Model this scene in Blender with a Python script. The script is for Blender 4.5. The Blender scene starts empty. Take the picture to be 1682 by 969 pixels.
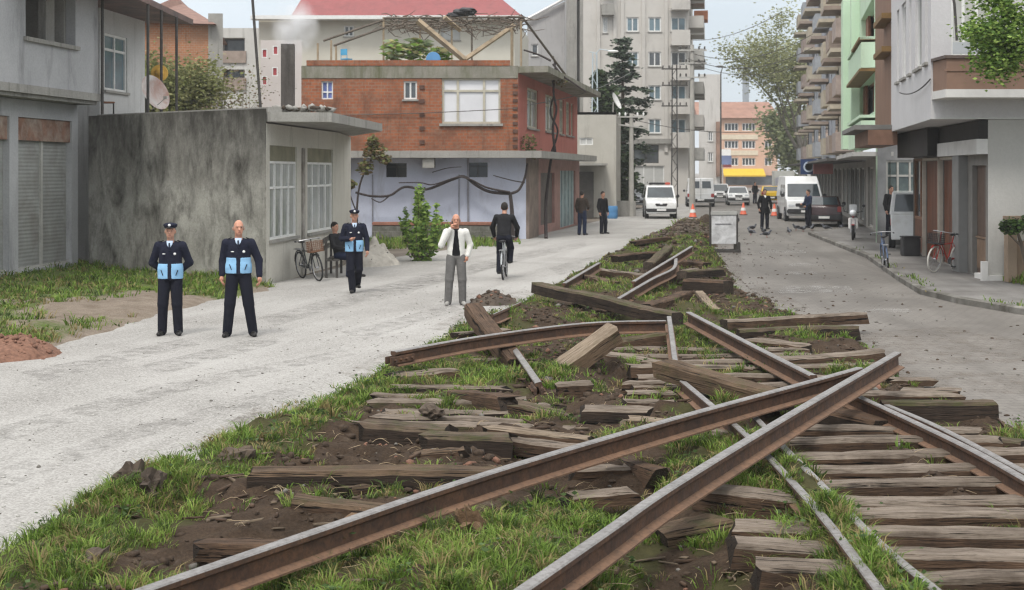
import bpy, bmesh, math, random
import numpy as np
from mathutils import Vector, Matrix, Euler

SC = bpy.context.scene
COL = SC.collection
random.seed(7)
R = math.radians

# ------------------------------------------------------------------ camera, sky, sun, exposure
F_PX, W_PX, H_PX, CX, HY, EYE = 2250.0, 1682.0, 969.0, 841.0, 282.0, 2.6
cam_d = bpy.data.cameras.new('camera')
cam = bpy.data.objects.new('camera', cam_d)
COL.objects.link(cam)
cam.location = (0, 0, EYE)
cam.rotation_euler = (R(90), 0, 0)
cam_d.sensor_width = 36.0
cam_d.lens = 36.0 * F_PX / W_PX
cam_d.shift_y = -(H_PX / 2 - HY) / W_PX
cam_d.clip_start = 0.1
cam_d.clip_end = 3000
cam_d.dof.use_dof = True
cam_d.dof.focus_distance = 14.0
cam_d.dof.aperture_fstop = 4.0
SC.camera = cam

SUN_EL, SUN_AZ = 58.0, 200.0      # soft light from high and slightly behind the camera
world = bpy.data.worlds.new('World')
SC.world = world
world.use_nodes = True
nt = world.node_tree
for n in list(nt.nodes):
    nt.nodes.remove(n)
w_out = nt.nodes.new('ShaderNodeOutputWorld')
w_bg = nt.nodes.new('ShaderNodeBackground')
w_sky = nt.nodes.new('ShaderNodeTexSky')
w_sky.sky_type = 'NISHITA'
w_sky.sun_disc = False
w_sky.sun_elevation = R(SUN_EL)
w_sky.sun_rotation = R(SUN_AZ)
w_sky.dust_density = 3.0
w_sky.air_density = 1.0
w_tc = nt.nodes.new('ShaderNodeTexCoord')
w_sep = nt.nodes.new('ShaderNodeSeparateXYZ')
nt.links.new(w_tc.outputs['Generated'], w_sep.inputs[0])
# cloud deck: overcast, brighter towards the zenith, with soft breaks of pale blue
w_ramp = nt.nodes.new('ShaderNodeValToRGB')
w_ramp.color_ramp.elements[0].position = 0.0
w_ramp.color_ramp.elements[0].color = (5.2, 6.15, 7.0, 1)
w_ramp.color_ramp.elements[1].position = 0.75
w_ramp.color_ramp.elements[1].color = (18.5, 18.4, 18.2, 1)
nt.links.new(w_sep.outputs['Z'], w_ramp.inputs[0])
w_noise = nt.nodes.new('ShaderNodeTexNoise')
w_noise.inputs['Scale'].default_value = 2.6
w_noise.inputs['Detail'].default_value = 6
w_map = nt.nodes.new('ShaderNodeMapping')
w_map.inputs['Scale'].default_value = (1, 1, 3.2)
nt.links.new(w_tc.outputs['Generated'], w_map.inputs[0])
nt.links.new(w_map.outputs[0], w_noise.inputs['Vector'])
w_cov = nt.nodes.new('ShaderNodeMapRange')
w_cov.inputs['From Min'].default_value = 0.35
w_cov.inputs['From Max'].default_value = 0.62
w_cov.inputs['To Min'].default_value = 0.62
w_cov.inputs['To Max'].default_value = 1.0
nt.links.new(w_noise.outputs['Fac'], w_cov.inputs['Value'])
w_mix = nt.nodes.new('ShaderNodeMix')
w_mix.data_type = 'RGBA'
nt.links.new(w_cov.outputs[0], w_mix.inputs['Factor'])
nt.links.new(w_sky.outputs[0], w_mix.inputs['A'])
nt.links.new(w_ramp.outputs[0], w_mix.inputs['B'])
nt.links.new(w_mix.outputs['Result'], w_bg.inputs['Color'])
w_bg.inputs['Strength'].default_value = 0.085
nt.links.new(w_bg.outputs[0], w_out.inputs[0])

sun_d = bpy.data.lights.new('sun', 'SUN')
sun_d.energy = 1.5
sun_d.angle = R(12)
sun_d.color = (1.0, 0.965, 0.91)
sun = bpy.data.objects.new('sun', sun_d)
COL.objects.link(sun)
sun.rotation_euler = (R(90 - SUN_EL), 0, R(180 - SUN_AZ))
sun.location = (0, -10, 60)

SC.view_settings.view_transform = 'Standard'
SC.view_settings.look = 'None'
SC.view_settings.exposure = 0.48
SC.view_settings.gamma = 1.0
SC.view_settings.use_curve_mapping = False
SC.cycles.use_denoising = True
SC.cycles.denoiser = 'OPENIMAGEDENOISE'
SC.cycles.denoising_input_passes = 'RGB_ALBEDO_NORMAL'
SC.cycles.denoising_prefilter = 'ACCURATE'
SC.cycles.use_adaptive_sampling = False
SC.cycles.filter_width = 1.2
SC.cycles.max_bounces = 6
SC.cycles.diffuse_bounces = 3
SC.cycles.transparent_max_bounces = 8
SC.cycles.volume_bounces = 2

# ------------------------------------------------------------------ pixel of the photograph -> place in the world
def P(px, py, h=0.0):
    """world point on the horizontal level h seen at photo pixel (px, py)"""
    y = F_PX * (EYE - h) / (py - HY)
    return Vector(((px - CX) * y / F_PX, y, h))

def D(px, py, y):
    """world point at depth y seen at photo pixel (px, py)"""
    return Vector(((px - CX) * y / F_PX, y, EYE - (py - HY) * y / F_PX))

# ------------------------------------------------------------------ numpy noise
_rng = np.random.default_rng(11)
_perm = _rng.random((256, 256))
def vnoise(x, y):
    xi = np.floor(x).astype(int); yi = np.floor(y).astype(int)
    fx = x - xi; fy = y - yi
    fx = fx * fx * (3 - 2 * fx); fy = fy * fy * (3 - 2 * fy)
    a = _perm[xi & 255, yi & 255]; b = _perm[(xi + 1) & 255, yi & 255]
    c = _perm[xi & 255, (yi + 1) & 255]; d = _perm[(xi + 1) & 255, (yi + 1) & 255]
    return (a * (1 - fx) + b * fx) * (1 - fy) + (c * (1 - fx) + d * fx) * fy
def fbm(x, y, oct=4, s=1.0):
    x = np.asarray(x, float) * s; y = np.asarray(y, float) * s
    t = 0; amp = 1; tot = 0
    for i in range(oct):
        t = t + amp * vnoise(x + 17.3 * i, y - 9.1 * i); tot += amp
        x = x * 2.03; y = y * 2.03; amp *= 0.5
    return t / tot

# ------------------------------------------------------------------ materials
MATS = {}
def _nodes(name):
    m = bpy.data.materials.new(name); m.use_nodes = True
    t = m.node_tree
    for n in list(t.nodes): t.nodes.remove(n)
    out = t.nodes.new('ShaderNodeOutputMaterial')
    b = t.nodes.new('ShaderNodeBsdfPrincipled')
    t.links.new(b.outputs[0], out.inputs[0])
    return m, t, b

def N(t, typ, **kw):
    n = t.nodes.new(typ)
    for k, v in kw.items():
        if k.startswith('_'): setattr(n, k[1:], v)
        else: n.inputs[k.replace('__', ' ')].default_value = v
    return n

def c4(c): return (c[0], c[1], c[2], 1.0)

def coords(t, mode='Object', scale=(1, 1, 1), rnd=False):
    if mode == 'World':
        g = N(t, 'ShaderNodeNewGeometry'); src = g.outputs['Position']
    else:
        g = N(t, 'ShaderNodeTexCoord'); src = g.outputs[mode]
    if rnd:
        oi = N(t, 'ShaderNodeObjectInfo')
        mu = N(t, 'ShaderNodeMath', _operation='MULTIPLY'); mu.inputs[1].default_value = 37.0
        t.links.new(oi.outputs['Random'], mu.inputs[0])
        ad = N(t, 'ShaderNodeVectorMath', _operation='ADD')
        t.links.new(src, ad.inputs[0]); t.links.new(mu.outputs[0], ad.inputs[1]); src = ad.outputs[0]
    mp = N(t, 'ShaderNodeMapping', Scale=scale)
    t.links.new(src, mp.inputs['Vector'])
    return mp.outputs[0]

def noise(t, vec, scale, detail=5, rough=0.55, dist=0.0):
    n = N(t, 'ShaderNodeTexNoise', Scale=scale, Detail=detail, Roughness=rough, Distortion=dist)
    t.links.new(vec, n.inputs['Vector'])
    return n.outputs['Fac']

def ramp(t, fac, stops):
    r = N(t, 'ShaderNodeValToRGB')
    e = r.color_ramp.elements
    while len(e) < len(stops): e.new(0.5)
    for i, (p, c) in enumerate(stops):
        e[i].position = p
        e[i].color = c4(c) if not isinstance(c, (int, float)) else (c, c, c, 1)
    t.links.new(fac, r.inputs[0])
    return r.outputs[0]

def mixc(t, fac, a, b, mode='MIX'):
    m = N(t, 'ShaderNodeMix', _data_type='RGBA', _blend_type=mode)
    for s, v in (('Factor', fac), ('A', a), ('B', b)):
        if isinstance(v, (int, float)): m.inputs[s].default_value = v
        elif isinstance(v, tuple): m.inputs[s].default_value = c4(v)
        else: t.links.new(v, m.inputs[s])
    return m.outputs['Result']

def bump(t, b, h, strength=0.4, dist=0.02):
    n = N(t, 'ShaderNodeBump', Strength=strength, Distance=dist)
    t.links.new(h, n.inputs['Height'])
    t.links.new(n.outputs[0], b.inputs['Normal'])

def mat(name, col, rough=0.8, var=0.18, scale=3.0, bmp=0.0, metal=0.0, stain=None, stain_scale=1.2, stain_amt=0.5,
        mode='Object', stretch=(1, 1, 1), spec=0.3, bscale=None, rnd=False, coat=0.0, trans=0.0):
    """weathered surface: base colour broken by two noises, optional stain colour, optional bump"""
    if name in MATS: return MATS[name]
    m, t, b = _nodes(name)
    v = coords(t, mode, stretch, rnd)
    lo = tuple(max(0, c * (1 - var)) for c in col); hi = tuple(min(1, c * (1 + var)) for c in col)
    c = ramp(t, noise(t, v, scale, 6, 0.6), [(0.3, lo), (0.7, hi)])
    if stain:
        f = ramp(t, noise(t, v, stain_scale, 7, 0.65, 0.4), [(0.5 - 0.2 * stain_amt, 0.0), (0.78 - 0.2 * stain_amt, 1.0)])
        c = mixc(t, f, c, stain)
    t.links.new(c, b.inputs['Base Color'])
    b.inputs['Roughness'].default_value = rough
    b.inputs['Metallic'].default_value = metal
    b.inputs['Specular IOR Level'].default_value = spec
    if coat: b.inputs['Coat Weight'].default_value = coat
    if trans: b.inputs['Transmission Weight'].default_value = trans
    if bmp: bump(t, b, noise(t, v, bscale or scale * 6, 6, 0.65), bmp, 0.02)
    MATS[name] = m
    return m

# ------------------------------------------------------------------ mesh builder
class MB:
    def __init__(s): s.v = []; s.f = []; s.m = []
    def add(s, vs, fs, mi=0, M=None):
        o = len(s.v)
        if M is not None: vs = [M @ Vector(p) for p in vs]
        s.v.extend(tuple(p) for p in vs)
        s.f.extend(tuple(i + o for i in f) for f in fs)
        s.m.extend([mi] * len(fs) if isinstance(mi, int) else list(mi))
        return s
    def box(s, c, d, rz=0.0, M=None, mi=0, bev=0.0, tilt=None):
        x, y, z = d[0] / 2, d[1] / 2, d[2] / 2
        A = Matrix.Translation(Vector(c)) @ (tilt.to_matrix().to_4x4() if tilt else Matrix.Rotation(rz, 4, 'Z'))
        if M is not None: A = M @ A
        if bev <= 0:
            vs = [(-x, -y, -z), (x, -y, -z), (x, y, -z), (-x, y, -z), (-x, -y, z), (x, -y, z), (x, y, z), (-x, y, z)]
            fs = [(0, 3, 2, 1), (4, 5, 6, 7), (0, 1, 5, 4), (1, 2, 6, 5), (2, 3, 7, 6), (3, 0, 4, 7)]
            return s.add(vs, fs, mi, A)
        bm = bmesh.new(); bmesh.ops.create_cube(bm, size=1)
        for v in bm.verts: v.co = (v.co.x * d[0], v.co.y * d[1], v.co.z * d[2])
        bmesh.ops.bevel(bm, geom=bm.edges[:], offset=bev, segments=2, affect='EDGES')
        s.bm(bm, A, mi)
        return s
    def bm(s, bm, A=None, mi=0):
        bm.verts.ensure_lookup_table(); bm.verts.index_update()
        s.add([v.co.copy() for v in bm.verts], [[v.index for v in f.verts] for f in bm.faces], mi, A)
        bm.free(); return s
    def box2(s, a, b, M=None, mi=0, bev=0.0):
        a = Vector(a); b = Vector(b)
        d = [abs(b[i] - a[i]) for i in range(3)]
        return s.box((a + b) / 2, d, 0, M, mi, bev)
    def tube(s, pts, r, seg=8, M=None, mi=0, cap=True, closed=False):
        pts = [Vector(p) for p in pts]; n = len(pts)
        rs = r if isinstance(r, (list, tuple)) else [r] * n
        vs = []; up0 = None
        for i, p in enumerate(pts):
            if closed: d = pts[(i + 1) % n] - pts[i - 1]
            else: d = pts[min(i + 1, n - 1)] - pts[max(i - 1, 0)]
            if d.length < 1e-9: d = Vector((0, 0, 1))
            d.normalize()
            if up0 is None:
                up0 = Vector((0, 0, 1)) if abs(d.z) < 0.9 else Vector((1, 0, 0))
            u = d.cross(up0)
            if u.length < 1e-6: u = d.orthogonal()
            u.normalize(); w = u.cross(d).normalized(); up0 = w
            for k in range(seg):
                a = 2 * math.pi * k / seg
                vs.append(p + (u * math.cos(a) + w * math.sin(a)) * rs[i])
        fs = []
        for i in range(n if closed else n - 1):
            j = (i + 1) % n
            for k in range(seg):
                l = (k + 1) % seg
                fs.append((i * seg + k, i * seg + l, j * seg + l, j * seg + k))
        if cap and not closed:
            fs.append(tuple(reversed(range(seg)))); fs.append(tuple(range((n - 1) * seg, n * seg)))
        return s.add(vs, fs, mi, M)
    def lathe(s, prof, seg=16, M=None, mi=0):
        """prof: (radius, z) list, around local z"""
        vs = []; n = len(prof)
        for r, z in prof:
            for k in range(seg):
                a = 2 * math.pi * k / seg
                vs.append((r * math.cos(a), r * math.sin(a), z))
        fs = [(i * seg + k, i * seg + (k + 1) % seg, (i + 1) * seg + (k + 1) % seg, (i + 1) * seg + k) for i in range(n - 1) for k in range(seg)]
        fs.append(tuple(reversed(range(seg)))); fs.append(tuple(range((n - 1) * seg, n * seg)))
        return s.add(vs, fs, mi, M)
    def prism(s, poly, z0, z1, M=None, mi=0):
        """poly in xy, extruded in z"""
        n = len(poly)
        ar = sum(poly[i][0] * poly[(i + 1) % n][1] - poly[(i + 1) % n][0] * poly[i][1] for i in range(n))
        if ar < 0: poly = list(reversed(poly))
        vs = [(x, y, z0) for x, y in poly] + [(x, y, z1) for x, y in poly]
        fs = [tuple(reversed(range(n))), tuple(range(n, 2 * n))] + [(i, (i + 1) % n, n + (i + 1) % n, n + i) for i in range(n)]
        return s.add(vs, fs, mi, M)
    def ell(s, c, r, seg=12, rings=8, M=None, mi=0, jit=0.0, rng=random):
        vs = [(c[0], c[1], c[2] + r[2])]; fs = []
        for i in range(1, rings):
            a = math.pi * i / rings
            for k in range(seg):
                b = 2 * math.pi * k / seg; j = 1 + rng.uniform(-jit, jit)
                vs.append((c[0] + r[0] * math.sin(a) * math.cos(b) * j, c[1] + r[1] * math.sin(a) * math.sin(b) * j, c[2] + r[2] * math.cos(a) * j))
        vs.append((c[0], c[1], c[2] - r[2]))
        for k in range(seg): fs.append((0, 1 + k, 1 + (k + 1) % seg))
        for i in range(rings - 2):
            for k in range(seg):
                a = 1 + i * seg + k; b = 1 + i * seg + (k + 1) % seg
                fs.append((a, a + seg, b + seg, b))
        e = len(vs) - 1; o = 1 + (rings - 2) * seg
        for k in range(seg): fs.append((e, o + (k + 1) % seg, o + k))
        return s.add(vs, fs, mi, M)
    def build(s, name, mats, parent=None, smooth=False, bevel=0.0):
        me = bpy.data.meshes.new(name)
        me.from_pydata(s.v, [], s.f)
        if not isinstance(mats, (list, tuple)): mats = [mats]
        for m in mats: me.materials.append(m)
        if len(mats) > 1: me.polygons.foreach_set('material_index', s.m)
        if smooth is True: me.polygons.foreach_set('use_smooth', [True] * len(me.polygons))
        me.validate(); me.update()
        if smooth not in (True, False): 
            me.polygons.foreach_set('use_smooth', [True] * len(me.polygons)); me.set_sharp_from_angle(angle=R(smooth))
        o = bpy.data.objects.new(name, me); COL.objects.link(o)
        if parent is not None: o.parent = parent
        if bevel:
            b = o.modifiers.new('bevel', 'BEVEL'); b.width = bevel; b.segments = 2; b.limit_method = 'ANGLE'
        return o

def np_mesh(name, verts, tris=None, quads=None, mats=None, parent=None, smooth=False, mi=None):
    me = bpy.data.meshes.new(name)
    V = np.asarray(verts, np.float32)
    me.vertices.add(len(V)); me.vertices.foreach_set('co', V.ravel())
    k = 3 if tris is not None else 4
    Fc = np.asarray(tris if tris is not None else quads, np.int32)
    me.loops.add(Fc.size); me.loops.foreach_set('vertex_index', Fc.ravel())
    me.polygons.add(len(Fc))
    me.polygons.foreach_set('loop_start', np.arange(0, Fc.size, k, dtype=np.int32))
    me.polygons.foreach_set('loop_total', np.full(len(Fc), k, np.int32))
    for m in (mats if isinstance(mats, (list, tuple)) else [mats]): me.materials.append(m)
    if mi is not None: me.polygons.foreach_set('material_index', np.asarray(mi, np.int32))
    if smooth: me.polygons.foreach_set('use_smooth', np.ones(len(Fc), bool))
    me.update(calc_edges=True)
    o = bpy.data.objects.new(name, me); COL.objects.link(o)
    if parent is not None: o.parent = parent
    return o

def tag(o, label=None, cat=None, group=None, kind=None):
    if label: o['label'] = label
    if cat: o['category'] = cat
    if group: o['group'] = group
    if kind: o['kind'] = kind
    return o
def thing(name, loc, rz=0.0, label=None, cat=None, group=None):
    o = bpy.data.objects.new(name, None); COL.objects.link(o)
    o.empty_display_size = 0.3
    o.location = loc; o.rotation_euler = (0, 0, rz)
    return tag(o, label, cat, group)
def kids(o): return [c for c in o.children]
def copy_tree(o, parent=None):
    c = o.copy(); COL.objects.link(c)
    c.parent = parent
    for ch in kids(o): copy_tree(ch, c)
    return c

# ------------------------------------------------------------------ smooth bodies: signed distance field -> surface nets
def _cone(Px, a, b, ra, rb, sy=1.0):
    a = np.array(a, float); b = np.array(b, float)
    q = Px.copy(); 
    d = b - a; L = max(np.dot(d, d), 1e-9)
    t = np.clip(((q - a) @ d) / L, 0, 1)
    e = q - (a + t[..., None] * d)
    e = e * np.array([1, 1 / sy, 1])
    return np.sqrt((e * e).sum(-1)) - (ra + (rb - ra) * t)
def _ell(Px, c, r):
    e = (Px - np.array(c, float)) / np.array(r, float)
    k0 = np.sqrt((e * e).sum(-1)) + 1e-9
    e2 = e / np.array(r, float)
    k1 = np.sqrt((e2 * e2).sum(-1)) + 1e-9
    return k0 * (k0 - 1) / k1
def smin(a, b, k):
    if k <= 0: return np.minimum(a, b)
    h = np.clip(0.5 + 0.5 * (b - a) / k, 0, 1)
    return b * (1 - h) + a * h - k * h * (1 - h)
def sdf_mesh(prims, voxel=0.014, k=0.02, cuts=(), grow=0.0):
    """prims: ('c', a, b, ra, rb, sy) | ('e', centre, radii) | ('-e', ...) carve; cuts: functions of points giving a distance to intersect with"""
    lo = np.array([1e9] * 3); hi = -lo
    for p in prims:
        if p[0] == 'c':
            for q, r in ((p[1], p[3]), (p[2], p[4])):
                lo = np.minimum(lo, np.array(q) - r * max(1, p[5])); hi = np.maximum(hi, np.array(q) + r * max(1, p[5]))
        elif p[0] == 'e':
            lo = np.minimum(lo, np.array(p[1]) - np.array(p[2])); hi = np.maximum(hi, np.array(p[1]) + np.array(p[2]))
    lo = lo - 3 * voxel - grow; hi = hi + 3 * voxel + grow
    n = np.ceil((hi - lo) / voxel).astype(int) + 1
    ax = [lo[i] + voxel * np.arange(n[i]) for i in range(3)]
    G = np.stack(np.meshgrid(*ax, indexing='ij'), -1)
    f = None
    for p in prims:
        d = _cone(G, *p[1:6]) if p[0] == 'c' else _ell(G, p[1], p[2])
        kk = p[6] if (p[0] == 'c' and len(p) > 6) else (p[3] if (p[0] != 'c' and len(p) > 3) else k)
        if p[0] == '-e': f = -smin(-f, d, kk)
        else: f = d if f is None else smin(f, d, kk)
    f = f - grow
    for c in cuts: f = np.maximum(f, c(G))
    s = f < 0
    nx, ny, nz = f.shape
    sl = lambda i, j, l: (slice(i, nx - 1 + i), slice(j, ny - 1 + j), slice(l, nz - 1 + l))
    corners = [(0, 0, 0), (1, 0, 0), (0, 1, 0), (1, 1, 0), (0, 0, 1), (1, 0, 1), (0, 1, 1), (1, 1, 1)]
    cnt = sum(s[sl(*c)].astype(int) for c in corners)
    act = (cnt > 0) & (cnt < 8)
    I = np.argwhere(act)
    acc = np.zeros((len(I), 3)); num = np.zeros(len(I))
    ed = [(a, b) for a in range(8) for b in range(a + 1, 8) if sum(abs(corners[a][q] - corners[b][q]) for q in range(3)) == 1]
    for a, b in ed:
        ca, cb = np.array(corners[a]), np.array(corners[b])
        fa = f[tuple((I + ca).T)]; fb = f[tuple((I + cb).T)]
        m = (fa < 0) != (fb < 0)
        t = np.where(m, fa / np.where(m, fa - fb, 1), 0)
        acc += np.where(m[:, None], ca + t[:, None] * (cb - ca), 0); num += m
    V = lo + voxel * (I + acc / num[:, None])
    idx = -np.ones(act.shape, int); idx[act] = np.arange(len(I))
    Q = []
    for axn in range(3):
        u, w = (axn + 1) % 3, (axn + 2) % 3
        a = [slice(None)] * 3; b = [slice(None)] * 3
        a[axn] = slice(0, -1); b[axn] = slice(1, None)
        sa, sb = s[tuple(a)], s[tuple(b)]
        E = np.argwhere(sa != sb)
        E = E[(E[:, u] > 0) & (E[:, w] > 0) & (E[:, u] < f.shape[u] - 1) & (E[:, w] < f.shape[w] - 1)]
        flip = ~sa[tuple(E.T)]
        du = np.zeros(3, int); du[u] = 1; dw = np.zeros(3, int); dw[w] = 1
        q = np.stack([idx[tuple((E - du - dw).T)], idx[tuple((E - dw).T)], idx[tuple(E.T)], idx[tuple((E - du).T)]], 1)
        q[flip] = q[flip][:, ::-1]
        Q.append(q)
    Q = np.concatenate(Q)
    Q = Q[(Q >= 0).all(1)]
    return V, Q

def profile_sweep(mb, prof, pts, mis, M=None, up=Vector((0, 0, 1)), roll=0.0):
    """sweep a closed profile (x across, y up) along pts; mis: material index per profile edge"""
    pts = [Vector(p) for p in pts]; n = len(pts); k = len(prof); vs = []
    for i, p in enumerate(pts):
        d = (pts[min(i + 1, n - 1)] - pts[max(i - 1, 0)]).normalized()
        u = d.cross(up).normalized(); w = u.cross(d).normalized()
        if roll: 
            q = Matrix.Rotation(roll, 3, d); u = q @ u; w = q @ w
        for x, y in prof: vs.append(p + u * x + w * y)
    fs = []; mi = []
    for i in range(n - 1):
        for j in range(k):
            l = (j + 1) % k
            fs.append((i * k + j, i * k + l, (i + 1) * k + l, (i + 1) * k + j)); mi.append(mis[j])
    fs.append(tuple(reversed(range(k)))); mi.append(mis[0])
    fs.append(tuple(range((n - 1) * k, n * k))); mi.append(mis[0])
    mb.add(vs, fs, mi, M)
# ================================================================== GROUND
def ground_mat(name, base, pale, dark, fine=60.0, bmp=0.5, patch=0.35, rough=0.9, pebble=None, bd=0.01, brick=None):
    m, t, b = _nodes(name)
    v = coords(t, 'World')
    c = ramp(t, noise(t, v, patch, 5, 0.6), [(0.30, dark), (0.5, base), (0.72, pale)])
    ro = N(t, 'ShaderNodeMapping'); ro.inputs['Rotation'].default_value = (0, 0, R(14 if pebble else 6)); t.links.new(coords(t, 'World'), ro.inputs['Vector'])
    s2 = N(t, 'ShaderNodeMapping'); s2.inputs['Scale'].default_value = (1.0, 0.11, 1.0); t.links.new(ro.outputs[0], s2.inputs['Vector']); st = s2.outputs[0]
    c = mixc(t, ramp(t, noise(t, st, 1.1, 6, 0.65, 0.5), [(0.42, 0.0), (0.68, 0.75)]), c, dark)
    f2 = noise(t, v, fine, 4, 0.7)
    c = mixc(t, ramp(t, f2, [(0.3, 0.55), (0.72, 1.0)]), tuple(x * 0.45 for x in base), c)
    h = f2
    if pebble:
        vo = N(t, 'ShaderNodeTexVoronoi', Scale=pebble); t.links.new(v, vo.inputs['Vector'])
        c = mixc(t, ramp(t, vo.outputs['Color'], [(0.25, 0.0), (0.8, 0.5)]), c, tuple(min(1, x * 1.25) for x in pale))
        mm = N(t, 'ShaderNodeMath', _operation='SUBTRACT'); t.links.new(f2, mm.inputs[0]); t.links.new(vo.outputs['Distance'], mm.inputs[1]); h = mm.outputs[0]
    if brick:
        rot = N(t, 'ShaderNodeMapping'); rot.inputs['Rotation'].default_value = (0, 0, R(-7)); t.links.new(v, rot.inputs['Vector'])
        br = N(t, 'ShaderNodeTexBrick', Scale=1.0); br.inputs['Color1'].default_value = (1, 1, 1, 1); br.inputs['Color2'].default_value = (.8, .8, .8, 1)
        br.inputs['Mortar'].default_value = (.45, .45, .45, 1); br.inputs['Mortar Size'].default_value = 0.012
        br.inputs['Brick Width'].default_value = 0.22; br.inputs['Row Height'].default_value = 0.16
        t.links.new(rot.outputs[0], br.inputs['Vector'])
        c = mixc(t, 0.5, c, br.outputs['Color'], 'MULTIPLY')
    t.links.new(c, b.inputs['Base Color'])
    b.inputs['Roughness'].default_value = rough
    b.inputs['Specular IOR Level'].default_value = 0.25
    bump(t, b, h, bmp, bd)
    return m

M_earth = ground_mat('bare_earth', (0.16, 0.135, 0.11), (0.25, 0.22, 0.18), (0.09, 0.075, 0.06))
M_gravel = ground_mat('pale_gravel', (0.325, 0.313, 0.294), (0.385, 0.374, 0.355), (0.19, 0.18, 0.165), fine=95, bmp=0.5, patch=0.3, pebble=55, bd=0.008)
M_asphalt = ground_mat('worn_road', (0.205, 0.188, 0.168), (0.255, 0.237, 0.215), (0.122, 0.110, 0.097), fine=45, bmp=0.25, patch=0.22, rough=0.7, bd=0.006, brick=True)
M_pave = ground_mat('pavement_concrete', (0.20, 0.19, 0.178), (0.26, 0.25, 0.235), (0.115, 0.106, 0.097), fine=30, bmp=0.3, patch=0.7, bd=0.006)

def interp(tab, y):
    ys = [p[0] for p in tab]; xs = [p[1] for p in tab]
    return np.interp(y, ys, xs)
# edges of the dug-up track strip: (Y, X)
L_EDGE = [(4, -3.9), (8.5, -3.75), (9.8, -3.55), (11.3, -3.35), (14.3, -2.65), (18.4, -1.7), (22.7, -0.9), (29.5, 0.6), (37, 2.05), (46, 4.2), (53, 5.9), (64, 8.4), (75, 10.4)]
R_EDGE = [(4, 5.4), (14, 5.3), (16, 5.1), (18, 5.0), (21, 5.5), (24.6, 5.35), (29.5, 5.2), (37, 5.75), (46, 6.9), (53, 7.9), (64, 9.4), (75, 11.0)]

def smooth(a, b, x):
    t = np.clip((x - a) / (b - a), 0, 1); return t * t * (3 - 2 * t)
def gau(x, y, cx, cy, sx, sy): return np.exp(-((x - cx) / sx) ** 2 - ((y - cy) / sy) ** 2)
def bed_z(x, y):
    x = np.asarray(x, float); y = np.asarray(y, float)
    l = interp(L_EDGE, y) + 0.55 * (fbm(y, y * 0 + 3, 4, 1.3) - 0.5)
    r = interp(R_EDGE, y) + 0.9 * (fbm(y, y * 0 + 40, 4, 1.1) - 0.5)
    e = np.minimum(smooth(0, 0.5, x - l), smooth(0, 0.7, r - x))
    h = 0.10 + 0.17 * (fbm(x, y, 4, 0.9) - 0.5) + 0.16 * (fbm(x + 50, y, 4, 3.2) - 0.5) + 0.05 * (fbm(x, y + 70, 3, 11) - 0.5)
    h = h + 0.07 * (1 - 2 * np.abs(fbm(x + 11, y + 5, 3, 3.6) - 0.5) * 2.2) * np.clip(fbm(x, y + 33, 3, 1.1) * 3 - 1.0, 0, 1) - .02
    lad = smooth(2.35, 2.6, x) * smooth(5.0, 4.5, x) * smooth(14.6, 14.0, y)
    h = h * (1 - lad) + lad * (0.02 + 0.07 * (fbm(x, y, 4, 3) - 0.5))
    h = h + 0.15 * gau(x, y, 2.2, 9.0, 0.17, 3.4) + 0.16 * gau(x, y, 3.42, 11.5, 0.17, 2.4) + 0.07 * gau(x, y, 4.5, 9.5, .7, 1.2)
    h = h + smooth(27, 42, y) * (.22 + .5 * (fbm(x + 3, y + 8, 4, .8) - .45))
    for px_, py_, sx_, sy_, dp in PITS: h = h - dp * gau(x, y, px_, py_, sx_, sy_)
    h = h + 0.13 * gau(x, y, -3.05, 10.9, 0.35, 0.8) + 0.1 * gau(x, y, -0.1, 8.2, 0.8, 0.9) + 0.10 * gau(x, y, 0.2, 23.5, 0.9, 2) + .12 * gau(x, y, 1.8, 27, 1, 4)
    h = np.maximum(h, -0.34)
    return h * e - 0.05 * (1 - e)
PITS = [(1.0, 8.5, .42, 1.1, .34), (.85, 10.6, .5, .7, .24), (2.9, 13.7, .75, .3, .34), (1.75, 9.9, .35, .22, .34), (-.9, 12.85, .8, .22, .22), (-1.5, 11.55, .8, .25, .2), (-1.7, 9.2, .6, .3, .16), (.3, 12.2, .5, .4, .16), (.5, 14.6, .45, .3, .16), (1.5, 16.6, .4, .4, .16), (-2.6, 10.4, .35, .3, .2), (.3, 20.5, .6, .8, .16), (1.8, 22.6, .7, .8, .18), (3.4, 16.0, .6, .4, .12)]
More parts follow.
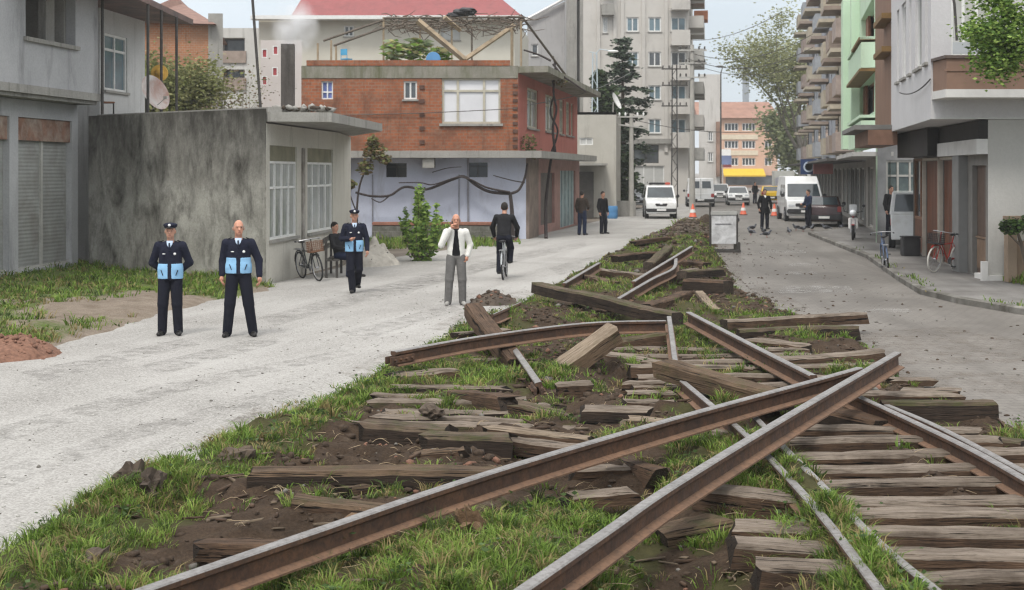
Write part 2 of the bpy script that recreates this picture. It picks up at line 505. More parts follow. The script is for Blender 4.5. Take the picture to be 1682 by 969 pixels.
def veg(x, y):
    """0..1 how much grass grows here"""
    x = np.asarray(x, float); y = np.asarray(y, float)
    l = interp(L_EDGE, y); r = interp(R_EDGE, y)
    g = 1.9 * (fbm(x, y, 4, 0.9) - 0.5) + 1.7 * (fbm(x + 31, y + 7, 3, 2.6) - 0.5) - 0.03
    g = g + 0.85 * np.exp(-((x - l - 0.35) / 0.75) ** 2) * smooth(34, 24, y)
    g = g + 0.95 * gau(x, y, 2.2, 8.8, 0.26, 3.6) + 0.75 * gau(x, y, -0.3, 8.3, 1.3, 1.2) - 0.75 * gau(x, y, -1.3, 12.3, 0.95, 1.0)
    g = g + 0.6 * gau(x, y, 0.35, 9.6, .5, .8) - 0.9 * gau(x, y, 1.05, 8.6, .35, 1.6) - 0.5 * gau(x, y, .6, 11.4, .6, .6) - 0.9 * gau(x, y, 3.0, 10.6, .45, 3.5)
    g = g - 0.5 * gau(x, y, -1.2, 9.7, 1.0, .5) + 0.6 * gau(x, y, 1.9, 12.0, .5, 1.0) + 0.5 * gau(x, y, 0.9, 15.9, .5, .8) + .6 * gau(x, y, 3.0, 19.5, .5, 2.2)
    g = g + 0.5 * gau(x, y, -.5, 15.2, 1.0, 1.6) + 0.55 * gau(x, y, 2.6, 29, 1.6, 5) + 0.5 * gau(x, y, 4.9, 12.9, .5, .5) + .5 * gau(x, y, 0.2, 17.6, .8, .7) + .25 * smooth(30, 38, y) - 0.5 * smooth(47, 54, y) - 0.4 * gau(x, y, .6, 23.0, .9, 1.2)
    return np.clip(g * 2.0 + 0.12, 0, 1) * smooth(-0.1, 0.12, x - l) * smooth(-0.1, 0.25, r - x)

# ---- one sheet to the horizon, then the roads on it
def sheet(name, poly, z, m, kind='structure', n=None):
    mb = MB(); mb.add([(x, y, z) for x, y in poly], [tuple(range(len(poly)))])
    o = mb.build(name, m); tag(o, kind=kind); return o
Lh = [(x + .55, y) for y, x in L_EDGE if y < 46]; Rh = [(x - .6, y) for y, x in R_EDGE if y < 46]; TIP = (5.4, 47.0)
# (the sheets stop under the rims of the dug strip, whose own soil reaches lower)
mb = MB(); n1 = [(-1200, -55), (0, -55), (0, 3.9)] + [(-3.0, 4.0)] + Lh[1:] + [TIP, (10.6, 2200), (-1200, 2200)]; n2 = [(0, -55), (1200, -55), (1200, 2200), (10.6, 2200), TIP] + Rh[:0:-1] + [(4.8, 4.0), (0, 3.9)]
mb.add([(x, y, -.06) for x, y in n1 + n2], [tuple(range(len(n1))), tuple(range(len(n1), len(n1) + len(n2)))]); o = mb.build('ground', M_earth); tag(o, kind='structure')
sheet('gravel_road', [(-9.5, -5), (-3.2, -5)] + Lh + [TIP, (9.6, 72), (30, 160), (28.5, 200), (24, 200), (20.5, 160), (4.5, 72), (-0.3, 50.5), (-4.2, 40), (-5.9, 30), (-8.0, 22), (-9.5, 15)], 0.0, M_gravel)
sheet('asphalt_road', [(4.8, -5), (40, -5), (40, 205), (27.5, 205), (9.3, 70), TIP] + Rh[::-1], 0.004, M_asphalt)
sheet('far_crossing', [(-60, 200), (80, 200), (80, 222), (-60, 222)], 0.002, M_asphalt)

def field(name, xs_of, ys, zf, mats, maskf, kind='structure'):
    """heightfield; stores the grass cover as a mask for its own material"""
    nx = 170
    Y = np.repeat(np.array(ys)[:, None], nx, 1)
    tt = np.linspace(0, 1, nx)[None, :]
    lo, hi = xs_of(np.array(ys))
    X = lo[:, None] * (1 - tt) + hi[:, None] * tt
    Z = zf(X, Y)
    V = np.stack([X, Y, Z], -1).reshape(-1, 3)
    n = len(ys)
    i = np.arange(n - 1)[:, None] * nx + np.arange(nx - 1)[None, :]
    Q = np.stack([i, i + 1, i + nx + 1, i + nx], -1).reshape(-1, 4)
    o = np_mesh(name, V, quads=Q, mats=mats, smooth=True)
    at = o.data.attributes.new('cover', 'FLOAT', 'POINT')
    at.data.foreach_set('value', maskf(X, Y).ravel().astype(np.float32))
    return tag(o, kind=kind)

def turf_mat(name, soil, soil2, green, green2, pale=(0.32, 0.29, 0.24)):
    m, t, b = _nodes(name)
    v = coords(t, 'World')
    s = ramp(t, noise(t, v, 3.0, 6, 0.65), [(0.3, soil), (0.62, soil2), (0.8, pale)])
    s = mixc(t, ramp(t, noise(t, v, 45, 3, 0.7), [(0.35, 0.0), (0.7, 0.6)]), s, tuple(x * 0.4 for x in soil))
    g = ramp(t, noise(t, v, 9, 5, 0.7), [(0.3, green), (0.7, green2)])
    a = N(t, 'ShaderNodeAttribute', _attribute_name='cover')
    f = N(t, 'ShaderNodeMath', _operation='ADD'); t.links.new(a.outputs['Fac'], f.inputs[0])
    nn = N(t, 'ShaderNodeMapRange'); nn.inputs['To Min'].default_value = -0.45; nn.inputs['To Max'].default_value = 0.35
    t.links.new(noise(t, v, 14, 4, 0.7), nn.inputs['Value']); t.links.new(nn.outputs[0], f.inputs[1])
    c = mixc(t, ramp(t, f.outputs[0], [(0.35, 0.0), (0.65, 1.0)]), s, g)
    t.links.new(c, b.inputs['Base Color']); b.inputs['Roughness'].default_value = 0.95; b.inputs['Specular IOR Level'].default_value = 0.15
    bump(t, b, noise(t, v, 30, 6, 0.75), 0.9, 0.03)
    return m
M_bed = turf_mat('track_soil', (0.040, 0.027, 0.018), (0.085, 0.058, 0.039), (0.043, 0.042, 0.017), (0.075, 0.069, 0.030), (0.15, 0.118, 0.086))
ys = []; y = 4.0
while y < 76: ys.append(y); y += 0.045 + max(0, y - 8) * 0.005
field('track_bed', lambda y: (interp(L_EDGE, y) - 0.6, interp(R_EDGE, y) + 0.8), ys, bed_z, M_bed, veg)

# ---- grassy verge in front of the shuttered building and the stained wall
V_EDGE = [(14, -7.3), (17, -6.9), (17.8, -6.75), (19.3, -6.75), (22.2, -6.35), (25.7, -6.0), (28.8, -5.25), (31.0, -5.15), (32.5, -5.5), (40, -5.6)]
def verge_z(x, y):
    e = smooth(0, 0.9, interp(V_EDGE, y) + 0.7 * (fbm(y, y * 0 + 9, 3, 0.8) - 0.5) - x) * smooth(16.2, 18.0, y)
    h = 0.10 + 0.16 * (fbm(x, y, 4, 0.7) - 0.5) + 0.12 * (fbm(x, y + 20, 4, 2.6) - 0.5) + 0.10 * smooth(-9, -12, x)
    return np.maximum(h, 0.015) * e - 0.05 * (1 - e)
def verge_cover(x, y):
    g = 1.2 * (fbm(x + 3, y, 4, 0.6) - 0.5) + 0.62 + 0.5 * smooth(27, 30, y) - 0.95 * gau(x, y, -7.6, 24.5, 1.3, 2.0) - 0.8 * gau(x, y, -6.8, 27.5, 1.0, 1.6) + 0.5 * smooth(20.5, 18.5, y)
    return np.clip(g * 1.6, 0, 1) * smooth(0.1, 0.7, interp(V_EDGE, y) - x)
M_verge = turf_mat('verge_soil', (0.19, 0.15, 0.115), (0.30, 0.25, 0.20), (0.075, 0.10, 0.032), (0.12, 0.145, 0.05))
field('grass_verge', lambda y: (interp(V_EDGE, y) * 0 - 17.0, interp(V_EDGE, y) + 0.8), list(np.arange(15.0, 37.0, 0.12)), verge_z, M_verge, verge_cover)

# ---- grass blades
def leafmat(name, col, var=0.35, scale=4.0, trans=0.25):
    m, t, b = _nodes(name)
    v = coords(t, 'World')
    lo = tuple(c * (1 - var) for c in col); hi = tuple(c * (1 + var) for c in col)
    c = ramp(t, noise(t, v, scale, 4, 0.7), [(0.3, lo), (0.7, hi)])
    t.links.new(c, b.inputs['Base Color']); b.inputs['Roughness'].default_value = 0.7; b.inputs['Specular IOR Level'].default_value = 0.2
    if trans:
        tr = N(t, 'ShaderNodeBsdfTranslucent'); t.links.new(c, tr.inputs['Color'])
        mx = N(t, 'ShaderNodeMixShader', Fac=trans); t.links.new(b.outputs[0], mx.inputs[1]); t.links.new(tr.outputs[0], mx.inputs[2])
        t.links.new(mx.outputs[0], t.nodes['Material Output'].inputs[0])
    return m
M_blade = [leafmat('grass_green', (0.12, 0.20, 0.032)), leafmat('grass_fresh', (0.19, 0.265, 0.055)), leafmat('grass_dry', (0.25, 0.20, 0.09)), leafmat('grass_olive', (0.065, 0.10, 0.028))]
def blades(name, XY, zf, hmin, hmax, wid, seed, probs=(0.40, 0.28, 0.12, 0.20)):
    rg = np.random.default_rng(seed); n = len(XY)
    x, y = XY[:, 0], XY[:, 1]; z = zf(x, y) - 0.01
    clump = fbm(x, y, 3, 2.2)
    hh = (hmin + (hmax - hmin) * rg.random(n) ** 1.6) * (0.45 + 1.15 * clump)
    az = rg.random(n) * 2 * np.pi; lean = (0.15 + 0.75 * rg.random(n)) * hh
    w = wid * (0.7 + 0.6 * rg.random(n)) * (1 + np.maximum(0, y - 10) * 0.055)
    fa = rg.random(n) * 2 * np.pi
    ux, uy = np.cos(fa) * w / 2, np.sin(fa) * w / 2
    dx, dy = np.cos(az) * lean, np.sin(az) * lean
    V = np.zeros((n, 5, 3))
    V[:, 0] = np.stack([x - ux, y - uy, z], 1); V[:, 1] = np.stack([x + ux, y + uy, z], 1)
    V[:, 2] = np.stack([x + dx * .35 - ux * .75, y + dy * .35 - uy * .75, z + hh * .62], 1); V[:, 3] = np.stack([x + dx * .35 + ux * .75, y + dy * .35 + uy * .75, z + hh * .62], 1)
    V[:, 4] = np.stack([x + dx, y + dy, z + hh * (1 - 0.35 * lean / hh)], 1)
    b = np.arange(n)[:, None] * 5
    T = np.concatenate([b + [0, 1, 3], b + [0, 3, 2], b + [2, 3, 4]], 1).reshape(-1, 3)
    pr = np.cumsum(probs); mi = np.searchsorted(pr, rg.random(n) * 0.999 * pr[-1])
    return tag(np_mesh(name, V.reshape(-1, 3), tris=T, mats=M_blade, mi=np.repeat(mi, 3)), kind='stuff')
rg = np.random.default_rng(5)
def tufts(name, tx, ty, zf, seed, r=(.02, .10), nb=(10, 34), h=(.05, .17), wid=.008, spread=1.0):
    """clumps of blades: every tuft has its own size, height and colour"""
    rt = np.random.default_rng(seed); n = len(tx)
    k = (rt.integers(nb[0], nb[1], n) * np.clip(13.0 / np.maximum(ty, 6), .35, 1.3)).astype(int)
    R_ = (r[0] + (r[1] - r[0]) * rt.random(n) ** 1.5) * (1 + .02 * ty); Hh = h[0] + (h[1] - h[0]) * rt.random(n) ** 2.4
    kind = rt.choice(4, n, p=(.36, .24, .20, .20))
    I = np.repeat(np.arange(n), k); m_ = len(I)
    a = rt.random(m_) * 6.283; q = np.sqrt(rt.random(m_)); x = tx[I] + np.cos(a) * q * R_[I]; y = ty[I] + np.sin(a) * q * R_[I]
    z = zf(x, y) - .01; hh = Hh[I] * (.5 + .6 * rt.random(m_)); lean = hh * (.25 + .55 * q + .35 * rt.random(m_)); az = a + rt.normal(0, .6, m_)
    w = wid * (.6 + .7 * rt.random(m_)) * (1 + np.maximum(0, y - 10) * .06); fa = rt.random(m_) * 6.283
    ux, uy = np.cos(fa) * w / 2, np.sin(fa) * w / 2; dx, dy = np.cos(az) * lean, np.sin(az) * lean
    V = np.zeros((m_, 5, 3))
    V[:, 0] = np.stack([x - ux, y - uy, z], 1); V[:, 1] = np.stack([x + ux, y + uy, z], 1)
    V[:, 2] = np.stack([x + dx * .35 - ux * .8, y + dy * .35 - uy * .8, z + hh * .62], 1); V[:, 3] = np.stack([x + dx * .35 + ux * .8, y + dy * .35 + uy * .8, z + hh * .62], 1)
    V[:, 4] = np.stack([x + dx, y + dy, z + hh * .8], 1)
    b = np.arange(m_)[:, None] * 5; T = np.concatenate([b + [0, 1, 3], b + [0, 3, 2], b + [2, 3, 4]], 1).reshape(-1, 3)
    mi = np.where(rt.random(m_) < .8, kind[I], rt.integers(0, 4, m_))
    return tag(np_mesh(name, V.reshape(-1, 3), tris=T, mats=M_blade, mi=np.repeat(mi, 3)), kind='stuff')
TX, TY = [], []
for y0, y1, n in ((6.6, 9.5, 9500), (9.5, 12.5, 8500), (12.5, 17, 9000), (17, 24, 8500), (24, 48, 9000)):
    yy = rg.uniform(y0, y1, n); xx = interp(L_EDGE, yy) - .1 + rg.random(n) * (interp(R_EDGE, yy) - interp(L_EDGE, yy) + .2)
    k = veg(xx, yy) ** 1.2 * np.clip(fbm(xx, yy, 2, 3.0) * 3.0 - .8, 0.03, 1) > rg.random(n)
    TX.append(xx[k]); TY.append(yy[k])
TX, TY = np.concatenate(TX), np.concatenate(TY)
tufts('grass', TX, TY, bed_z, 1)
n = 9000
yy = rg.uniform(16.3, 36.4, n); xx = rg.uniform(-16.5, -5, n)
k = verge_cover(xx, yy) * np.clip(fbm(xx, yy, 3, 2.0) * 3 - .6, 0.05, 1) > rg.random(n)
tufts('grass', xx[k], yy[k], verge_z, 2, r=(.04, .16), nb=(14, 44), h=(.07, .24), wid=.010)
# ---- clods and stones
def rocks(name, X, Y, S, zf, mats, mi, seed):
    bm = bmesh.new(); bmesh.ops.create_icosphere(bm, subdivisions=1, radius=1)
    bv = np.array([v.co[:] for v in bm.verts]); bf = np.array([[v.index for v in f.verts] for f in bm.faces]); bm.free()
    rg = np.random.default_rng(seed); n = len(X); k = len(bv)
    J = 1 + 0.45 * (rg.random((n, k, 1)) - 0.5) * 1.4
    sc = S[:, None, None] * (0.6 + 0.8 * rg.random((n, 1, 3))) * np.array([1, 1, 0.7])
    V = bv[None] * J * sc
    a = rg.random(n) * 6.28; ca, sa = np.cos(a)[:, None], np.sin(a)[:, None]
    V = np.stack([V[..., 0] * ca - V[..., 1] * sa, V[..., 0] * sa + V[..., 1] * ca, V[..., 2]], -1)
    V += np.stack([X, Y, zf(X, Y) + S * 0.15], -1)[:, None, :]
    T = (bf[None] + (np.arange(n) * k)[:, None, None]).reshape(-1, 3)
    return np_mesh(name, V.reshape(-1, 3), tris=T, mats=mats, mi=np.repeat(mi, len(bf)))
M_clod = mat('soil_clod', (0.06, 0.041, 0.028), 0.95, 0.4, 25, 0.6, mode='World')
M_stone = mat('grey_stone', (0.135, 0.125, 0.11), 0.85, 0.35, 8, 0.3, mode='World')
M_redclod = mat('reddish_soil', (0.19, 0.10, 0.068), 0.95, 0.35, 20, 0.6, mode='World')
n = 26000
yy = 6.5 + 44 * rg.random(n) ** 1.5; xx = interp(L_EDGE, yy) + rg.random(n) * (interp(R_EDGE, yy) - interp(L_EDGE, yy))
k = (1 - veg(xx, yy)) * np.clip(fbm(xx, yy + 90, 3, 1.7) * 3 - 0.9, 0, 1) > rg.random(n)
xx, yy = xx[k], yy[k]; n = len(xx)
S = (0.010 + 0.034 * rg.random(n) ** 3.5) * (1 + 0.02 * yy)
tag(rocks('loose_soil', xx, yy, S, bed_z, [M_clod, M_stone, M_redclod], np.searchsorted([0.84, 0.92, 1.01], rg.random(n)), 3), kind='stuff')
n = 2600
yy = 7 + 24 * rg.random(n) ** 1.3; e = rg.random(n) ** 2
xx = np.where(rg.random(n) < 0.35, interp(L_EDGE, yy) - 2.2 * e, rg.uniform(-8, 0, n) )
k = (xx < interp(L_EDGE, yy) - .05) & (xx > interp(V_EDGE, yy)); xx, yy = xx[k], yy[k]; n = len(xx)
tag(rocks('road_gravel', xx, yy, 0.006 + 0.016 * rg.random(n) ** 4, lambda x, y: x * 0, [mat('gravel_stone', (0.34, 0.33, 0.305), 0.9, 0.2, 6, 0, mode='World'), M_stone], (rg.random(n) > 0.75).astype(int), 4), kind='stuff')
n = 1200
yy = rg.uniform(14, 60, n); xx = interp(R_EDGE, yy) + 3.2 * rg.random(n) ** 3
tag(rocks('road_grit', xx, yy, 0.010 + 0.03 * rg.random(n) ** 3, lambda x, y: x * 0, [M_clod, M_stone], (rg.random(n) > 0.5).astype(int), 6), kind='stuff')

# ---- straw and torn roots lying on the soil
mb = MB(); rr = random.Random(4)
for cx, cy, sp, num in ((-1.9, 10.6, .7, 60), (-0.6, 9.0, .5, 60), (0.5, 8.3, .4, 50), (-1.4, 12.6, .7, 50), (0.0, 13.3, .8, 50), (1.2, 8.6, .4, 70), (3.4, 10.8, .35, 40), (0.6, 15, 1, 60), (0, 18, 1.2, 50), (0.9, 11, .7, 70)):
    for _ in range(num):
        bend = rr.uniform(-.6, .6)
        x = rr.gauss(cx, sp); y = rr.gauss(cy, sp); z = float(bed_z(x, y)) + 0.01
        a = rr.uniform(0, 6.28); L = rr.uniform(0.05, 0.22); lift = rr.uniform(0.0, 0.05)
        p = [(x + L * q * math.cos(a + bend * q), y + L * q * math.sin(a + bend * q), z + lift * math.sin(q * 2.6)) for q in (0, .3, .6, 1)]
        mb.tube(p, [0.0022, 0.0021, 0.0018, 0.001], 4, cap=False)
tag(mb.build('dry_straw', mat('dry_straw', (0.36, 0.28, 0.18), 0.9, 0.3, 10, mode='World')), kind='stuff')

# ---- heap of dug earth at the far end of the strip
def heap(name, cx, cy, rx, ry, h, seed, mats, label, cat, clods=260, cs=0.13, rz=0.0, sharp=1.6):
    rgl = np.random.default_rng(seed); n = 44
    u = np.linspace(-1.15, 1.15, n); X, Y = np.meshgrid(u, u)
    rr2 = np.sqrt(X * X + Y * Y) * (1 + 0.5 * (fbm(X + seed, Y, 3, 1.6) - 0.5))
    Z = h * np.clip(1 - rr2, 0, 1) ** (1 / sharp) * (0.75 + 0.7 * (fbm(X + 9, Y + seed, 4, 3) - 0.25)) - 0.05
    c, s = math.cos(rz), math.sin(rz)
    V = np.stack([c * X * rx - s * Y * ry, s * X * rx + c * Y * ry, Z], -1).reshape(-1, 3)
    i = np.arange(n - 1)[:, None] * n + np.arange(n - 1)[None]
    Q = np.stack([i, i + 1, i + n + 1, i + n], -1).reshape(-1, 4)
    o = np_mesh(name, V, quads=Q, mats=mats[0], smooth=False)
    o.location = (cx, cy, 0.02)
    tag(o, label, cat)
    k = rgl.choice(len(V), clods, p=(np.clip(V[:, 2], 0, None) + 0.02) / (np.clip(V[:, 2], 0, None) + 0.02).sum())
    S = cs * (0.25 + 0.9 * rgl.random(clods) ** 2.5)
    zz = V[k, 2]
    cl = rocks('clod', V[k, 0], V[k, 1], S, lambda x, y: zz, [mats[0], mats[-1]], (rgl.random(clods) > 0.8).astype(int), seed)
    cl.parent = o; tag(cl, kind='stuff')
    return o
M_heap = mat('dug_earth', (0.105, 0.08, 0.06), 0.95, 0.4, 3, 0.8, stain=(0.045, 0.034, 0.026), mode='World', bscale=12)
a = P(1128, 404); heap('rubble_heap', a.x + .35, a.y + 3, 1.15, 7.0, .95, 21, [M_heap, M_clod], 'heap of dug earth and broken stones beside the white barrier board', 'rubble heap', 900, .105, R(-14))
rt = np.random.default_rng(77); hx = a.x + .1 + rt.normal(0, .75, 260); hy = a.y + rt.normal(-1.5, 3.2, 260)
k = (hx > interp(L_EDGE, hy) + .3) & (hx < interp(R_EDGE, hy) - .5); hx, hy = hx[k], hy[k]
tufts('weeds', hx, hy, lambda x, y: .02 + .62 * np.exp(-(((x - a.x - .3 - .25 * (y - a.y - 3)) / .8) ** 2 + ((y - a.y - 3) / 5.2) ** 2)), 78, r=(.05, .16), nb=(20, 40), h=(.12, .4), wid=.014)
a = P(-14, 592); heap('soil_heap', a.x, a.y + .5, 0.75, 0.8, 0.38, 8, [M_redclod, M_redclod], 'small heap of reddish soil at the edge of the grassy verge', 'soil heap', 160, .05)
a = P(612, 436); heap('sand_heap', a.x, a.y + .6, 0.75, 1.2, 0.75, 15, [mat('pale_sand', (0.42, 0.39, 0.34), .95, .2, 6, .5, mode='World'), M_stone], 'small heap of pale sand against the low stone wall', 'sand heap', 60, .04)
a = P(812, 497); heap('soil_heap', a.x, a.y, 0.45, 0.7, 0.26, 33, [M_heap, M_redclod], 'low heap of brown clods behind the tilted dark timber', 'soil heap', 120, .06)

# ---- chips and splinters of rotten timber
def chips(seed, n):
    rt = np.random.default_rng(seed); y = 7 + 26 * rt.random(n) ** 1.3; x = interp(L_EDGE, y) + .5 + rt.random(n) * (interp(R_EDGE, y) - interp(L_EDGE, y) - .9)
    k = fbm(x, y + 12, 3, 1.2) > .47; x, y = x[k], y[k]; n = len(x)
    L = .03 + .26 * rt.random(n) ** 2.5; w = .012 + .035 * rt.random(n) ** 2; h = .008 + .02 * rt.random(n); a = rt.normal(0, 1.0, n); pitch = rt.normal(0, .12, n)
    B = np.array([(-1, -1, -1), (1, -1, -1), (1, 1, -1), (-1, 1, -1), (-1, -1, 1), (1, -1, 1), (1, 1, 1), (-1, 1, 1)], float) * .5
    V = B[None] * np.stack([L, w, h], 1)[:, None, :] * (1 + .5 * (rt.random((n, 8, 3)) - .5))
    V[..., 2] += V[..., 0] * np.sin(pitch)[:, None]
    ca, sa = np.cos(a)[:, None], np.sin(a)[:, None]
    V = np.stack([V[..., 0] * ca - V[..., 1] * sa + x[:, None], V[..., 0] * sa + V[..., 1] * ca + y[:, None], V[..., 2] + (bed_z(x, y) + .015)[:, None]], -1)
    Q = np.array([(0, 3, 2, 1), (4, 5, 6, 7), (0, 1, 5, 4), (1, 2, 6, 5), (2, 3, 7, 6), (3, 0, 4, 7)])
    return np_mesh('wood_chips', V.reshape(-1, 3), quads=(Q[None] + (np.arange(n) * 8)[:, None, None]).reshape(-1, 4), mats=[mat('chip_dark', (.07, .045, .03), .9, .4, 12, mode='World'), mat('chip_pale', (.125, .095, .066), .9, .4, 12, mode='World')], mi=np.repeat((rt.random(n) > .6).astype(int), 6))
tag(chips(5, 2200), kind='stuff')
# ================================================================== RAILS AND TIMBERS
def wood_mat(name, c1, c2, dark, moss=None, mossy=0.0):
    m, t, b = _nodes(name)
    v = coords(t, 'Object', (0.5, 9, 9), True); w = coords(t, 'Object', (1, 1, 1), True)
    c = ramp(t, noise(t, v, 3.0, 6, 0.65, 0.3), [(0.28, c1), (0.72, c2)])
    c = mixc(t, ramp(t, noise(t, v, 9.0, 4, 0.7), [(0.52, 0.0), (0.66, 0.85)]), c, dark)
    c = mixc(t, ramp(t, noise(t, w, 2.4, 5, 0.65), [(0.42, 0.0), (0.7, 0.75)]), c, dark)
    if mossy: c = mixc(t, ramp(t, noise(t, w, 3.3, 6, 0.7), [(0.62 - mossy * .3, 0.0), (0.76 - mossy * .3, 0.8)]), c, moss)
    t.links.new(c, b.inputs['Base Color']); b.inputs['Roughness'].default_value = 0.88; b.inputs['Specular IOR Level'].default_value = 0.2
    ck = ramp(t, noise(t, coords(t, 'Object', (.3, 12, 12), True), 3.0, 3, .6), [(.33, 0.0), (.39, 1.0)])
    c = mixc(t, ck, tuple(x * .35 for x in dark), c); t.links.new(c, b.inputs['Base Color'])
    hm = N(t, 'ShaderNodeMath', _operation='ADD'); t.links.new(noise(t, v, 7.0, 6, 0.7), hm.inputs[0]); t.links.new(ck, hm.inputs[1])
    bump(t, b, hm.outputs[0], 0.9, 0.02)
    return m
M_wtop = wood_mat('weathered_skylit_wood', (0.155, 0.122, 0.095), (0.275, 0.23, 0.186), (0.058, 0.042, 0.030))  # tops paler: real weathering plus sky light put into the colour
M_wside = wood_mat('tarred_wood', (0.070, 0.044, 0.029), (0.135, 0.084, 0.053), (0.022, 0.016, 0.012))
M_wmoss = wood_mat('soiled_wood', (0.085, 0.06, 0.042), (0.15, 0.113, 0.08), (0.036, 0.026, 0.019), (0.06, 0.062, 0.024), 0.55)
M_wtar = wood_mat('black_tarred_wood', (0.030, 0.022, 0.017), (0.066, 0.046, 0.033), (0.012, 0.010, 0.009))
M_wend = wood_mat('sawn_end', (0.03, 0.022, 0.017), (0.075, 0.056, 0.042), (0.014, 0.011, 0.009))
M_wpale = wood_mat('pale_wood', (0.20, 0.152, 0.108), (0.31, 0.25, 0.185), (0.10, 0.072, 0.05))
M_wbrown = wood_mat('brown_wood', (0.10, 0.066, 0.041), (0.155, 0.106, 0.068), (0.045, 0.031, 0.021), (0.06, 0.058, 0.024), 0.3)

SLEEPERS = 'old timber sleepers torn from or still lying in the track'
def timber(A, B, w=0.24, t=0.17, label=None, seed=0, top=None, side=None, rough=0.0075, twist=0.0, name='timber_sleeper', chew=0.05):
    """squared timber whose top face runs from A to B (centre of each end)"""
    A = Vector(A); B = Vector(B); L = (B - A).length; rr = random.Random(seed * 13 + 5)
    n = max(6, int(L / 0.14)); prof = [(-.5, -1), (.5, -1), (.5, -.16), (.40, 0), (-.40, 0), (-.5, -.16)]
    mb = MB(); k = len(prof); ph = rr.uniform(0, 9)
    ring = []
    for i in range(n + 1):
        x = L * i / n - L / 2
        e = min(i, n - i) / n
        sag = 0.012 * math.sin(ph + 2.1 * x)
        for (py, pz) in prof:
            jx = rr.uniform(-chew, chew) * (1 if i in (0, n) else 0)
            shr = 1 - (0.06 * rr.random() if i in (0, n) else 0)
            ring.append((x + jx, (py * w + rr.uniform(-rough, rough)) * shr, pz * t * shr + sag + rr.uniform(-rough, rough) * (0.8 if pz > -.5 else 0.2)))
    fs = []; mi = []
    for i in range(n):
        for j in range(k):
            l = (j + 1) % k
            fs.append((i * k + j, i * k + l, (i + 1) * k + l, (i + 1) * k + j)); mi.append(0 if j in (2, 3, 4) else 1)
    fs.append(tuple(reversed(range(k)))); mi.append(2)
    fs.append(tuple(range(n * k, (n + 1) * k))); mi.append(2)
    mb.add(ring, fs, mi)
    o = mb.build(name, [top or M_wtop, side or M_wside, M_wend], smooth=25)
    d = (B - A).normalized()
    u = Vector((0, 0, 1)).cross(d).normalized(); z = d.cross(u)
    M = Matrix((d, u, z)).transposed().to_4x4()
    if twist: M = M @ Matrix.Rotation(twist, 4, 'X')
    o.matrix_world = Matrix.Translation((A + B) / 2) @ M
    return tag(o, label, 'railway sleeper', SLEEPERS)

# --- ladder of sleepers under the curving track: from the bottom edge of the photo away from the camera
ORD = ['first', 'second', 'third', 'fourth', 'fifth', 'sixth', 'seventh', 'eighth', 'ninth', 'tenth', 'eleventh', 'twelfth', 'thirteenth', 'fourteenth']
lad_y = [7.72, 8.18, 8.66, 9.14, 9.64, 10.14, 10.66, 11.18, 11.72, 12.28, 12.85]
rr = random.Random(3)
for i, y in enumerate(lad_y):
    x0 = 2.30 + rr.uniform(-.04, .04) + (0.1 if i > 6 else 0); x1 = 4.55 + rr.uniform(-.25, .2)
    z = 0.20 + rr.uniform(-.015, .012); dy = rr.uniform(-.04, .04)
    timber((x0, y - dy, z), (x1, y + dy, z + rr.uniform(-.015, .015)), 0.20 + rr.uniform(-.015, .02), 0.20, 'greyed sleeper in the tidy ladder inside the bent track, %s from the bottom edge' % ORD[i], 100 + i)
stub = [(8.44, 1.50, 2.12), (8.92, 1.42, 2.12), (9.36, 1.50, 2.1), (10.42, 1.42, 2.12)]
for i, (y, x0, x1) in enumerate(stub):
    timber((x0, y, 0.20 + .02 * (i == 3)), (x1, y - (.22 if i == 3 else .05), 0.175), 0.27, 0.17, 'pale sleeper end stub poking out beside the long crossing rails, %s from the bottom edge' % ORD[i], 130 + i)
far_y = [15.1, 15.75, 16.4, 17.05, 17.7, 18.35, 19.0]
for i, y in enumerate(far_y):
    x0 = 1.30 + rr.uniform(-.1, .25); x1 = 4.45 + rr.uniform(-.5, .5); z = 0.17 + rr.uniform(-.02, .02)
    timber((x0, y, z), (x1, y + rr.uniform(-.12, .12), z), 0.24, 0.15, 'half buried sleeper beyond the raised rail tips under the bent track, %s away' % ORD[i], 150 + i)
# --- row still lying in the vanished second track
row = [(13.3, -1.45, .9), (13.75, -1.35, .2), (14.2, -1.5, 0.2), (14.65, -1.4, .5), (15.15, -1.45, 0.1), (15.75, -1.25, -.05), (16.4, -1.35, -.1), (17.2, -1.0, .15), (18.1, -0.7, .3)]
for i, (y, x0, x1) in enumerate(row):
    timber((x0 + rr.uniform(-.1, .1), y, .150 + rr.uniform(-.03, .02)), (x1, y + rr.uniform(-.12, .12), .115 + rr.uniform(-.03, .02)), 0.19 + rr.uniform(-.02, .03), 0.15,
           'soil covered sleeper in the row beside the gravel edge, %s beyond the dug hollow' % ORD[i], 170 + i, side=M_wmoss if i % 3 == 0 else M_wtar, rough=.012, chew=.12)

def tp(ax, ay, ah, bx, by, bh, lab, seed, **kw): return timber(P(ax, ay, ah), P(bx, by, bh), label=lab, seed=seed, **kw)
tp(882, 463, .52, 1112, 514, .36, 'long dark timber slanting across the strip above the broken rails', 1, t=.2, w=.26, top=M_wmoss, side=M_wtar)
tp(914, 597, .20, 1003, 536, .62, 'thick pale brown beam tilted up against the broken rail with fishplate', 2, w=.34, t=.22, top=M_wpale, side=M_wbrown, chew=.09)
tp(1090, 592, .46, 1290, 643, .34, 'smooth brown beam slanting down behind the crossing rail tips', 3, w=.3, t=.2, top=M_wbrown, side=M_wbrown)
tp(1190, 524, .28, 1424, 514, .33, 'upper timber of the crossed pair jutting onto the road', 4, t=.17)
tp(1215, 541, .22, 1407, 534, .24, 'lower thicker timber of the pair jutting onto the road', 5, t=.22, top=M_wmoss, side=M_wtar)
tp(1268, 588, .22, 1452, 573, .30, 'dark timber end pointing at the road behind the raised rail tips', 6, t=.19)
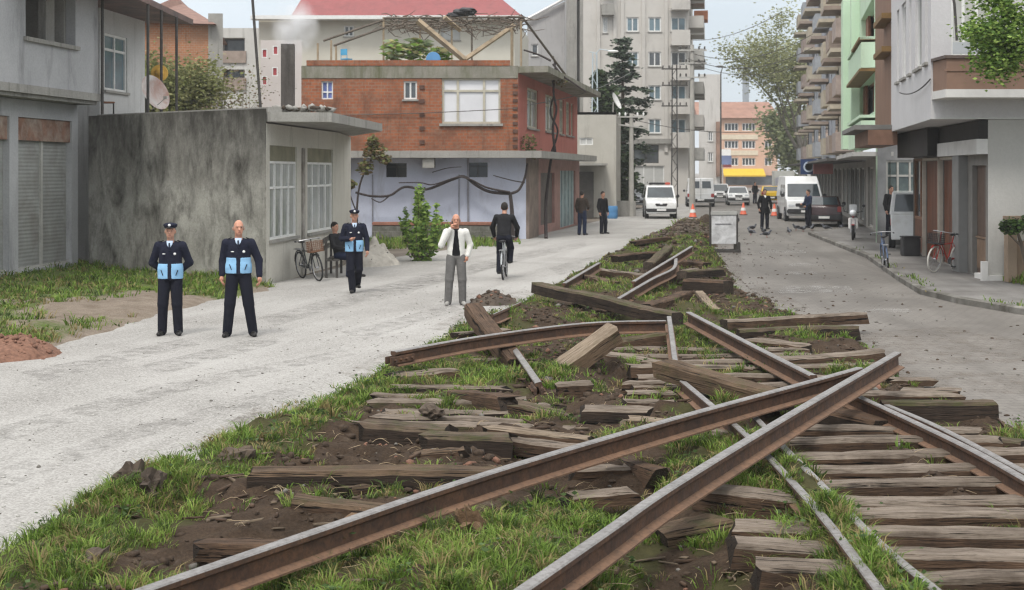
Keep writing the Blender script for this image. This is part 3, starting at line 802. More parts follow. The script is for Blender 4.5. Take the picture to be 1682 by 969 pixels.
tp(1448, 661, .19, 1640, 656, .26, 'lone sleeper pushed onto the road beside the grass tuft', 7, t=.2, w=.2, top=M_wmoss, side=M_wtar)
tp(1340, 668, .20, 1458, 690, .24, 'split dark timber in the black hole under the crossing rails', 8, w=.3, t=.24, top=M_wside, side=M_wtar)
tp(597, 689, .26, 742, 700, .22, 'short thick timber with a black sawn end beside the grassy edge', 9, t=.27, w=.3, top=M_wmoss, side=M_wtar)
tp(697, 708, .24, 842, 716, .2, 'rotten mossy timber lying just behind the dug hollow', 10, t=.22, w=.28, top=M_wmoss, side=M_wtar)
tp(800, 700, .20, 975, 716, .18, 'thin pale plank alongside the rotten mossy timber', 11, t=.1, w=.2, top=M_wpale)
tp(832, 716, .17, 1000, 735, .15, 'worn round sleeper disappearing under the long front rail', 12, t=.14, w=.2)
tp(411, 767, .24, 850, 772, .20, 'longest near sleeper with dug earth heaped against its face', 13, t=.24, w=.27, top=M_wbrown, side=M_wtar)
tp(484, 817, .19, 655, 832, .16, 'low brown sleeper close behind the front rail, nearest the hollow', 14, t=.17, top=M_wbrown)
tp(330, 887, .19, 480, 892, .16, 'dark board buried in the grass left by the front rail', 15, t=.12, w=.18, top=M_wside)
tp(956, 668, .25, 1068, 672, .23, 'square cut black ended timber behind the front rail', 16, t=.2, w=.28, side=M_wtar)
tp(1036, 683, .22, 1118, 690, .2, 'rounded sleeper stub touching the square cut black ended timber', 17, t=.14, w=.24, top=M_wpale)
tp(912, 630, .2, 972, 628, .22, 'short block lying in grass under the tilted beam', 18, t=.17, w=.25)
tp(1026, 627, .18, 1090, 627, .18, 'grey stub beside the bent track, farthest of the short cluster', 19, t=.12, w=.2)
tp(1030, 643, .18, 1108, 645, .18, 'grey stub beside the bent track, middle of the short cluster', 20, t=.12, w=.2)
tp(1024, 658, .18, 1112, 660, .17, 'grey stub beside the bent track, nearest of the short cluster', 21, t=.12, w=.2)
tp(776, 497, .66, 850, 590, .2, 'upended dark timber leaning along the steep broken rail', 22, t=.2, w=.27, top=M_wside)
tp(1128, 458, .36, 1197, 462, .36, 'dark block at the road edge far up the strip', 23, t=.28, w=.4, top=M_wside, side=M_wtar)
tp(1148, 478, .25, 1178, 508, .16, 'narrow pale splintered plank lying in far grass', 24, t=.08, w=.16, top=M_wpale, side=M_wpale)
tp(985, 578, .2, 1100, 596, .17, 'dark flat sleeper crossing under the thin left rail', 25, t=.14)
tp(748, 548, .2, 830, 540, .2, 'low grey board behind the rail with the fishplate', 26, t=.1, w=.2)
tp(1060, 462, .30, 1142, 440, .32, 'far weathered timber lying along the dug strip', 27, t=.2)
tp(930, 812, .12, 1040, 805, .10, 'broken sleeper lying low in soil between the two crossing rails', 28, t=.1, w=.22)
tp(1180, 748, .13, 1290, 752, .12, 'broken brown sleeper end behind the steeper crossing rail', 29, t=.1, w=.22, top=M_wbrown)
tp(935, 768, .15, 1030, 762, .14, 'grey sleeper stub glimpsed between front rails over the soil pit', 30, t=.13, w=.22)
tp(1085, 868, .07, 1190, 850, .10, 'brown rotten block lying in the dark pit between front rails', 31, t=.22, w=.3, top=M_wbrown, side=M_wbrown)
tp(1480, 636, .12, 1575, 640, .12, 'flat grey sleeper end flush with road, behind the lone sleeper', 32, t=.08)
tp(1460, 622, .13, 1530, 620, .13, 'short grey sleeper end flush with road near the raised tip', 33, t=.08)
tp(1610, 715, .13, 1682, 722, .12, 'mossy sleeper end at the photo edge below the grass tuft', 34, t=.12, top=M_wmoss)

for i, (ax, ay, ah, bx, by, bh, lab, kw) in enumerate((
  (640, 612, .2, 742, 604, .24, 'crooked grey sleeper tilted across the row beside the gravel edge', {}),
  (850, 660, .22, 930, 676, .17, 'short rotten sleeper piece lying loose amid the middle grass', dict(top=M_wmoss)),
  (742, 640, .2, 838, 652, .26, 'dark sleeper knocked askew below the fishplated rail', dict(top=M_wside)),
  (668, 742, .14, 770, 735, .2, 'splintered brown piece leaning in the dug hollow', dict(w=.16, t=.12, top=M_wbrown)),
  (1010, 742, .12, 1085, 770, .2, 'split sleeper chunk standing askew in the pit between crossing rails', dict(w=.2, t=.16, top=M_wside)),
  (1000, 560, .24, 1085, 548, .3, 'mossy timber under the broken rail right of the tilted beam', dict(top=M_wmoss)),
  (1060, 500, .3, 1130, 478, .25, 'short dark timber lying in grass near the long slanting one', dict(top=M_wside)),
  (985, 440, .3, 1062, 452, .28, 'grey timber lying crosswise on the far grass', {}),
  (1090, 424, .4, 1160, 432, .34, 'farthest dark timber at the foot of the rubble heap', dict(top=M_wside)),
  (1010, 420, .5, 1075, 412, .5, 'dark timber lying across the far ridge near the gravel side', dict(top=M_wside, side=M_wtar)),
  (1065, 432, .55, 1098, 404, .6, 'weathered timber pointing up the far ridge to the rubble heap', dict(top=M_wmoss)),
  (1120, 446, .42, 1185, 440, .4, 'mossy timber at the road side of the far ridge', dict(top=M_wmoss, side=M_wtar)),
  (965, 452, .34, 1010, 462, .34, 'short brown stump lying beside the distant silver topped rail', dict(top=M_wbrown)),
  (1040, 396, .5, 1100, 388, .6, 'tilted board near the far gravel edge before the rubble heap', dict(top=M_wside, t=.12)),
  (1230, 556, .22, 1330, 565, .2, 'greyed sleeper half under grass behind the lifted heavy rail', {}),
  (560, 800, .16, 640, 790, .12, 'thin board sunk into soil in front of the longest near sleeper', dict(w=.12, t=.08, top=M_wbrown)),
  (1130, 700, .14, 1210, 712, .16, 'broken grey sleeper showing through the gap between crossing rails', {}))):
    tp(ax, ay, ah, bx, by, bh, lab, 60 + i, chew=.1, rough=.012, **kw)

# --- rails
def rail_mat(name, c, c2, dark, rough, metal):
    m, t, b = _nodes(name)
    v = coords(t, 'World', (1, 1, 1))
    k = ramp(t, noise(t, v, 4.0, 8, 0.75), [(0.34, c), (0.64, c2)])
    k = mixc(t, ramp(t, noise(t, v, 26, 5, 0.7), [(0.45, 0.0), (0.7, 0.7)]), k, dark)
    t.links.new(k, b.inputs['Base Color']); b.inputs['Metallic'].default_value = metal
    r = ramp(t, noise(t, v, 12, 4, .6), [(.3, rough - .08), (.7, rough + .12)]); t.links.new(r, b.inputs['Roughness'])
    bump(t, b, noise(t, v, 60, 5, 0.7), 0.35, 0.006)
    return m
M_rust = rail_mat('rail_rust', (0.048, 0.028, 0.020), (0.125, 0.063, 0.033), (0.024, 0.016, 0.013), 0.85, 0.0)
M_foot = rail_mat('rail_foot_rust', (0.12, 0.068, 0.040), (0.19, 0.106, 0.062), (0.05, 0.031, 0.022), 0.85, 0.0)
M_head = rail_mat('rail_head_steel', (0.15, 0.143, 0.138), (0.25, 0.24, 0.232), (0.075, 0.06, 0.05), 0.55, 0.15)
def rail_prof(s=1.0):
    P_ = [(-.066, 0), (.066, 0), (.066, .011), (.012, .026), (.009, .10), (.030, .112), (.036, .118), (.036, .142), (.028, .150), (-.028, .150), (-.036, .142), (-.036, .118), (-.030, .112), (-.009, .10), (-.012, .026), (-.066, .011)]
    return [(x * s, (y - .15) * s) for x, y in P_]
RAIL_MI = [0, 2, 2, 0, 0, 0, 0, 1, 1, 1, 0, 0, 0, 0, 2, 2]
def rail(tops, label, scale=1.1, roll=0.0, plate=None, sub=6, group='loose and bent rails on the dug strip', name='steel_rail'):
    tops = [Vector(p) for p in tops]
    o0 = tops[0].copy(); pts = []
    for i in range(len(tops) - 1):
        p0 = tops[max(0, i - 1)]; p1 = tops[i]; p2 = tops[i + 1]; p3 = tops[min(len(tops) - 1, i + 2)]
        for k in range(sub):
            t = k / sub
            pts.append(0.5 * ((2 * p1) + (p2 - p0) * t + (2 * p0 - 5 * p1 + 4 * p2 - p3) * t * t + (3 * p1 - p0 - 3 * p2 + p3) * t ** 3))
    pts.append(tops[-1])
    mb = MB(); profile_sweep(mb, rail_prof(scale), [p - o0 for p in pts], RAIL_MI, roll=roll)
    o = mb.build(name, [M_rust, M_head, M_foot], smooth=32); o.location = o0
    tag(o, label, 'rail', group)
    if plate is not None:
        for end in plate:
            a, b = (tops[0], tops[1]) if end == 0 else (tops[-1], tops[-2])
            d = (b - a).normalized(); u = d.cross(Vector((0, 0, 1))).normalized()
            for sgn in (-1, 1):
                m2 = MB(); A = Matrix((d, u, d.cross(u) * -1)).transposed().to_4x4()
                c = a - o0 + d * 0.12 + u * sgn * 0.034 * scale + Vector((0, 0, -.085 * scale))
                m2.box((0, 0, 0), (.42, .03, .085), M=Matrix.Translation(c) @ A, bev=.006)
                f = m2.build('fishplate', M_rust, o)
                for q in (-.15, -.05, .05, .15):
                    m3 = MB(); m3.tube([c + d * q + u * sgn * .012, c + d * q + u * sgn * .045], .016, 6)
                    m3.build('bolt', M_rust, f)
    return o
rail([P(120, 1012, .34), P(225, 970.5, .36), P(500, 876.5, .385), P(800, 776, .41), P(1100, 688, .45), P(1336, 624, .49), P(1412, 603, .50)],
     'long bowed rail in front, flatter of the crossing pair', 1.18)
rail([P(790, 1012, .35), P(855, 968, .37), P(1000, 868, .41), P(1105, 796, .44), P(1300, 678, .53), P(1474, 577.5, .62)],
     'straight rail whose free tip sticks up highest, steeper of the crossing pair', 1.18)
rail([P(1690, 789, .33), P(1600, 739, .33), P(1500, 691, .335), P(1400, 645, .34), P(1350, 623, .35)], 'worn rail of the bent track leaving at the photo edge', 1.05)
rail([P(1336, 616, .38), P(1240, 568, .40), P(1131, 512, .44)], 'short heavy rail behind the crossing tips, lifted off its sleepers', 1.25)
rail([(3.98, 9.2, .30), (3.95, 10.2, .30), (3.86, 12.3, .30), (3.72, 13.6, .29)], 'thin check rail running beside the worn rail at the photo edge', .95, group='rails of the bent track')
rail([P(1446, 969, .29), P(1349, 843, .285), P(1259, 745, .28), P(1203, 693, .285), P(1118, 622, .30)], 'rail with grass along it, farther from the sleeper ladder of the parallel pair', .95, plate=None, group='rails of the bent track')
rail([P(1560, 985, .28), P(1446, 891, .27), P(1345, 790, .265), P(1284, 729, .26), P(1240, 683, .26)], 'guard rail touching the sleeper ladder ends, nearer of the parallel pair', .9, group='rails of the bent track')
rail([P(1109, 592, .32), P(1104, 555, .36), P(1099, 519, .42)], 'short narrow rail standing out upright looking behind the brown beam', .95)
rail([P(646, 577, .46), P(790, 551.5, .485), P(961, 530, .50), P(1092, 526, .46)], 'broken rail with bolted joint plates at its free end', 1.2, plate=(0,))
rail([P(792, 512, .50), P(835, 560, .30), P(884, 628, .23)], 'steep short rail pointing at the camera beside the upended timber', 1.1, roll=.25, plate=(1,))
rail([P(806, 517, .36), P(852, 497, .38)], 'stub of rail lying on the clods by the gravel', 1.2, roll=-.4)
rail([P(926, 465, .36), P(984, 431, .46)], 'distant silver topped rail half buried near the gravel edge', 1.15)
rail([P(1015, 490, .30), P(1070, 458, .42), P(1106, 440, .5), P(1110, 424, .6)], 'distant bent rail with its end curled upward in the far grass', 1.15)
rail([P(1040, 462, .42), P(1136, 404, .75)], 'farthest straight rail pointing at the rubble heap', 1.15)

# --- clods of earth turned over beside the strip
def clod(px, py, r, label, seed, m=None, zup=0.0, name='earth_clod'):
    p = P(px, py, 0.1); rr = random.Random(seed); bm = bmesh.new(); bmesh.ops.create_icosphere(bm, subdivisions=3, radius=1)
    a = rr.uniform(0, 9)
    for v in bm.verts:
        c = v.co
        k = 1 + 1.5 * (float(fbm(c.x * 1.3 + a + c.z, c.y * 1.3 + c.z * .7 + a, 4, 1.7)) - 0.5) + rr.uniform(-.09, .09)
        v.co = Vector((c.x * r[0] * k, c.y * r[1] * k, c.z * r[2] * k))
    o = MB().bm(bm).build(name, m or M_heap, smooth=20); o.location = p + Vector((0, 0, r[2] * .6 + zup - .05)); o.rotation_euler = (0, rr.uniform(-.3, .3), rr.uniform(0, 3))
    return tag(o, label, 'earth clod', 'big clods of turned earth')
clod(212, 800, (.10, .12, .15), 'upright dark clod at the edge of the gravel', 1)
clod(246, 806, (.13, .11, .13), 'flatter dark clod next to the upright one on the gravel edge', 2)
clod(160, 918, (.16, .09, .07), 'slab of dark turf lifted in the near grass corner', 3)
clod(388, 752, (.16, .14, .09), 'brown clod at the end of the longest near sleeper', 6)
M_root = mat('rooty_soil', (0.16, 0.10, 0.058), .95, .35, 14, .9, mode='World', stretch=(1, 1, 1), bscale=50)
o = clod(777, 892, (.10, .12, .20), 'upended rooty brown sod standing in grass under the front rail', 4, M_root, .0); o.rotation_euler = (.1, -.32, .4)
clod(590, 855, (.16, .13, .06), 'flat brown clod in the grass behind the front rail', 7, M_root)
clod(1040, 705, (.14, .12, .08), 'mossy clod behind the front rail', 9)
clod(712, 692, (.16, .09, .07), 'rooty tuft of soil sitting on the rotten timbers', 12, M_heap, .1)
# litter
m_lit = mat('white_litter', (0.75, 0.73, 0.7), .7, .1, 9, .3)
p = P(1461, 945, .17); bm = bmesh.new(); bmesh.ops.create_icosphere(bm, subdivisions=2, radius=.06); rr = random.Random(2)
for v in bm.verts: v.co = v.co * rr.uniform(.55, 1.2); v.co.z *= .55
o = MB().bm(bm).build('crumpled_paper', m_lit); o.location = p + Vector((0, 0, .03)); tag(o, 'crumpled white paper in the grass between the parallel rails', 'litter')
p = P(1030, 838 - 130, .2)
# ================================================================== BUILDINGS
def streak_wall(name, base, dark, pale, sx=2.2, amt=0.5, rough=0.9, bmp=0.35, top=None):
    """rendered wall with rain streaks and blotches"""
    m, t, b = _nodes(name)
    v = coords(t, 'World')
    c = ramp(t, noise(t, v, 0.9, 6, 0.65), [(0.3, base), (0.7, pale)])
    s = coords(t, 'World', (sx, sx, 0.22 if not top else .62))
    c = mixc(t, ramp(t, noise(t, s, 1.6, 6, 0.7, 0.3), [(0.62 - 0.3 * amt, 0.0), (0.82 - 0.2 * amt, 0.9)]), c, dark)
    c = mixc(t, ramp(t, noise(t, v, 0.5, 7, 0.7), [(0.5, 0.0), (0.75, 0.6 * amt)]), c, dark)
    if top:   # soot and algae that crept down from the wall head
        g = N(t, 'ShaderNodeNewGeometry'); sp = N(t, 'ShaderNodeSeparateXYZ'); t.links.new(g.outputs['Position'], sp.inputs[0])
        mr = N(t, 'ShaderNodeMapRange'); mr.inputs['From Min'].default_value, mr.inputs['From Max'].default_value = top; t.links.new(sp.outputs['Z'], mr.inputs['Value'])
        ml = N(t, 'ShaderNodeMath', _operation='MULTIPLY'); t.links.new(mr.outputs[0], ml.inputs[0]); t.links.new(ramp(t, noise(t, coords(t, 'World', (1, 1, .35)), 1.3, 6, .7), [(.3, .15), (.6, 1.0)]), ml.inputs[1])
        c = mixc(t, ml.outputs[0], c, dark)
    c = mixc(t, ramp(t, noise(t, v, 22, 4, 0.7), [(0.3, 0.25), (0.6, 0.0)]), c, dark)
    t.links.new(c, b.inputs['Base Color']); b.inputs['Roughness'].default_value = rough; b.inputs['Specular IOR Level'].default_value = 0.2
    bump(t, b, noise(t, v, 14, 6, 0.7), bmp, 0.02)
    return m
def brick_wall(name, c1, c2, mortar, dark, scale=1.0, bw=0.24, rh=0.12):
    m, t, b = _nodes(name)
    g = N(t, 'ShaderNodeNewGeometry'); sp = N(t, 'ShaderNodeSeparateXYZ'); t.links.new(g.outputs['Position'], sp.inputs[0])
    ad = N(t, 'ShaderNodeMath', _operation='ADD'); t.links.new(sp.outputs['X'], ad.inputs[0]); t.links.new(sp.outputs['Y'], ad.inputs[1])
    cb = N(t, 'ShaderNodeCombineXYZ'); t.links.new(ad.outputs[0], cb.inputs['X']); t.links.new(sp.outputs['Z'], cb.inputs['Y'])
    br = N(t, 'ShaderNodeTexBrick', Scale=scale)
    for k, c in (('Color1', c1), ('Color2', c2), ('Mortar', mortar)): br.inputs[k].default_value = c4(c)
    br.inputs['Mortar Size'].default_value = 0.014; br.inputs['Brick Width'].default_value = bw; br.inputs['Row Height'].default_value = rh
    br.inputs['Bias'].default_value = -0.1
    t.links.new(cb.outputs[0], br.inputs['Vector'])
    v = coords(t, 'World')
    c = mixc(t, ramp(t, noise(t, v, 1.1, 7, 0.75), [(0.42, 0.0), (0.62, 0.85)]), br.outputs['Color'], dark)
    c = mixc(t, ramp(t, noise(t, coords(t, 'World', (1, 1, 1.8)), 2.3, 7, 0.75), [(0.52, 0.0), (0.68, 0.6)]), c, mortar)
    c = mixc(t, ramp(t, noise(t, coords(t, 'World', (2, 2, .3)), 1.7, 6, 0.7), [(0.55, 0.0), (0.75, 0.6)]), c, tuple(x * .4 for x in dark))
    t.links.new(c, b.inputs['Base Color']); b.inputs['Roughness'].default_value = 0.9; b.inputs['Specular IOR Level'].default_value = 0.2
    bump(t, b, br.outputs['Fac'], -0.5, 0.015)
    return m
def glass_mat(name, col, rough=0.08, var=0.3):
    m = mat(name, col, rough, var, 0.8, mode='World', spec=0.6)
    return m
G_dark = glass_mat('dark_glass', (0.03, 0.035, 0.04))
G_room = glass_mat('room_glass', (0.09, 0.10, 0.11), .1, .5)
G_curt = glass_mat('curtained_glass', (0.48, 0.48, 0.46), .15, .15)
G_lace = glass_mat('lace_glass', (0.30, 0.315, 0.29), .15, .35)
G_blue = glass_mat('bluish_glass', (0.14, 0.20, 0.23), .1, .4)
W_white = mat('white_frame', (0.70, 0.70, 0.68), 0.5, 0.08, 4)
W_grey = mat('grey_frame', (0.42, 0.41, 0.38), 0.6, 0.15, 4)
W_brown = mat('brown_frame', (0.22, 0.11, 0.06), 0.5, 0.3, 5)
W_dark = mat('dark_frame', (0.06, 0.055, 0.05), 0.5, 0.3, 5)

class Bld:
    def __init__(s, name, base, label, cat='building', group=None):
        s.base = Vector((base[0], base[1], 0)); s.root = thing(name, s.base, 0, label, cat, group); s.M = Matrix.Translation(-s.base)
    def part(s, name, mb, m, label=None, smooth=False, parent=None, bevel=0.0):
        mb.v = [tuple(Vector(p) - s.base) for p in mb.v]
        o = mb.build(name, m, parent or s.root, smooth, bevel)
        if label: o['label'] = label
        return o
    def line(s, A, B):
        s.A = Vector((A[0], A[1], 0)); s.B = Vector((B[0], B[1], 0)); d = s.B - s.A; s.W = d.length; s.u = d / s.W; s.n = Vector((s.u.y, -s.u.x, 0)); return s
    def uz(s, px, py):
        """photo pixel -> (distance along the facade, height) on its plane"""
        k = (px - CX) / F_PX; d = s.B - s.A
        t = (k * s.A.y - s.A.x) / (d.x - k * d.y)
        p = s.A + d * t
        return t * s.W, EYE - (py - HY) * p.y / F_PX
    def op(s, x0, y0, x1, y1):
        """pixel box -> opening (u0, z0, u1, z1)"""
        a, _ = s.uz(x0, y0); b, _ = s.uz(x1, y1); _, zt = s.uz((x0 + x1) / 2, y0); _, zb = s.uz((x0 + x1) / 2, y1)
        return (min(a, b), min(zt, zb), max(a, b), max(zt, zb))
    def pt(s, u, z, out=0.0): return s.A + s.u * u + s.n * out + Vector((0, 0, z))
    def wall(s, mb, z0, z1, ops=(), depth=0.18, u0=0.0, u1=None, out=0.0, mi=0):
        u1 = s.W if u1 is None else u1
        us = sorted({u0, u1, *[min(max(o[0], u0), u1) for o in ops], *[min(max(o[2], u0), u1) for o in ops]})
        zs = sorted({z0, z1, *[min(max(o[1], z0), z1) for o in ops], *[min(max(o[3], z0), z1) for o in ops]})
        for i in range(len(us) - 1):
            for j in range(len(zs) - 1):
                cu, cz = (us[i] + us[i + 1]) / 2, (zs[j] + zs[j + 1]) / 2
                if any(o[0] < cu < o[2] and o[1] < cz < o[3] for o in ops): continue
                mb.add([s.pt(us[i], zs[j], out), s.pt(us[i + 1], zs[j], out), s.pt(us[i + 1], zs[j + 1], out), s.pt(us[i], zs[j + 1], out)], [(0, 1, 2, 3)], mi)
        for o in ops:
            a, b, c, d = o
            q = [(a, b), (c, b), (c, d), (a, d)]
            for k in range(4):
                p, r = q[k], q[(k + 1) % 4]
                mb.add([s.pt(p[0], p[1], out), s.pt(r[0], r[1], out), s.pt(r[0], r[1], out - depth), s.pt(p[0], p[1], out - depth)], [(3, 2, 1, 0)], mi)
    def slab(s, mb, u0, u1, z0, z1, o0, o1, mi=0):
        """box on the facade: u range, z range, from o0 to o1 outwards"""
        vs = [s.pt(u0, z0, o0), s.pt(u1, z0, o0), s.pt(u1, z0, o1), s.pt(u0, z0, o1), s.pt(u0, z1, o0), s.pt(u1, z1, o0), s.pt(u1, z1, o1), s.pt(u0, z1, o1)]
        mb.add(vs, [(0, 1, 2, 3), (4, 7, 6, 5), (0, 4, 5, 1), (1, 5, 6, 2), (2, 6, 7, 3), (3, 7, 4, 0)], mi); return mb
    def window(s, o, depth=0.12, cols=2, rows=(), fm=None, gm=None, fw=0.06, out=0.0, sill=True, name='window', simple=False, ft=0.06):
        a, b, c, d = o
        mb = MB()
        f0, f1 = out - depth, out - depth + ft
        s.slab(mb, a, a + fw, b, d, f0, f1); s.slab(mb, c - fw, c, b, d, f0, f1)
        s.slab(mb, a + fw, c - fw, b, b + fw, f0, f1); s.slab(mb, a + fw, c - fw, d - fw, d, f0, f1)
        for i in range(1, cols):
            x = a + (c - a) * i / cols; s.slab(mb, x - fw / 2, x + fw / 2, b + fw, d - fw, f0, f1 - .004)
        for r in rows:
            z = b + (d - b) * r; s.slab(mb, a + fw, c - fw, z - fw / 2, z + fw / 2, f0, f1 - .008)
        w = s.part(name, mb, fm or W_white)
        g = MB(); g.add([s.pt(a, b, f0 + .012), s.pt(c, b, f0 + .012), s.pt(c, d, f0 + .012), s.pt(a, d, f0 + .012)], [(0, 1, 2, 3)])
        s.part('pane', g, gm or G_room, parent=w)
        if sill:
            k = MB(); s.slab(k, a - .06, c + .06, b - .07, b - .002, out - .02, out + .07); s.part('sill', k, M_conc, parent=w)
        return w

M_conc = streak_wall('bare_concrete', (0.27, 0.26, 0.24), (0.10, 0.095, 0.085), (0.36, 0.35, 0.32), amt=0.3)
M_stain = streak_wall('stained_render', (0.27, 0.26, 0.232), (0.04, 0.037, 0.032), (0.50, 0.485, 0.44), sx=1.2, amt=0.62, top=(1.9, 4.1))
M_render = streak_wall('grey_render', (0.37, 0.372, 0.378), (0.19, 0.19, 0.19), (0.45, 0.45, 0.455), sx=1.0, amt=0.3)

def slab_poly(mb, pts, z0, z1, mi=0): mb.prism([(p[0], p[1]) for p in pts], z0, z1, mi=mi)

# ------------------------------------------------------------------ shuttered building at the photo's edge
g = Bld('shuttered_building', (-12, 31), 'grey concrete building with roller shutters and an unglazed upper window')
A, B_ = (-12.72, 24.0), (-11.28, 35.6)
g.line(A, B_)
sh = [g.op(-30, 190, 15.5, 440), g.op(30, 170, 118, 432)]
sh[0] = (sh[0][0], .25, sh[0][2], 3.35); sh[1] = (sh[1][0], .25, sh[1][2], 3.35)
w = MB(); g.wall(w, -.05, 4.3, [(o[0], o[1], o[2], 3.9) for o in sh], .22)
slab_poly(w, [B_, (B_[0] - 6, B_[1] + .8), (A[0] - 6, A[1]), (A[0] - .02, A[1])], 4.3, 4.32)
g.line(B_, (B_[0] - 6, B_[1] + .8)); g.wall(w, -.05, 4.3); g.line((A[0] - 6, A[1]), A); g.wall(w, -.05, 4.3)
g.part('wall', w, M_render); g.line(A, B_)
for i, o in enumerate(sh):
    k = MB(); n = 34
    for q in range(n):
        z0 = o[1] + (o[3] - o[1]) * q / n; z1 = o[1] + (o[3] - o[1]) * (q + 1) / n
        k.add([g.pt(o[0], z0, -.16), g.pt(o[2], z0, -.16), g.pt(o[2], (z0 + z1) / 2, -.153), g.pt(o[0], (z0 + z1) / 2, -.153), g.pt(o[2], z1, -.16), g.pt(o[0], z1, -.16)], [(0, 1, 2, 3), (3, 2, 4, 5)])
    rs = g.part('roller_shutter', k, mat('shutter_metal', (0.30, 0.305, 0.29), .55, .12, 2, mode='World', stain=(0.2, .19, .17), stain_amt=.3))
    m_ = MB(); mid = (o[0] + o[2]) / 2
    if i: g.slab(m_, mid - .05, mid + .05, o[1], o[3], -.16, -.11)
    g.slab(m_, o[0] + .003, o[2] - .003, o[1] - .1, o[1] + .06, -.15, -.09)
    g.part('shutter_guide', m_, W_grey, parent=rs)
    m_ = MB(); g.slab(m_, o[0] + .003, o[2] - .003, o[3] + .003, 3.9 - .003, -.2, -.05)
    g.part('lintel_board', m_, mat('peeling_board', (0.21, 0.115, 0.08), .85, .4, 3, .3, stain=(.33, .27, .22), stain_scale=2.5, mode='World'))
# upper storey leans out over the shutters
A2 = (A[0] + .33, A[1]); B2 = (B_[0] + .55, B_[1] - .1); g.line(A2, B2)
uo = g.op(42, -60, 124, 68); uo = (uo[0], uo[1], uo[2], 8.4)
w = MB(); g.wall(w, 4.62, 10.5, [uo], .25)
g.line(B2, (B2[0] - 6, B2[1] + .8)); g.wall(w, 4.62, 10.5); g.line(A2, B2)
slab_poly(w, [A2, B2, (B2[0] - 6, B2[1] + .8), (A2[0] - 6, A2[1])], 4.55, 4.62)
g.part('upper_wall', w, M_render)
m_ = MB(); g.slab(m_, 0, g.W + .05, 4.42, 4.615, -.7, .06); g.slab(m_, 0, g.W + .02, 4.33, 4.418, -.7, -.04); g.part('cornice', m_, M_conc)
m_ = MB(); g.slab(m_, uo[0] - .1, uo[2] + .1, uo[1] - .1, uo[1] - .002, -.1, .09); g.part('sill', m_, M_conc)
m_ = MB(); g.slab(m_, uo[0], uo[2], uo[1], uo[3], -2.6, -2.5); g.slab(m_, uo[0], uo[0] + .1, uo[1], uo[3], -2.5, -.26); g.slab(m_, uo[2] - .1, uo[2], uo[1], uo[3], -2.5, -.26); g.slab(m_, uo[0], uo[2], uo[1] - .3, uo[1] - .2, -2.5, -.26)
g.part('room_wall', m_, M_conc)
m_ = MB(); mid = uo[0] + (uo[2] - uo[0]) * .62; g.slab(m_, mid, mid + .45, uo[1], uo[3], -.5, -.3); g.part('column', m_, M_conc)

# ------------------------------------------------------------------ low building with the stained wall
W1, C1, E1 = (-11.1, 35.9), (-5.67, 31.6), (-4.97, 39.2)
g = Bld('stained_building', (-7.5, 37), 'low flat roofed building with a bare wall darkly streaked by rain')
w = MB(); g.line(W1, C1); g.wall(w, -.1, 4.06); g.part('wall', w, M_stain)
M_oldp = streak_wall('old_paint', (0.50, 0.48, 0.425), (0.25, 0.23, 0.19), (0.56, 0.54, 0.48), sx=1.5, amt=0.3)
g.line(C1, E1)
wa = g.op(443, 262, 488, 393); wb = g.op(505, 270, 547, 381)
wa = (wa[0], 1.0, wa[2], 2.85); wb = (wb[0], 1.0, wb[2], 2.85)
w = MB(); tr = [(o[0], 2.85, o[2], 3.22) for o in (wa, wb)]
g.wall(w, -.1, 3.72, [(o[0], 1.0, o[2], 3.22) for o in (wa, wb)], .14)
g.line(E1, (-5.2, 44.2)); g.wall(w, -.1, 3.72); g.line(C1, E1)
g.part('window_wall', w, M_oldp)
for o in (wa, wb):
    g.window(o, .10, 4, (.66,), W_white, G_lace, .055, sill=True)
    m_ = MB(); g.slab(m_, o[0] + .003, o[2] - .003, 2.853, 3.217, -.13, -.05); g.part('transom_board', m_, mat('olive_board', (0.2, .19, .13), .8, .3, 2, .2, mode='World'))
m_ = MB(); uu = (wa[2] + wb[0]) / 2; g.slab(m_, uu - .1, uu + .12, 0, 3.2, .003, .05); g.part('pilaster', m_, mat('peeling_pilaster', (.36, .34, .31), .9, .3, 4, .4, stain=(.14, .12, .1), mode='World'))
# roof slab, sticking out over the window side
w = MB(); slab_poly(w, [(W1[0], W1[1] + .02), (C1[0] + .1, C1[1] - .02), (-4.2, 31.9), (-3.72, 39.3), (-5.1, 44.2), (-10.92, 44.2)], 3.76, 3.98)
slab_poly(w, [(C1[0] + .02, C1[1] + .1), (-5.35, 31.9), (-4.75, 39.2), (-5.3, 44), (-10.9, 44), (-10.9, 36)], 3.98, 4.1)
g.part('roof_slab', w, M_conc)
m_ = MB(); m_.box((D(473, 170, 35.5).x, 35.5, 4.95), (.34, .34, 1.9), .1); m_.box((D(473, 170, 35.5).x, 35.5, 4.16), (.6, .6, .14), .1)
ch = g.part('chimney', m_, streak_wall('sooty_stack', (.085, .075, .068), (.025, .023, .021), (.13, .118, .108), amt=.5))
# lumps of broken mortar on the roof corner
rgl = np.random.default_rng(3); X = rgl.uniform(-5.6, -4.3, 70); Y = rgl.uniform(31.9, 33.6, 70)
o = rocks('roof_rubble', X - g.base.x, Y - g.base.y, .04 + .1 * rgl.random(70) ** 2, lambda x, y: x * 0 + 4.08, [M_conc, M_heap], (rgl.random(70) > .7).astype(int), 4); o.parent = g.root; tag(o, kind='stuff')

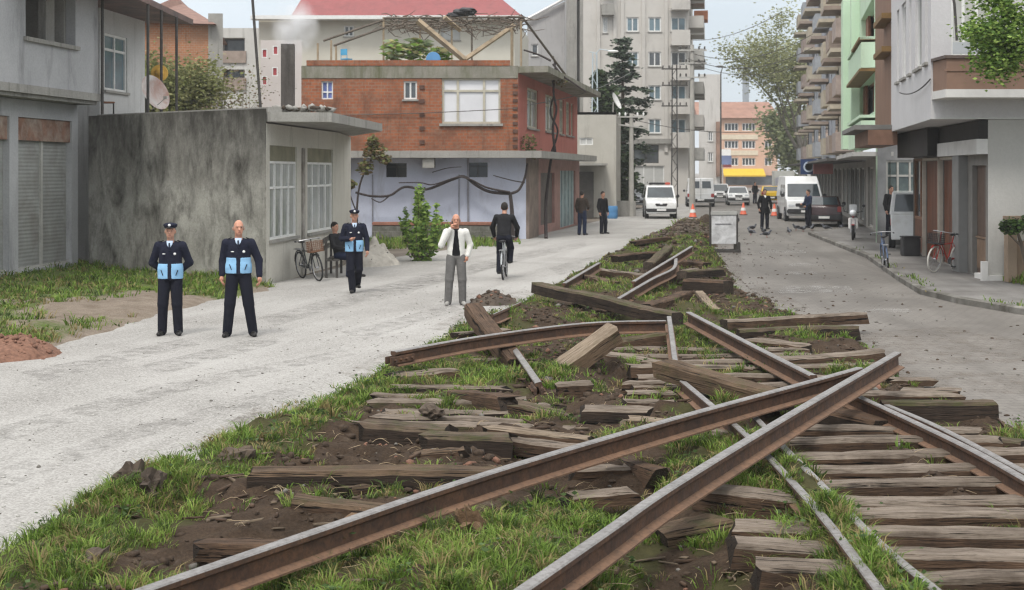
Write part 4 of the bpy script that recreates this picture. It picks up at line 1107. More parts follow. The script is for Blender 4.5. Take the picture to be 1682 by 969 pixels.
# ------------------------------------------------------------------ white house with the porch
g = Bld('porch_house', (-13, 44), 'whitewashed house with a tin porch roof on thin posts above the stained wall')
HA, HB = (D(164, 100, 38).x, 38.0), (D(238, 100, 41.3).x, 41.3)
w = MB(); g.line((-17, 38), HA); g.wall(w, 0, 7.3); g.line(HA, HB); wo = g.op(172, 58, 209, 150)
g.wall(w, 0, 7.3, [wo], .15)
g.part('wall', w, streak_wall('old_whitewash', (.50, .50, .49), (.26, .25, .24), (.6, .6, .59), amt=.25))
g.window(wo, .1, 2, (.72,), W_white, G_blue, .07)
w = MB(); q = [Vector((-13.2, 31, 7.25)), Vector((-9.68, 31, 7.06)), Vector((-9.68, 41.6, 7.06)), Vector((-13.2, 41.6, 7.25))]
up = Vector((0, 0, .16))
w.add(q + [p + up for p in q], [(3, 2, 1, 0), (4, 5, 6, 7), (0, 1, 5, 4), (1, 2, 6, 5), (2, 3, 7, 6), (3, 0, 4, 7)])
g.part('porch_roof', w, mat('rusty_tin', (.16, .10, .085), .6, .3, 2, .2, stain=(.07, .055, .05), mode='World'))
def roof_z(x): 
    t = (x - q[0].x) / (q[1].x - q[0].x); return q[0].z + (q[1].z - q[0].z) * t
for px, Y in ((168, 35.4), (243, 36.5), (265, 37.9), (290, 39.6)):
    p = D(px, 150, Y); m_ = MB(); m_.tube([(p.x, Y, 4.09), (p.x, Y, roof_z(p.x) + .02)], .04, 8); g.part('post', m_, W_dark)
# things on the terrace
def plain_chair(name, loc, rz, m_seat, m_leg, label, scale=1.0, group=None):
    t = thing(name, loc, rz, label, 'chair', group)
    s = MB(); s.box((0, 0, .45), (.42, .42, .05), bev=.012); s.build('seat', m_seat, t)
    s = MB(); s.box((0, .2, .78), (.40, .03, .3), bev=.01); s.build('backrest', m_seat, t)
    for sx in (-.18, .18):
        for sy in (-.18, .19):
            s = MB(); s.tube([(sx, sy, 0), (sx, sy, .43 if sy < 0 else .92)], .017, 7); s.build('leg', m_leg, t)
    s = MB(); s.tube([(-.18, -.18, .2), (.18, -.18, .2)], .012, 6); s.tube([(-.18, .19, .2), (.18, .19, .2)], .012, 6); s.build('stretcher', m_leg, t)
    t.scale = (scale,) * 3
    return t
p = D(174, 187, 37.3); plain_chair('terrace_chair', (p.x + .05, 37.3, 4.1), 1.9, mat('brown_seat', (.24, .11, .06), .6, .2, 4), W_dark, 'old wooden chair on the terrace behind the stained wall', .85)
p = D(244, 160, 37.6); d = thing('satellite_dish', (p.x, 37.6, 4.1), R(62), 'rusty white satellite dish standing on the flat roof terrace', 'satellite dish')
s = MB(); Mx = Matrix.Translation((0, -.12, .62)) @ Matrix.Rotation(R(68), 4, 'X'); s.lathe([(.02, .0), (.2, .02), (.36, .07), (.5, .14), (.51, .15), (.5, .15), (.35, .085), (.19, .035), (.02, .012)], 24, Mx); s.build('dish', mat('dish_paint', (.5, .49, .47), .5, .2, 1.5, stain=(.28, .12, .08), stain_scale=1.3, stain_amt=.7), d, 40)
s = MB(); s.tube([(0, .08, 0), (0, .08, .6), (0, 0, .68)], .03, 8); s.build('mast', W_dark, d)
s = MB(); s.tube([(0, -.12, .2), (0, -.6, .5)], .012, 6); s.box((0, -.62, .52), (.07, .12, .07)); s.build('feed_arm', W_grey, d)
p = D(262, 120, 38.4); s = MB(); s.lathe([(.24, 0), (.23, .02), (.13, .03), (.11, .12), (.06, .17), (.01, .18)], 18); o = s.build('straw_hat', mat('faded_yellow', (.55, .33, .07), .8, .2, 5), None, 40); o.location = (p.x, 38.4, p.z); o.rotation_euler = (R(80), 0, .2); tag(o, 'faded yellow straw hat hung on a porch post', 'hat')
m_ = MB(); m_.tube([D(428, 176, 33.2), D(412, -40, 33.2)], .035, 7); o = m_.build('roof_pole', W_dark); tag(o, 'thin dark pole leaning up from the stained wall corner', 'pole')

# ------------------------------------------------------------------ brick house
M_brick = brick_wall('red_hollow_brick', (0.36, 0.115, 0.05), (0.26, 0.085, 0.042), (0.26, 0.17, 0.12), (0.17, 0.08, 0.05))
M_pink = streak_wall('pink_render', (0.42, 0.145, 0.115), (0.24, 0.09, 0.075), (0.48, 0.18, 0.145), amt=.25)
M_lilac = streak_wall('lilac_render', (0.50, 0.53, 0.63), (0.33, 0.335, 0.375), (0.57, 0.60, 0.71), sx=.7, amt=.2)
M_moss = streak_wall('mossy_concrete', (0.22, 0.21, 0.18), (0.09, 0.095, 0.04), (0.31, 0.29, 0.25), sx=1.3, amt=.55)
g = Bld('brick_house', (-3.5, 56), 'unplastered red brick house with a lilac ground floor and vines on its roof')
YB = 52.0
FA = (D(495, 200, YB).x, YB); FB = (D(851, 200, YB).x, YB); FS = (3.3, 69.2)
BK = (FA[0] + 2.6, 69.5)
g.line(FA, FB)
zb, zt = 3.40, 6.15
w1 = g.op(528, 133, 547, 163); w2 = g.op(663, 133, 685, 163); w3 = g.op(726, 128, 822, 203)
w = MB(); g.wall(w, zb, zt, [w1, w2, w3], .2); g.line(BK, FA); g.wall(w, zb, zt)
g.part('wall', w, M_brick)
g.line(FA, FB)
m_ = MB(); g.slab(m_, 0, g.W - .0, zt + .002, 6.62, -.25, .03); g.part('ring_beam', m_, M_moss)
m_ = MB(); g.slab(m_, .2, g.W - .3, 6.623, 6.83, -.2, .05); g.part('brick_parapet', m_, M_brick)
g.window(w1, .12, 2, (.4,), W_white, glass_mat('blue_check_pane', (.10, .13, .32), .4, .8), .05, sill=False)
g.window(w2, .12, 2, (), W_white, G_room, .06)
# big curtained window: narrow, wide, narrow with a transom
a, b, c, d = w3; mbw = MB(); fw = .075
for u0, u1, z0, z1 in ((a, a + fw, b, d), (c - fw, c, b, d), (a + fw, c - fw, b, b + fw), (a + fw, c - fw, d - fw, d)): g.slab(mbw, u0, u1, z0, z1, -.14, -.06)
for f in (.27, .72): x = a + (c - a) * f; g.slab(mbw, x - .045, x + .045, b + fw, d - fw, -.14, -.063)
z = b + (d - b) * .72; g.slab(mbw, a + fw, c - fw, z - .04, z + .04, -.14, -.066)
wn = g.part('window', mbw, mat('cream_frame', (.45, .42, .34), .6, .15, 4)); q_ = MB(); q_.add([g.pt(a, b, -.12), g.pt(c, b, -.12), g.pt(c, d, -.12), g.pt(a, d, -.12)], [(0, 1, 2, 3)]); g.part('pane', q_, glass_mat('white_curtain_pane', (.66, .66, .68), .2, .08), parent=wn)
m_ = MB(); g.slab(m_, a - .1, c + .1, b - .09, b - .002, -.05, .1); g.part('sill', m_, M_conc, parent=wn)
# brick pier courses beside the big window
M_dkb = mat('dark_brick', (.11, .06, .045), .9, .3, 4, mode='World')
u = g.uz(693, 150)[0]; u2 = g.uz(846, 150)[0]
for uu_, z_, dz_ in [(u, 3.65 + k * .52, .15) for k in range(5)] + [(u2, 3.5 + k * .29, .12) for k in range(9)]:
    m_ = MB(); g.slab(m_, uu_ - .09, uu_ + .1, z_, z_ + dz_, .002, .05); g.part('toothing_brick', m_, M_dkb)
# pink street side
g.line(FB, FS)
po = [g.op(866, 133, 884, 208), g.op(896, 148, 911, 213), g.op(919, 158, 926, 216), g.op(930, 162, 936, 218), g.op(938, 164, 942, 219)]
po = [(o[0], 4.35, o[2], 5.95) for o in po]
w = MB(); g.wall(w, zb, 6.35, po, .2); g.part('side_wall', w, M_pink)
for o in po: g.window(o, .12, 2 if o[2] - o[0] > .8 else 1, (.72,), mat('cream_frame', (.45, .42, .34)), G_lace, .09)
# roof slab jutting out over the pink side, balcony slab below
n_ = g.n
w = MB(); slab_poly(w, [FA, FB, (FB[0] + n_.x * 1.15, FB[1] + n_.y * 1.15 - .1), (FS[0] + n_.x * 1.2, FS[1]), FS, BK], 6.36, 6.60); g.part('roof_slab', w, M_moss)
w = MB(); slab_poly(w, [(FA[0] + .02, YB - .06), (FB[0] - .02, YB - .06), (FB[0] + n_.x * .9, FB[1] + n_.y * .9 - .06), (FS[0] + n_.x * 1.0, FS[1]), FS, (FS[0] - 3, FS[1]), (FA[0] + .02, YB + 6)], 3.13, 3.395); g.part('floor_slab', w, M_conc)
# ground floor
GA = (D(574, 300, 53.0).x, 53.0); GB = (D(864, 300, 53.0).x, 53.0)
g.line(GA, GB); v1 = g.op(634, 268, 668, 291); v2 = g.op(768, 267, 801, 291)
w = MB(); g.wall(w, -.05, 3.128, [v1, v2], .25); g.part('lower_wall', w, M_lilac)
for o in (v1, v2):
    q_ = MB(); q_.add([g.pt(o[0], o[1], -.24), g.pt(o[2], o[1], -.24), g.pt(o[2], o[3], -.24), g.pt(o[0], o[3], -.24)], [(0, 1, 2, 3)]); wv = g.part('window', q_, G_dark)
    m_ = MB(); mx = (o[0] + o[2]) / 2
    g.slab(m_, mx - .02, mx + .02, o[1], o[3], -.2, -.17); g.slab(m_, o[0], o[2], o[3] - .16, o[3] - .13, -.2, -.17); g.part('window_bar', m_, W_dark, parent=wv)
m_ = MB(); u = g.uz(706, 260)[0]; g.slab(m_, u - .22, u + .22, 2.75, 3.127, .003, .95); g.part('bracket', m_, M_conc)
m_ = MB(); u = g.uz(769, 260)[0]; g.slab(m_, u - .04, u + .04, 0, 3.12, .003, .05)
for px in (612,): u = g.uz(px, 260)[0]; g.slab(m_, u - .025, u + .025, 0, 2.5, .003, .03)
u = g.uz(754, 260)[0]; g.slab(m_, u - .02, u + .02, 0, 2.5, .003, .03)
g.part('drain_pipe', m_, mat('pipe_grey', (.24, .24, .27), .6, .2, 5))
w = MB(); u0 = g.uz(563, 300)[0]; g.slab(w, -.55, -.003, 0, 3.12, -.3, .1); g.part('end_pier', w, mat('rusty_pier', (.19, .085, .055), .85, .35, 2, .3, mode='World'))
# ground floor along the street: piers, dark door, blue doors
g.line(GB, (FS[0] + .1, FS[1])); L = g.W
ds = [g.op(888, 275, 911, 365), g.op(920, 270, 945, 382)]
ds = [(ds[0][0], 0.35, ds[0][2], 2.55), (ds[1][0], 0.02, min(ds[1][2], L - 1), 2.65)]
w = MB(); g.wall(w, -.05, 3.128, ds, .2); g.part('shop_wall', w, mat('pink_tile', (.33, .19, .165), .75, .2, 3, .2, mode='World'))
m_ = MB(); g.slab(m_, 0, 2.4, 0, 3.12, .003, .12); g.part('pier', m_, mat('brown_pier', (.20, .155, .13), .85, .3, 2, .3, mode='World'))
m_ = MB(); g.slab(m_, ds[0][0], ds[0][2], ds[0][1], ds[0][3], -.2, -.12); g.part('door', m_, mat('dim_door', (.12, .10, .09), .6, .3, 3))
m_ = MB(); n = 9
for k in range(n): 
    a = ds[1][0] + (ds[1][2] - ds[1][0]) * k / n; b = ds[1][0] + (ds[1][2] - ds[1][0]) * (k + .9) / n; g.slab(m_, a, b, .02, 2.65, -.16, -.08 - .04 * (k % 2))
g.part('folding_door', m_, mat('pale_teal_paint', (.30, .385, .40), .6, .15, 4, stain=(.2, .24, .24), mode='World'))
# low rubble wall in front of the lilac ground floor
m_ = MB(); rr = random.Random(5)
LA, LB = D(612, 400, 51.2), D(838, 400, 51.2)
m_.box(((LA.x + LB.x) / 2, 51.2, .28), (LB.x - LA.x, .35, .62))
lw = thing('rubble_garden_wall', ((LA.x + LB.x) / 2, 51.2, 0), 0, 'low grey rubble wall below the lilac ground floor', 'garden wall')
m_.v = [(p[0] - lw.location.x, p[1] - lw.location.y, p[2]) for p in m_.v]
m_.build('stonework', brick_wall('rubble_stone', (.20, .19, .17), (.13, .125, .11), (.25, .24, .22), (.08, .08, .06), 1.0, .34, .19), lw)
m_ = MB(); m_.box((-.3, 0, .66), (LB.x - LA.x - .6, .42, .12), bev=.02); m_.build('coping', mat('brick_coping', (.28, .13, .09), .9, .3, 4, .4, mode='World'), lw)

# ------------------------------------------------------------------ red roofed building and its neighbours behind
M_cream = streak_wall('cream_render', (.55, .525, .45), (.42, .395, .34), (.60, .575, .50), sx=.5, amt=.15)
g = Bld('red_roof_building', (D(640, 200, 82).x, 88), 'long cream building with a dull red roof behind the brick house')
a, b = D(425, 0, 82).x, D(845, 0, 82).x
g.line((a, 82), (b, 82)); wz = g.op(565, 42, 581, 60); rw = g.op(724, 46, 756, 66)
w = MB(); zc = D(0, 28, 82).z; g.wall(w, 0, zc, [wz, rw], .2); g.line((b, 82), (b + 1, 95)); g.wall(w, 0, zc); g.part('wall', w, M_cream); g.line((a, 82), (b, 82))
g.window(wz, .12, 2, (), W_white, G_room, .08); g.window(rw, .12, 1, (), W_grey, G_curt, .08)
rm = mat('dull_red_roof', (.27, .085, .085), .75, .15, 1.2, .15, mode='World', stain=(.2, .07, .07))
w = MB(); a2 = D(482, 0, 82).x
vs = [(a2, 81.3, zc + .05), (b + .5, 81.3, zc - .05), (b + .5, 96, zc), (a2, 96, zc), (a2 + 1.2, 88, zc + 4.5), (b - 4.0, 88, zc + 4.5)]
w.add(vs, [(0, 1, 5, 4), (1, 2, 5), (2, 3, 4, 5), (3, 0, 4), (3, 2, 1, 0)]); g.part('roof', w, rm)
m_ = MB(); m_.box(((a + b) / 2, 81.4, zc - .12), (b - a + .6, .9, .22)); g.part('eaves', m_, W_white)
m_ = MB()
for px in (550, 731): p = D(px, 15, 84); m_.box((p.x, 84.5, zc + 1.6), (.35, .35, 1.6))
g.part('chimney', m_, W_white)
# pale building with red shutters
g = Bld('red_shutter_building', (D(470, 100, 75).x, 78), 'pale pink block with small red shutters behind the chimney')
a, b = D(428, 0, 75).x, D(496, 0, 75).x; g.line((a, 75), (b, 75))
ops = [g.op(x, y, x + 9, y + 15) for x, y in ((422 + 8, 80), (447, 110), (430, 125), (448, 75))]
w = MB(); g.wall(w, 0, D(0, 66, 75).z, ops, .1); g.part('wall', w, streak_wall('pinkish_render', (.55, .50, .475), (.42, .38, .36), (.6, .55, .52), amt=.2))
for o in ops: g.window(o, .06, 1, (), W_white, mat('red_shutter', (.36, .06, .07), .6, .2, 3), .05, sill=False)
# white balcony block
g = Bld('balcony_block', (D(395, 100, 92).x, 96), 'weathered white block with deep balconies beyond the terrace')
a, b = D(350, 0, 92).x, D(430, 0, 92).x; g.line((a, 92), (b, 92))
ops = [g.op(364, 62, 402, 96), g.op(364, 114, 402, 140)]
w = MB(); g.wall(w, 0, D(0, 46, 92).z, ops, 1.0); g.line((b, 92), (D(436, 0, 98).x, 98)); g.wall(w, 0, D(0, 46, 92).z); g.line((a, 92), (b, 92)); g.part('wall', w, streak_wall('grey_white_render', (.50, .49, .455), (.3, .29, .26), (.58, .57, .54), amt=.35))
for o in ops:
    m_ = MB(); g.slab(m_, o[0], o[2], o[1], o[3], -1.1, -1.0); g.part('balcony_door', m_, G_room)
    m_ = MB(); g.slab(m_, o[0] - .1, o[2] + .1, o[1] - .3, o[1] + .5, .002, .12); g.part('balcony_parapet', m_, mat('brownish_parapet', (.30, .24, .2), .8, .2, 2, mode='World'))
# orange brick block with a brown hip roof
g = Bld('orange_brick_block', (D(290, 100, 70).x, 75), 'orange brick block with a brown tiled roof behind the porch posts')
a, b = D(200, 0, 70).x, D(342, 0, 70).x; g.line((a, 70), (b, 70)); zc = D(0, 38, 70).z
w = MB(); g.wall(w, 0, zc); g.part('wall', w, brick_wall('orange_brick', (.40, .17, .08), (.33, .14, .07), (.35, .24, .17), (.27, .15, .09)))
w = MB(); g.line((b, 70), (b + .75, 70)); g.wall(w, 0, zc + .5); g.line((b + .75, 70), (D(366, 0, 73).x, 73)); g.wall(w, 0, zc + .5); g.part('concrete_corner', w, M_conc)
w = MB(); w.add([(a, 69.5, zc + .05), (b + .5, 69.5, zc - .1), (b - 1.5, 82, zc), (a, 82, zc), ((a + b) / 2 - .6, 75, zc + 2.0), (b - 2.5, 75, zc + 1.6)], [(0, 1, 5, 4), (1, 2, 5), (2, 3, 4, 5), (3, 0, 4), (3, 2, 1, 0)])
g.part('roof', w, mat('brown_tiles', (.21, .125, .10), .8, .25, 3, .2, mode='World'))
# ------------------------------------------------------------------ concrete shed by the two waiting men
g = Bld('concrete_annex', (D(975, 300, 78).x, 80), 'blank beige concrete annex with a small porch roof beyond the pink house')
a, b = D(930, 0, 78).x, D(1012, 0, 78).x; g.line((a, 78), (b, 78)); zc = D(0, 184, 78).z
o1 = g.op(952, 226, 974, 238)
w = MB(); g.wall(w, 0, zc, [o1], .15); g.line((b, 78), (b + .9, 86)); g.wall(w, 0, zc); slab_poly(w, [(a, 78), (b, 78), (b + .9, 86), (a, 86)], zc - .15, zc - .002); g.part('wall', w, streak_wall('beige_render', (.43, .41, .36), (.27, .25, .22), (.5, .48, .43), amt=.3))
g.line((a, 78), (b, 78)); g.window(o1, .1, 2, (), W_white, G_curt, .06, sill=False)
m_ = MB(); p = D(975, 270, 77); m_.box((p.x - .2, 77.2, p.z), (1.9, 1.7, .12)); m_.box((p.x - .35, 77.3, p.z + .2), (.9, 1.0, .14)); g.part('porch_roof', m_, M_conc)
m_ = MB(); p = D(962, 300, 77.4); m_.box((p.x, 77.6, 1.3), (.9, .6, 2.6)); g.part('doorway', m_, W_dark)
# low wall and blue barrel beyond it
p = D(1022, 350, 80); m_ = MB(); m_.box((0, 0, .45), (1.6, .25, .9), bev=.02); o = m_.build('concrete_garden_wall', M_conc); o.location = (p.x, 80, 0); tag(o, 'short pale concrete wall beside the blue barrel', 'garden wall')
p = D(1006, 350, 76); m_ = MB(); m_.lathe([(.26, 0), (.29, .05), (.3, .3), (.29, .33), (.3, .36), (.29, .66), (.27, .7)], 18); o = m_.build('plastic_barrel', mat('blue_plastic', (.08, .22, .42), .45, .1, 4), None, 40); o.location = (p.x, 76, 0); tag(o, 'blue plastic barrel in front of the concrete annex', 'barrel')

# ------------------------------------------------------------------ tall apartment blocks
def grid_ops(g, xs, ys, wpx, hpx): return [g.op(x, y, x + wpx, y + hpx) for x in xs for y in ys]
M_tower = streak_wall('tower_render', (.51, .485, .445), (.37, .35, .325), (.57, .545, .505), sx=.5, amt=.2)
YT = 112.0
g = Bld('apartment_tower', (D(1050, 300, YT).x, 118), 'tall beige apartment tower with white framed windows and corner balconies')
a, b = D(957, 0, YT).x, D(1131, 0, YT).x
g.line((a, YT), (b, YT))
ys = [-30, 28, 85, 140, 195]
ops = grid_ops(g, (1065,), ys, 21, 24) + grid_ops(g, (1029,), (-30, 28, 85), 20, 24) + grid_ops(g, (1102,), ys, 25, 24) + grid_ops(g, (990,), (-30, 28), 8, 26)
shop = g.op(1041, 272, 1091, 326); off = g.op(1041, 238, 1082, 268)
w = MB(); g.wall(w, 0, D(0, -90, YT).z, ops + [shop, off], .22)
E2 = (b + 3.0, YT + 20); g.line((b, YT), E2); so = []
for k in range(8): so.append((3.0, 4.0 + 2.75 * k, 5.0, 5.8 + 2.75 * k)); so.append((9.0, 4.0 + 2.75 * k, 12.0, 5.8 + 2.75 * k))
g.wall(w, 0, D(0, -90, YT).z, so, .22); g.part('wall', w, M_tower)
for o in so: g.window(o, .15, 2, (), W_white, G_room, .09, sill=False)
# balconies on the street side
for k in range(8):
    for u in (2.2, 8.2):
        m_ = MB(); g.slab(m_, u, u + 4.4, 3.6 + 2.75 * k, 3.75 + 2.75 * k, .002, 1.2); g.slab(m_, u, u + 4.4, 3.753 + 2.75 * k, 4.6 + 2.75 * k, 1.1, 1.2); g.slab(m_, u, u + .1, 3.753 + 2.75 * k, 4.6 + 2.75 * k, .002, 1.09)
        g.part('balcony', m_, (M_tower, M_conc, W_grey)[(k + int(u)) % 3])
m_ = MB(); g.slab(m_, 8.0, 10.8, 15.9, 16.7, .3, 1.5); g.part('awning', m_, mat('orange_awning', (.48, .19, .10), .8, .2, 3, mode='World'))
g.line((a, YT), (b, YT))
for o in ops: g.window(o, .14, 2, (), W_white, G_blue if (o[0] + o[1]) % 2 > .6 else G_room, .1)
g.window(shop, .15, 3, (), W_white, G_curt, .07, sill=False); g.window(off, .15, 2, (), W_dark, G_room, .07, sill=False)
m_ = MB()
for px in (983, 1010, 1022, 1057, 1094): 
    u = g.uz(px, 0)[0]; g.slab(m_, u - .14, u + .14, 4.2, 17.9, .002, .16)
g.part('pilaster', m_, M_tower)
for y in ys:   # front corner balconies
    o = g.op(1101, y + 26, 1131, y + 45); m_ = MB(); g.slab(m_, o[0], o[2], o[1] - .15, o[1], .002, 1.1); g.slab(m_, o[0], o[2], o[1] + .003, o[3] + .15, 1.0, 1.1); g.part('balcony', m_, M_tower)
for y in (-30, 8):
    o = g.op(988, y, 1008, y + 18); m_ = MB(); g.slab(m_, o[0], o[2], o[1], o[3], .002, .8); g.part('balcony', m_, M_conc)
m_ = MB(); o = g.op(955, 228, 1131, 236); g.slab(m_, 0, g.W, o[1], o[3], .002, .35); g.part('string_course', m_, M_conc)
# grey slab block left of it
YS = 100.0
g = Bld('slab_block', (D(915, 200, YS).x, 104), 'grey slab block with tall ribs rising behind the pink house')
a, b = D(930, 0, YS).x, D(957, 0, YS).x; a0 = D(866, 0, YS + 3).x
g.line((a, YS), (b, YS)); ops = grid_ops(g, (957 - 5,), (38, 96), 3, 20)
w = MB(); g.wall(w, 0, 17, []); g.line((a0, YS + 3), (a, YS + 3)); o3 = [g.op(873, 72, 884, 92), g.op(913, 14, 917, 24), g.op(886, 110, 896, 130)]
t0, t1 = D(866, 32, YS + 3).z, D(930, 2, YS + 3).z
g.line((a, YS + 3), (a, YS)); g.wall(w, 0, 17); g.line((a0, YS + 3), (a, YS + 3)); g.wall(w, 0, t0, o3[:1] + o3[2:], .2)
w.add([g.pt(0, t0), g.pt(g.W, t0), g.pt(g.W, t1)], [(0, 1, 2)]); g.part('wall', w, streak_wall('cool_grey_render', (.38, .375, .37), (.24, .235, .23), (.44, .435, .43), amt=.25))
for o in o3[:1] + o3[2:]: g.window(o, .15, 1, (), W_white, G_room, .08)
m_ = MB(); m_.tube([g.pt(-1.5, t0 - .8, .3), g.pt(g.W, t1 + .15, .3)], .12, 6); g.part('roof_edge', m_, W_white)
g.line((a, YS), (b, YS)); m_ = MB(); u = g.W
for f, t in ((.0, .5), (.42, .25), (.80, .25)): g.slab(m_, u * f, u * f + t, 3, 16.9, .002, .6)
g.part('rib', m_, M_conc); m_ = MB(); g.slab(m_, u * .52, u * .78, 3, 16.9, .002, .1); g.part('dark_strip', m_, mat('dark_strip', (.15, .145, .14), .8, .2, 1, mode='World'))
# end of the street: orange three storey block
YO = 224.0
g = Bld('orange_block', (D(1230, 300, YO).x, 230), 'three storey apricot block with a yellow shop awning closing the street', 'building')
a, b = D(1150, 0, YO).x, D(1277, 0, YO).x; g.line((a, YO), (b, YO)); zc = D(0, 194, YO).z
ops = [g.op(x, y, x + w_, y + 13) for y in (202, 231, 259) for x, w_ in ((1190, 23), (1219, 22), (1256, 12))]
dr = g.op(1192, 288, 1270, 304)
w = MB(); g.wall(w, 0, zc, ops + [dr], .3); g.line((b, YO), (b + 1, YO + 12)); g.wall(w, 0, zc); g.line((a, YO), (b, YO)); g.part('wall', w, streak_wall('apricot_render', (.55, .35, .25), (.45, .29, .21), (.6, .39, .29), amt=.15))
for o in ops: g.window(o, .25, 4 if o[2] - o[0] > 1.5 else 2, (), W_white, G_dark, .12, sill=False)
m_ = MB(); g.slab(m_, dr[0], dr[2], dr[1], dr[3], -.35, -.3); g.part('shop_glass', m_, G_room)
m_ = MB(); o = g.op(1186, 277, 1254, 290); w_ = MB(); w_.add([g.pt(o[0], o[1], 2.0), g.pt(o[2], o[1], 2.0), g.pt(o[2], o[3], .02), g.pt(o[0], o[3], .02), g.pt(o[0], o[1] + .25, 2.0), g.pt(o[2], o[1] + .25, 2.0)], [(0, 1, 5, 4), (4, 5, 2, 3)])
g.part('awning', w_, mat('yellow_awning', (.62, .40, .03), .7, .1, 3, mode='World'))
m_ = MB(); 
for y in (221, 247): o = g.op(1184, y, 1245, y + 8); g.slab(m_, o[0], o[2], o[1], o[3], .002, .12)
g.part('pale_band', m_, mat('pale_band', (.6, .52, .40), .8, .1, 2, mode='World'))
m_ = MB(); o = g.op(1185, 245, 1200, 257); g.slab(m_, o[0], o[2], o[1], o[3], .125, .3); g.part('sign_board', m_, W_white)
w = MB(); w.add([(a - .5, YO - .8, zc), (b + .5, YO - .8, zc), (b + .5, YO + 13, zc), (a - .5, YO + 13, zc), (a - .5, YO + 5, zc + 2.9), (b - .5, YO + 5, zc + 2.9)], [(0, 1, 5, 4), (1, 2, 5), (2, 3, 4, 5), (3, 0, 4), (3, 2, 1, 0)])
g.part('roof', w, mat('russet_tiles', (.27, .15, .11), .8, .2, .8, .2, mode='World'))
# white gable end and brown edge between the tower and the end block
g = Bld('narrow_white_block', (D(1172, 200, 150).x, 152), 'narrow white block squeezed between the tower and the apricot block')
a, b = D(1148, 0, 150).x, D(1183, 0, 150).x; g.line((a, 150), (b, 150)); w = MB(); ops = [g.op(1163, 216, 1171, 232), g.op(1163, 250, 1171, 266)]
g.wall(w, 0, D(0, 122, 150).z, ops, .2); g.part('wall', w, streak_wall('off_white_render', (.52, .5, .47), (.3, .28, .26), (.58, .56, .53), amt=.3))
for o in ops: g.window(o, .15, 2, (), W_white, G_room, .1)
m_ = MB(); o = g.op(1176, 200, 1183, 290); g.slab(m_, o[0], o[2], o[1], o[3], .002, .6); g.part('brown_balcony_stack', m_, mat('brown_render', (.25, .16, .12), .8, .3, 1, mode='World'))
m_ = MB(); o = g.op(1178, 256, 1194, 278); g.slab(m_, o[0], o[2], o[1] + .5, o[3], 3, 3.15); o2 = g.part('shop_sign', m_, mat('blue_sign', (.16, .20, .33), .5, .3, .6, mode='World')); m_ = MB(); g.slab(m_, o[0] + .2, o[2], o[1] + .2, o[1] + .49, 3, 3.15); g.part('sign_strip', m_, mat('red_sign', (.25, .07, .07), .5, .2, 1), parent=o2)
m_ = MB(); o = g.op(1178, 256, 1194, 278); 
g.slab(m_, o[0] + .1, o[0] + .2, 0, o[1] + .5, 2.9, 3.0); g.part('sign_post', m_, W_grey)

# ------------------------------------------------------------------ buildings on the other side of the street
M_pebble = streak_wall('pale_lilac_render', (.52, .51, .515), (.40, .39, .385), (.57, .56, .565), sx=.6, amt=.12)
g = Bld('corner_building', (13, 36), 'pale corner building whose upper floor overhangs a dark arcade')
UA, UB = (9.54, 31.2), (11.35, 41.0)     # overhanging upper floor along the street
g.line(UB, UA)                            # seen from the street the facade runs towards the camera
ops = [g.op(x0, -40, x1, yb) for x0, x1, yb in ((1473, 1477, 108), (1481, 1488, 102), (1493, 1497, 97), (1503, 1514, 86), (1519, 1524, 80))]
ops = [(o[0], 5.15, o[2], 7.2) for o in ops]
w = MB(); g.wall(w, 3.82, 9.5, ops, .16)
for o in ops:
    g.window(o, .12, 1, (), W_white, G_room if o[2] - o[0] < 1.4 else G_dark, .09)
FR = (18, 31.2)
g.line(UA, FR); dr = g.op(1562, 20, 1628, 96); dr = (dr[0], 5.2, dr[2], 7.3)
g.wall(w, 3.82, 9.5, [dr], .18)
slab_poly(w, [UA, FR, (18, 44), (UB[0], 44), UB], 3.80, 3.818)
g.part('upper_wall', w, M_pebble)
g.window(dr, .14, 3, (), W_white, G_curt, .07, sill=False)
# balcony with brown parapet facing the camera
m_ = MB(); g.slab(m_, .02, 8, 4.24, 4.42, .002, 1.0); g.part('balcony_slab', m_, mat('white_plaster', (.58, .57, .55), .85, .1, 2, mode='World'))
m_ = MB(); g.slab(m_, .05, 8, 4.423, 5.10, .88, .98); g.slab(m_, .05, .15, 4.423, 5.10, .002, .87); g.slab(m_, 0, 8, 4.82, 4.86, .981, 1.0); g.part('balcony_parapet', m_, mat('brown_parapet', (.215, .135, .098), .8, .12, 2, mode='World'))
m_ = MB(); g.slab(m_, .0, 8, 5.103, 5.17, .84, 1.02); g.slab(m_, 0, .19, 5.103, 5.17, .002, .838); g.part('coping', m_, mat('dark_coping', (.1, .075, .065), .7, .2, 3))
m_ = MB(); g.slab(m_, .2, 8, 5.2, 5.46, .92, .94); g.part('balcony_glass', m_, mat('frosted_panel', (.42, .44, .46), .3, .1, 2))
m_ = MB(); m_.tube([g.pt(.1, 7.0, .9), g.pt(.25, 6.3, .9), g.pt(.3, 5.5, .9)], .03, 6); g.part('cable', m_, W_dark)
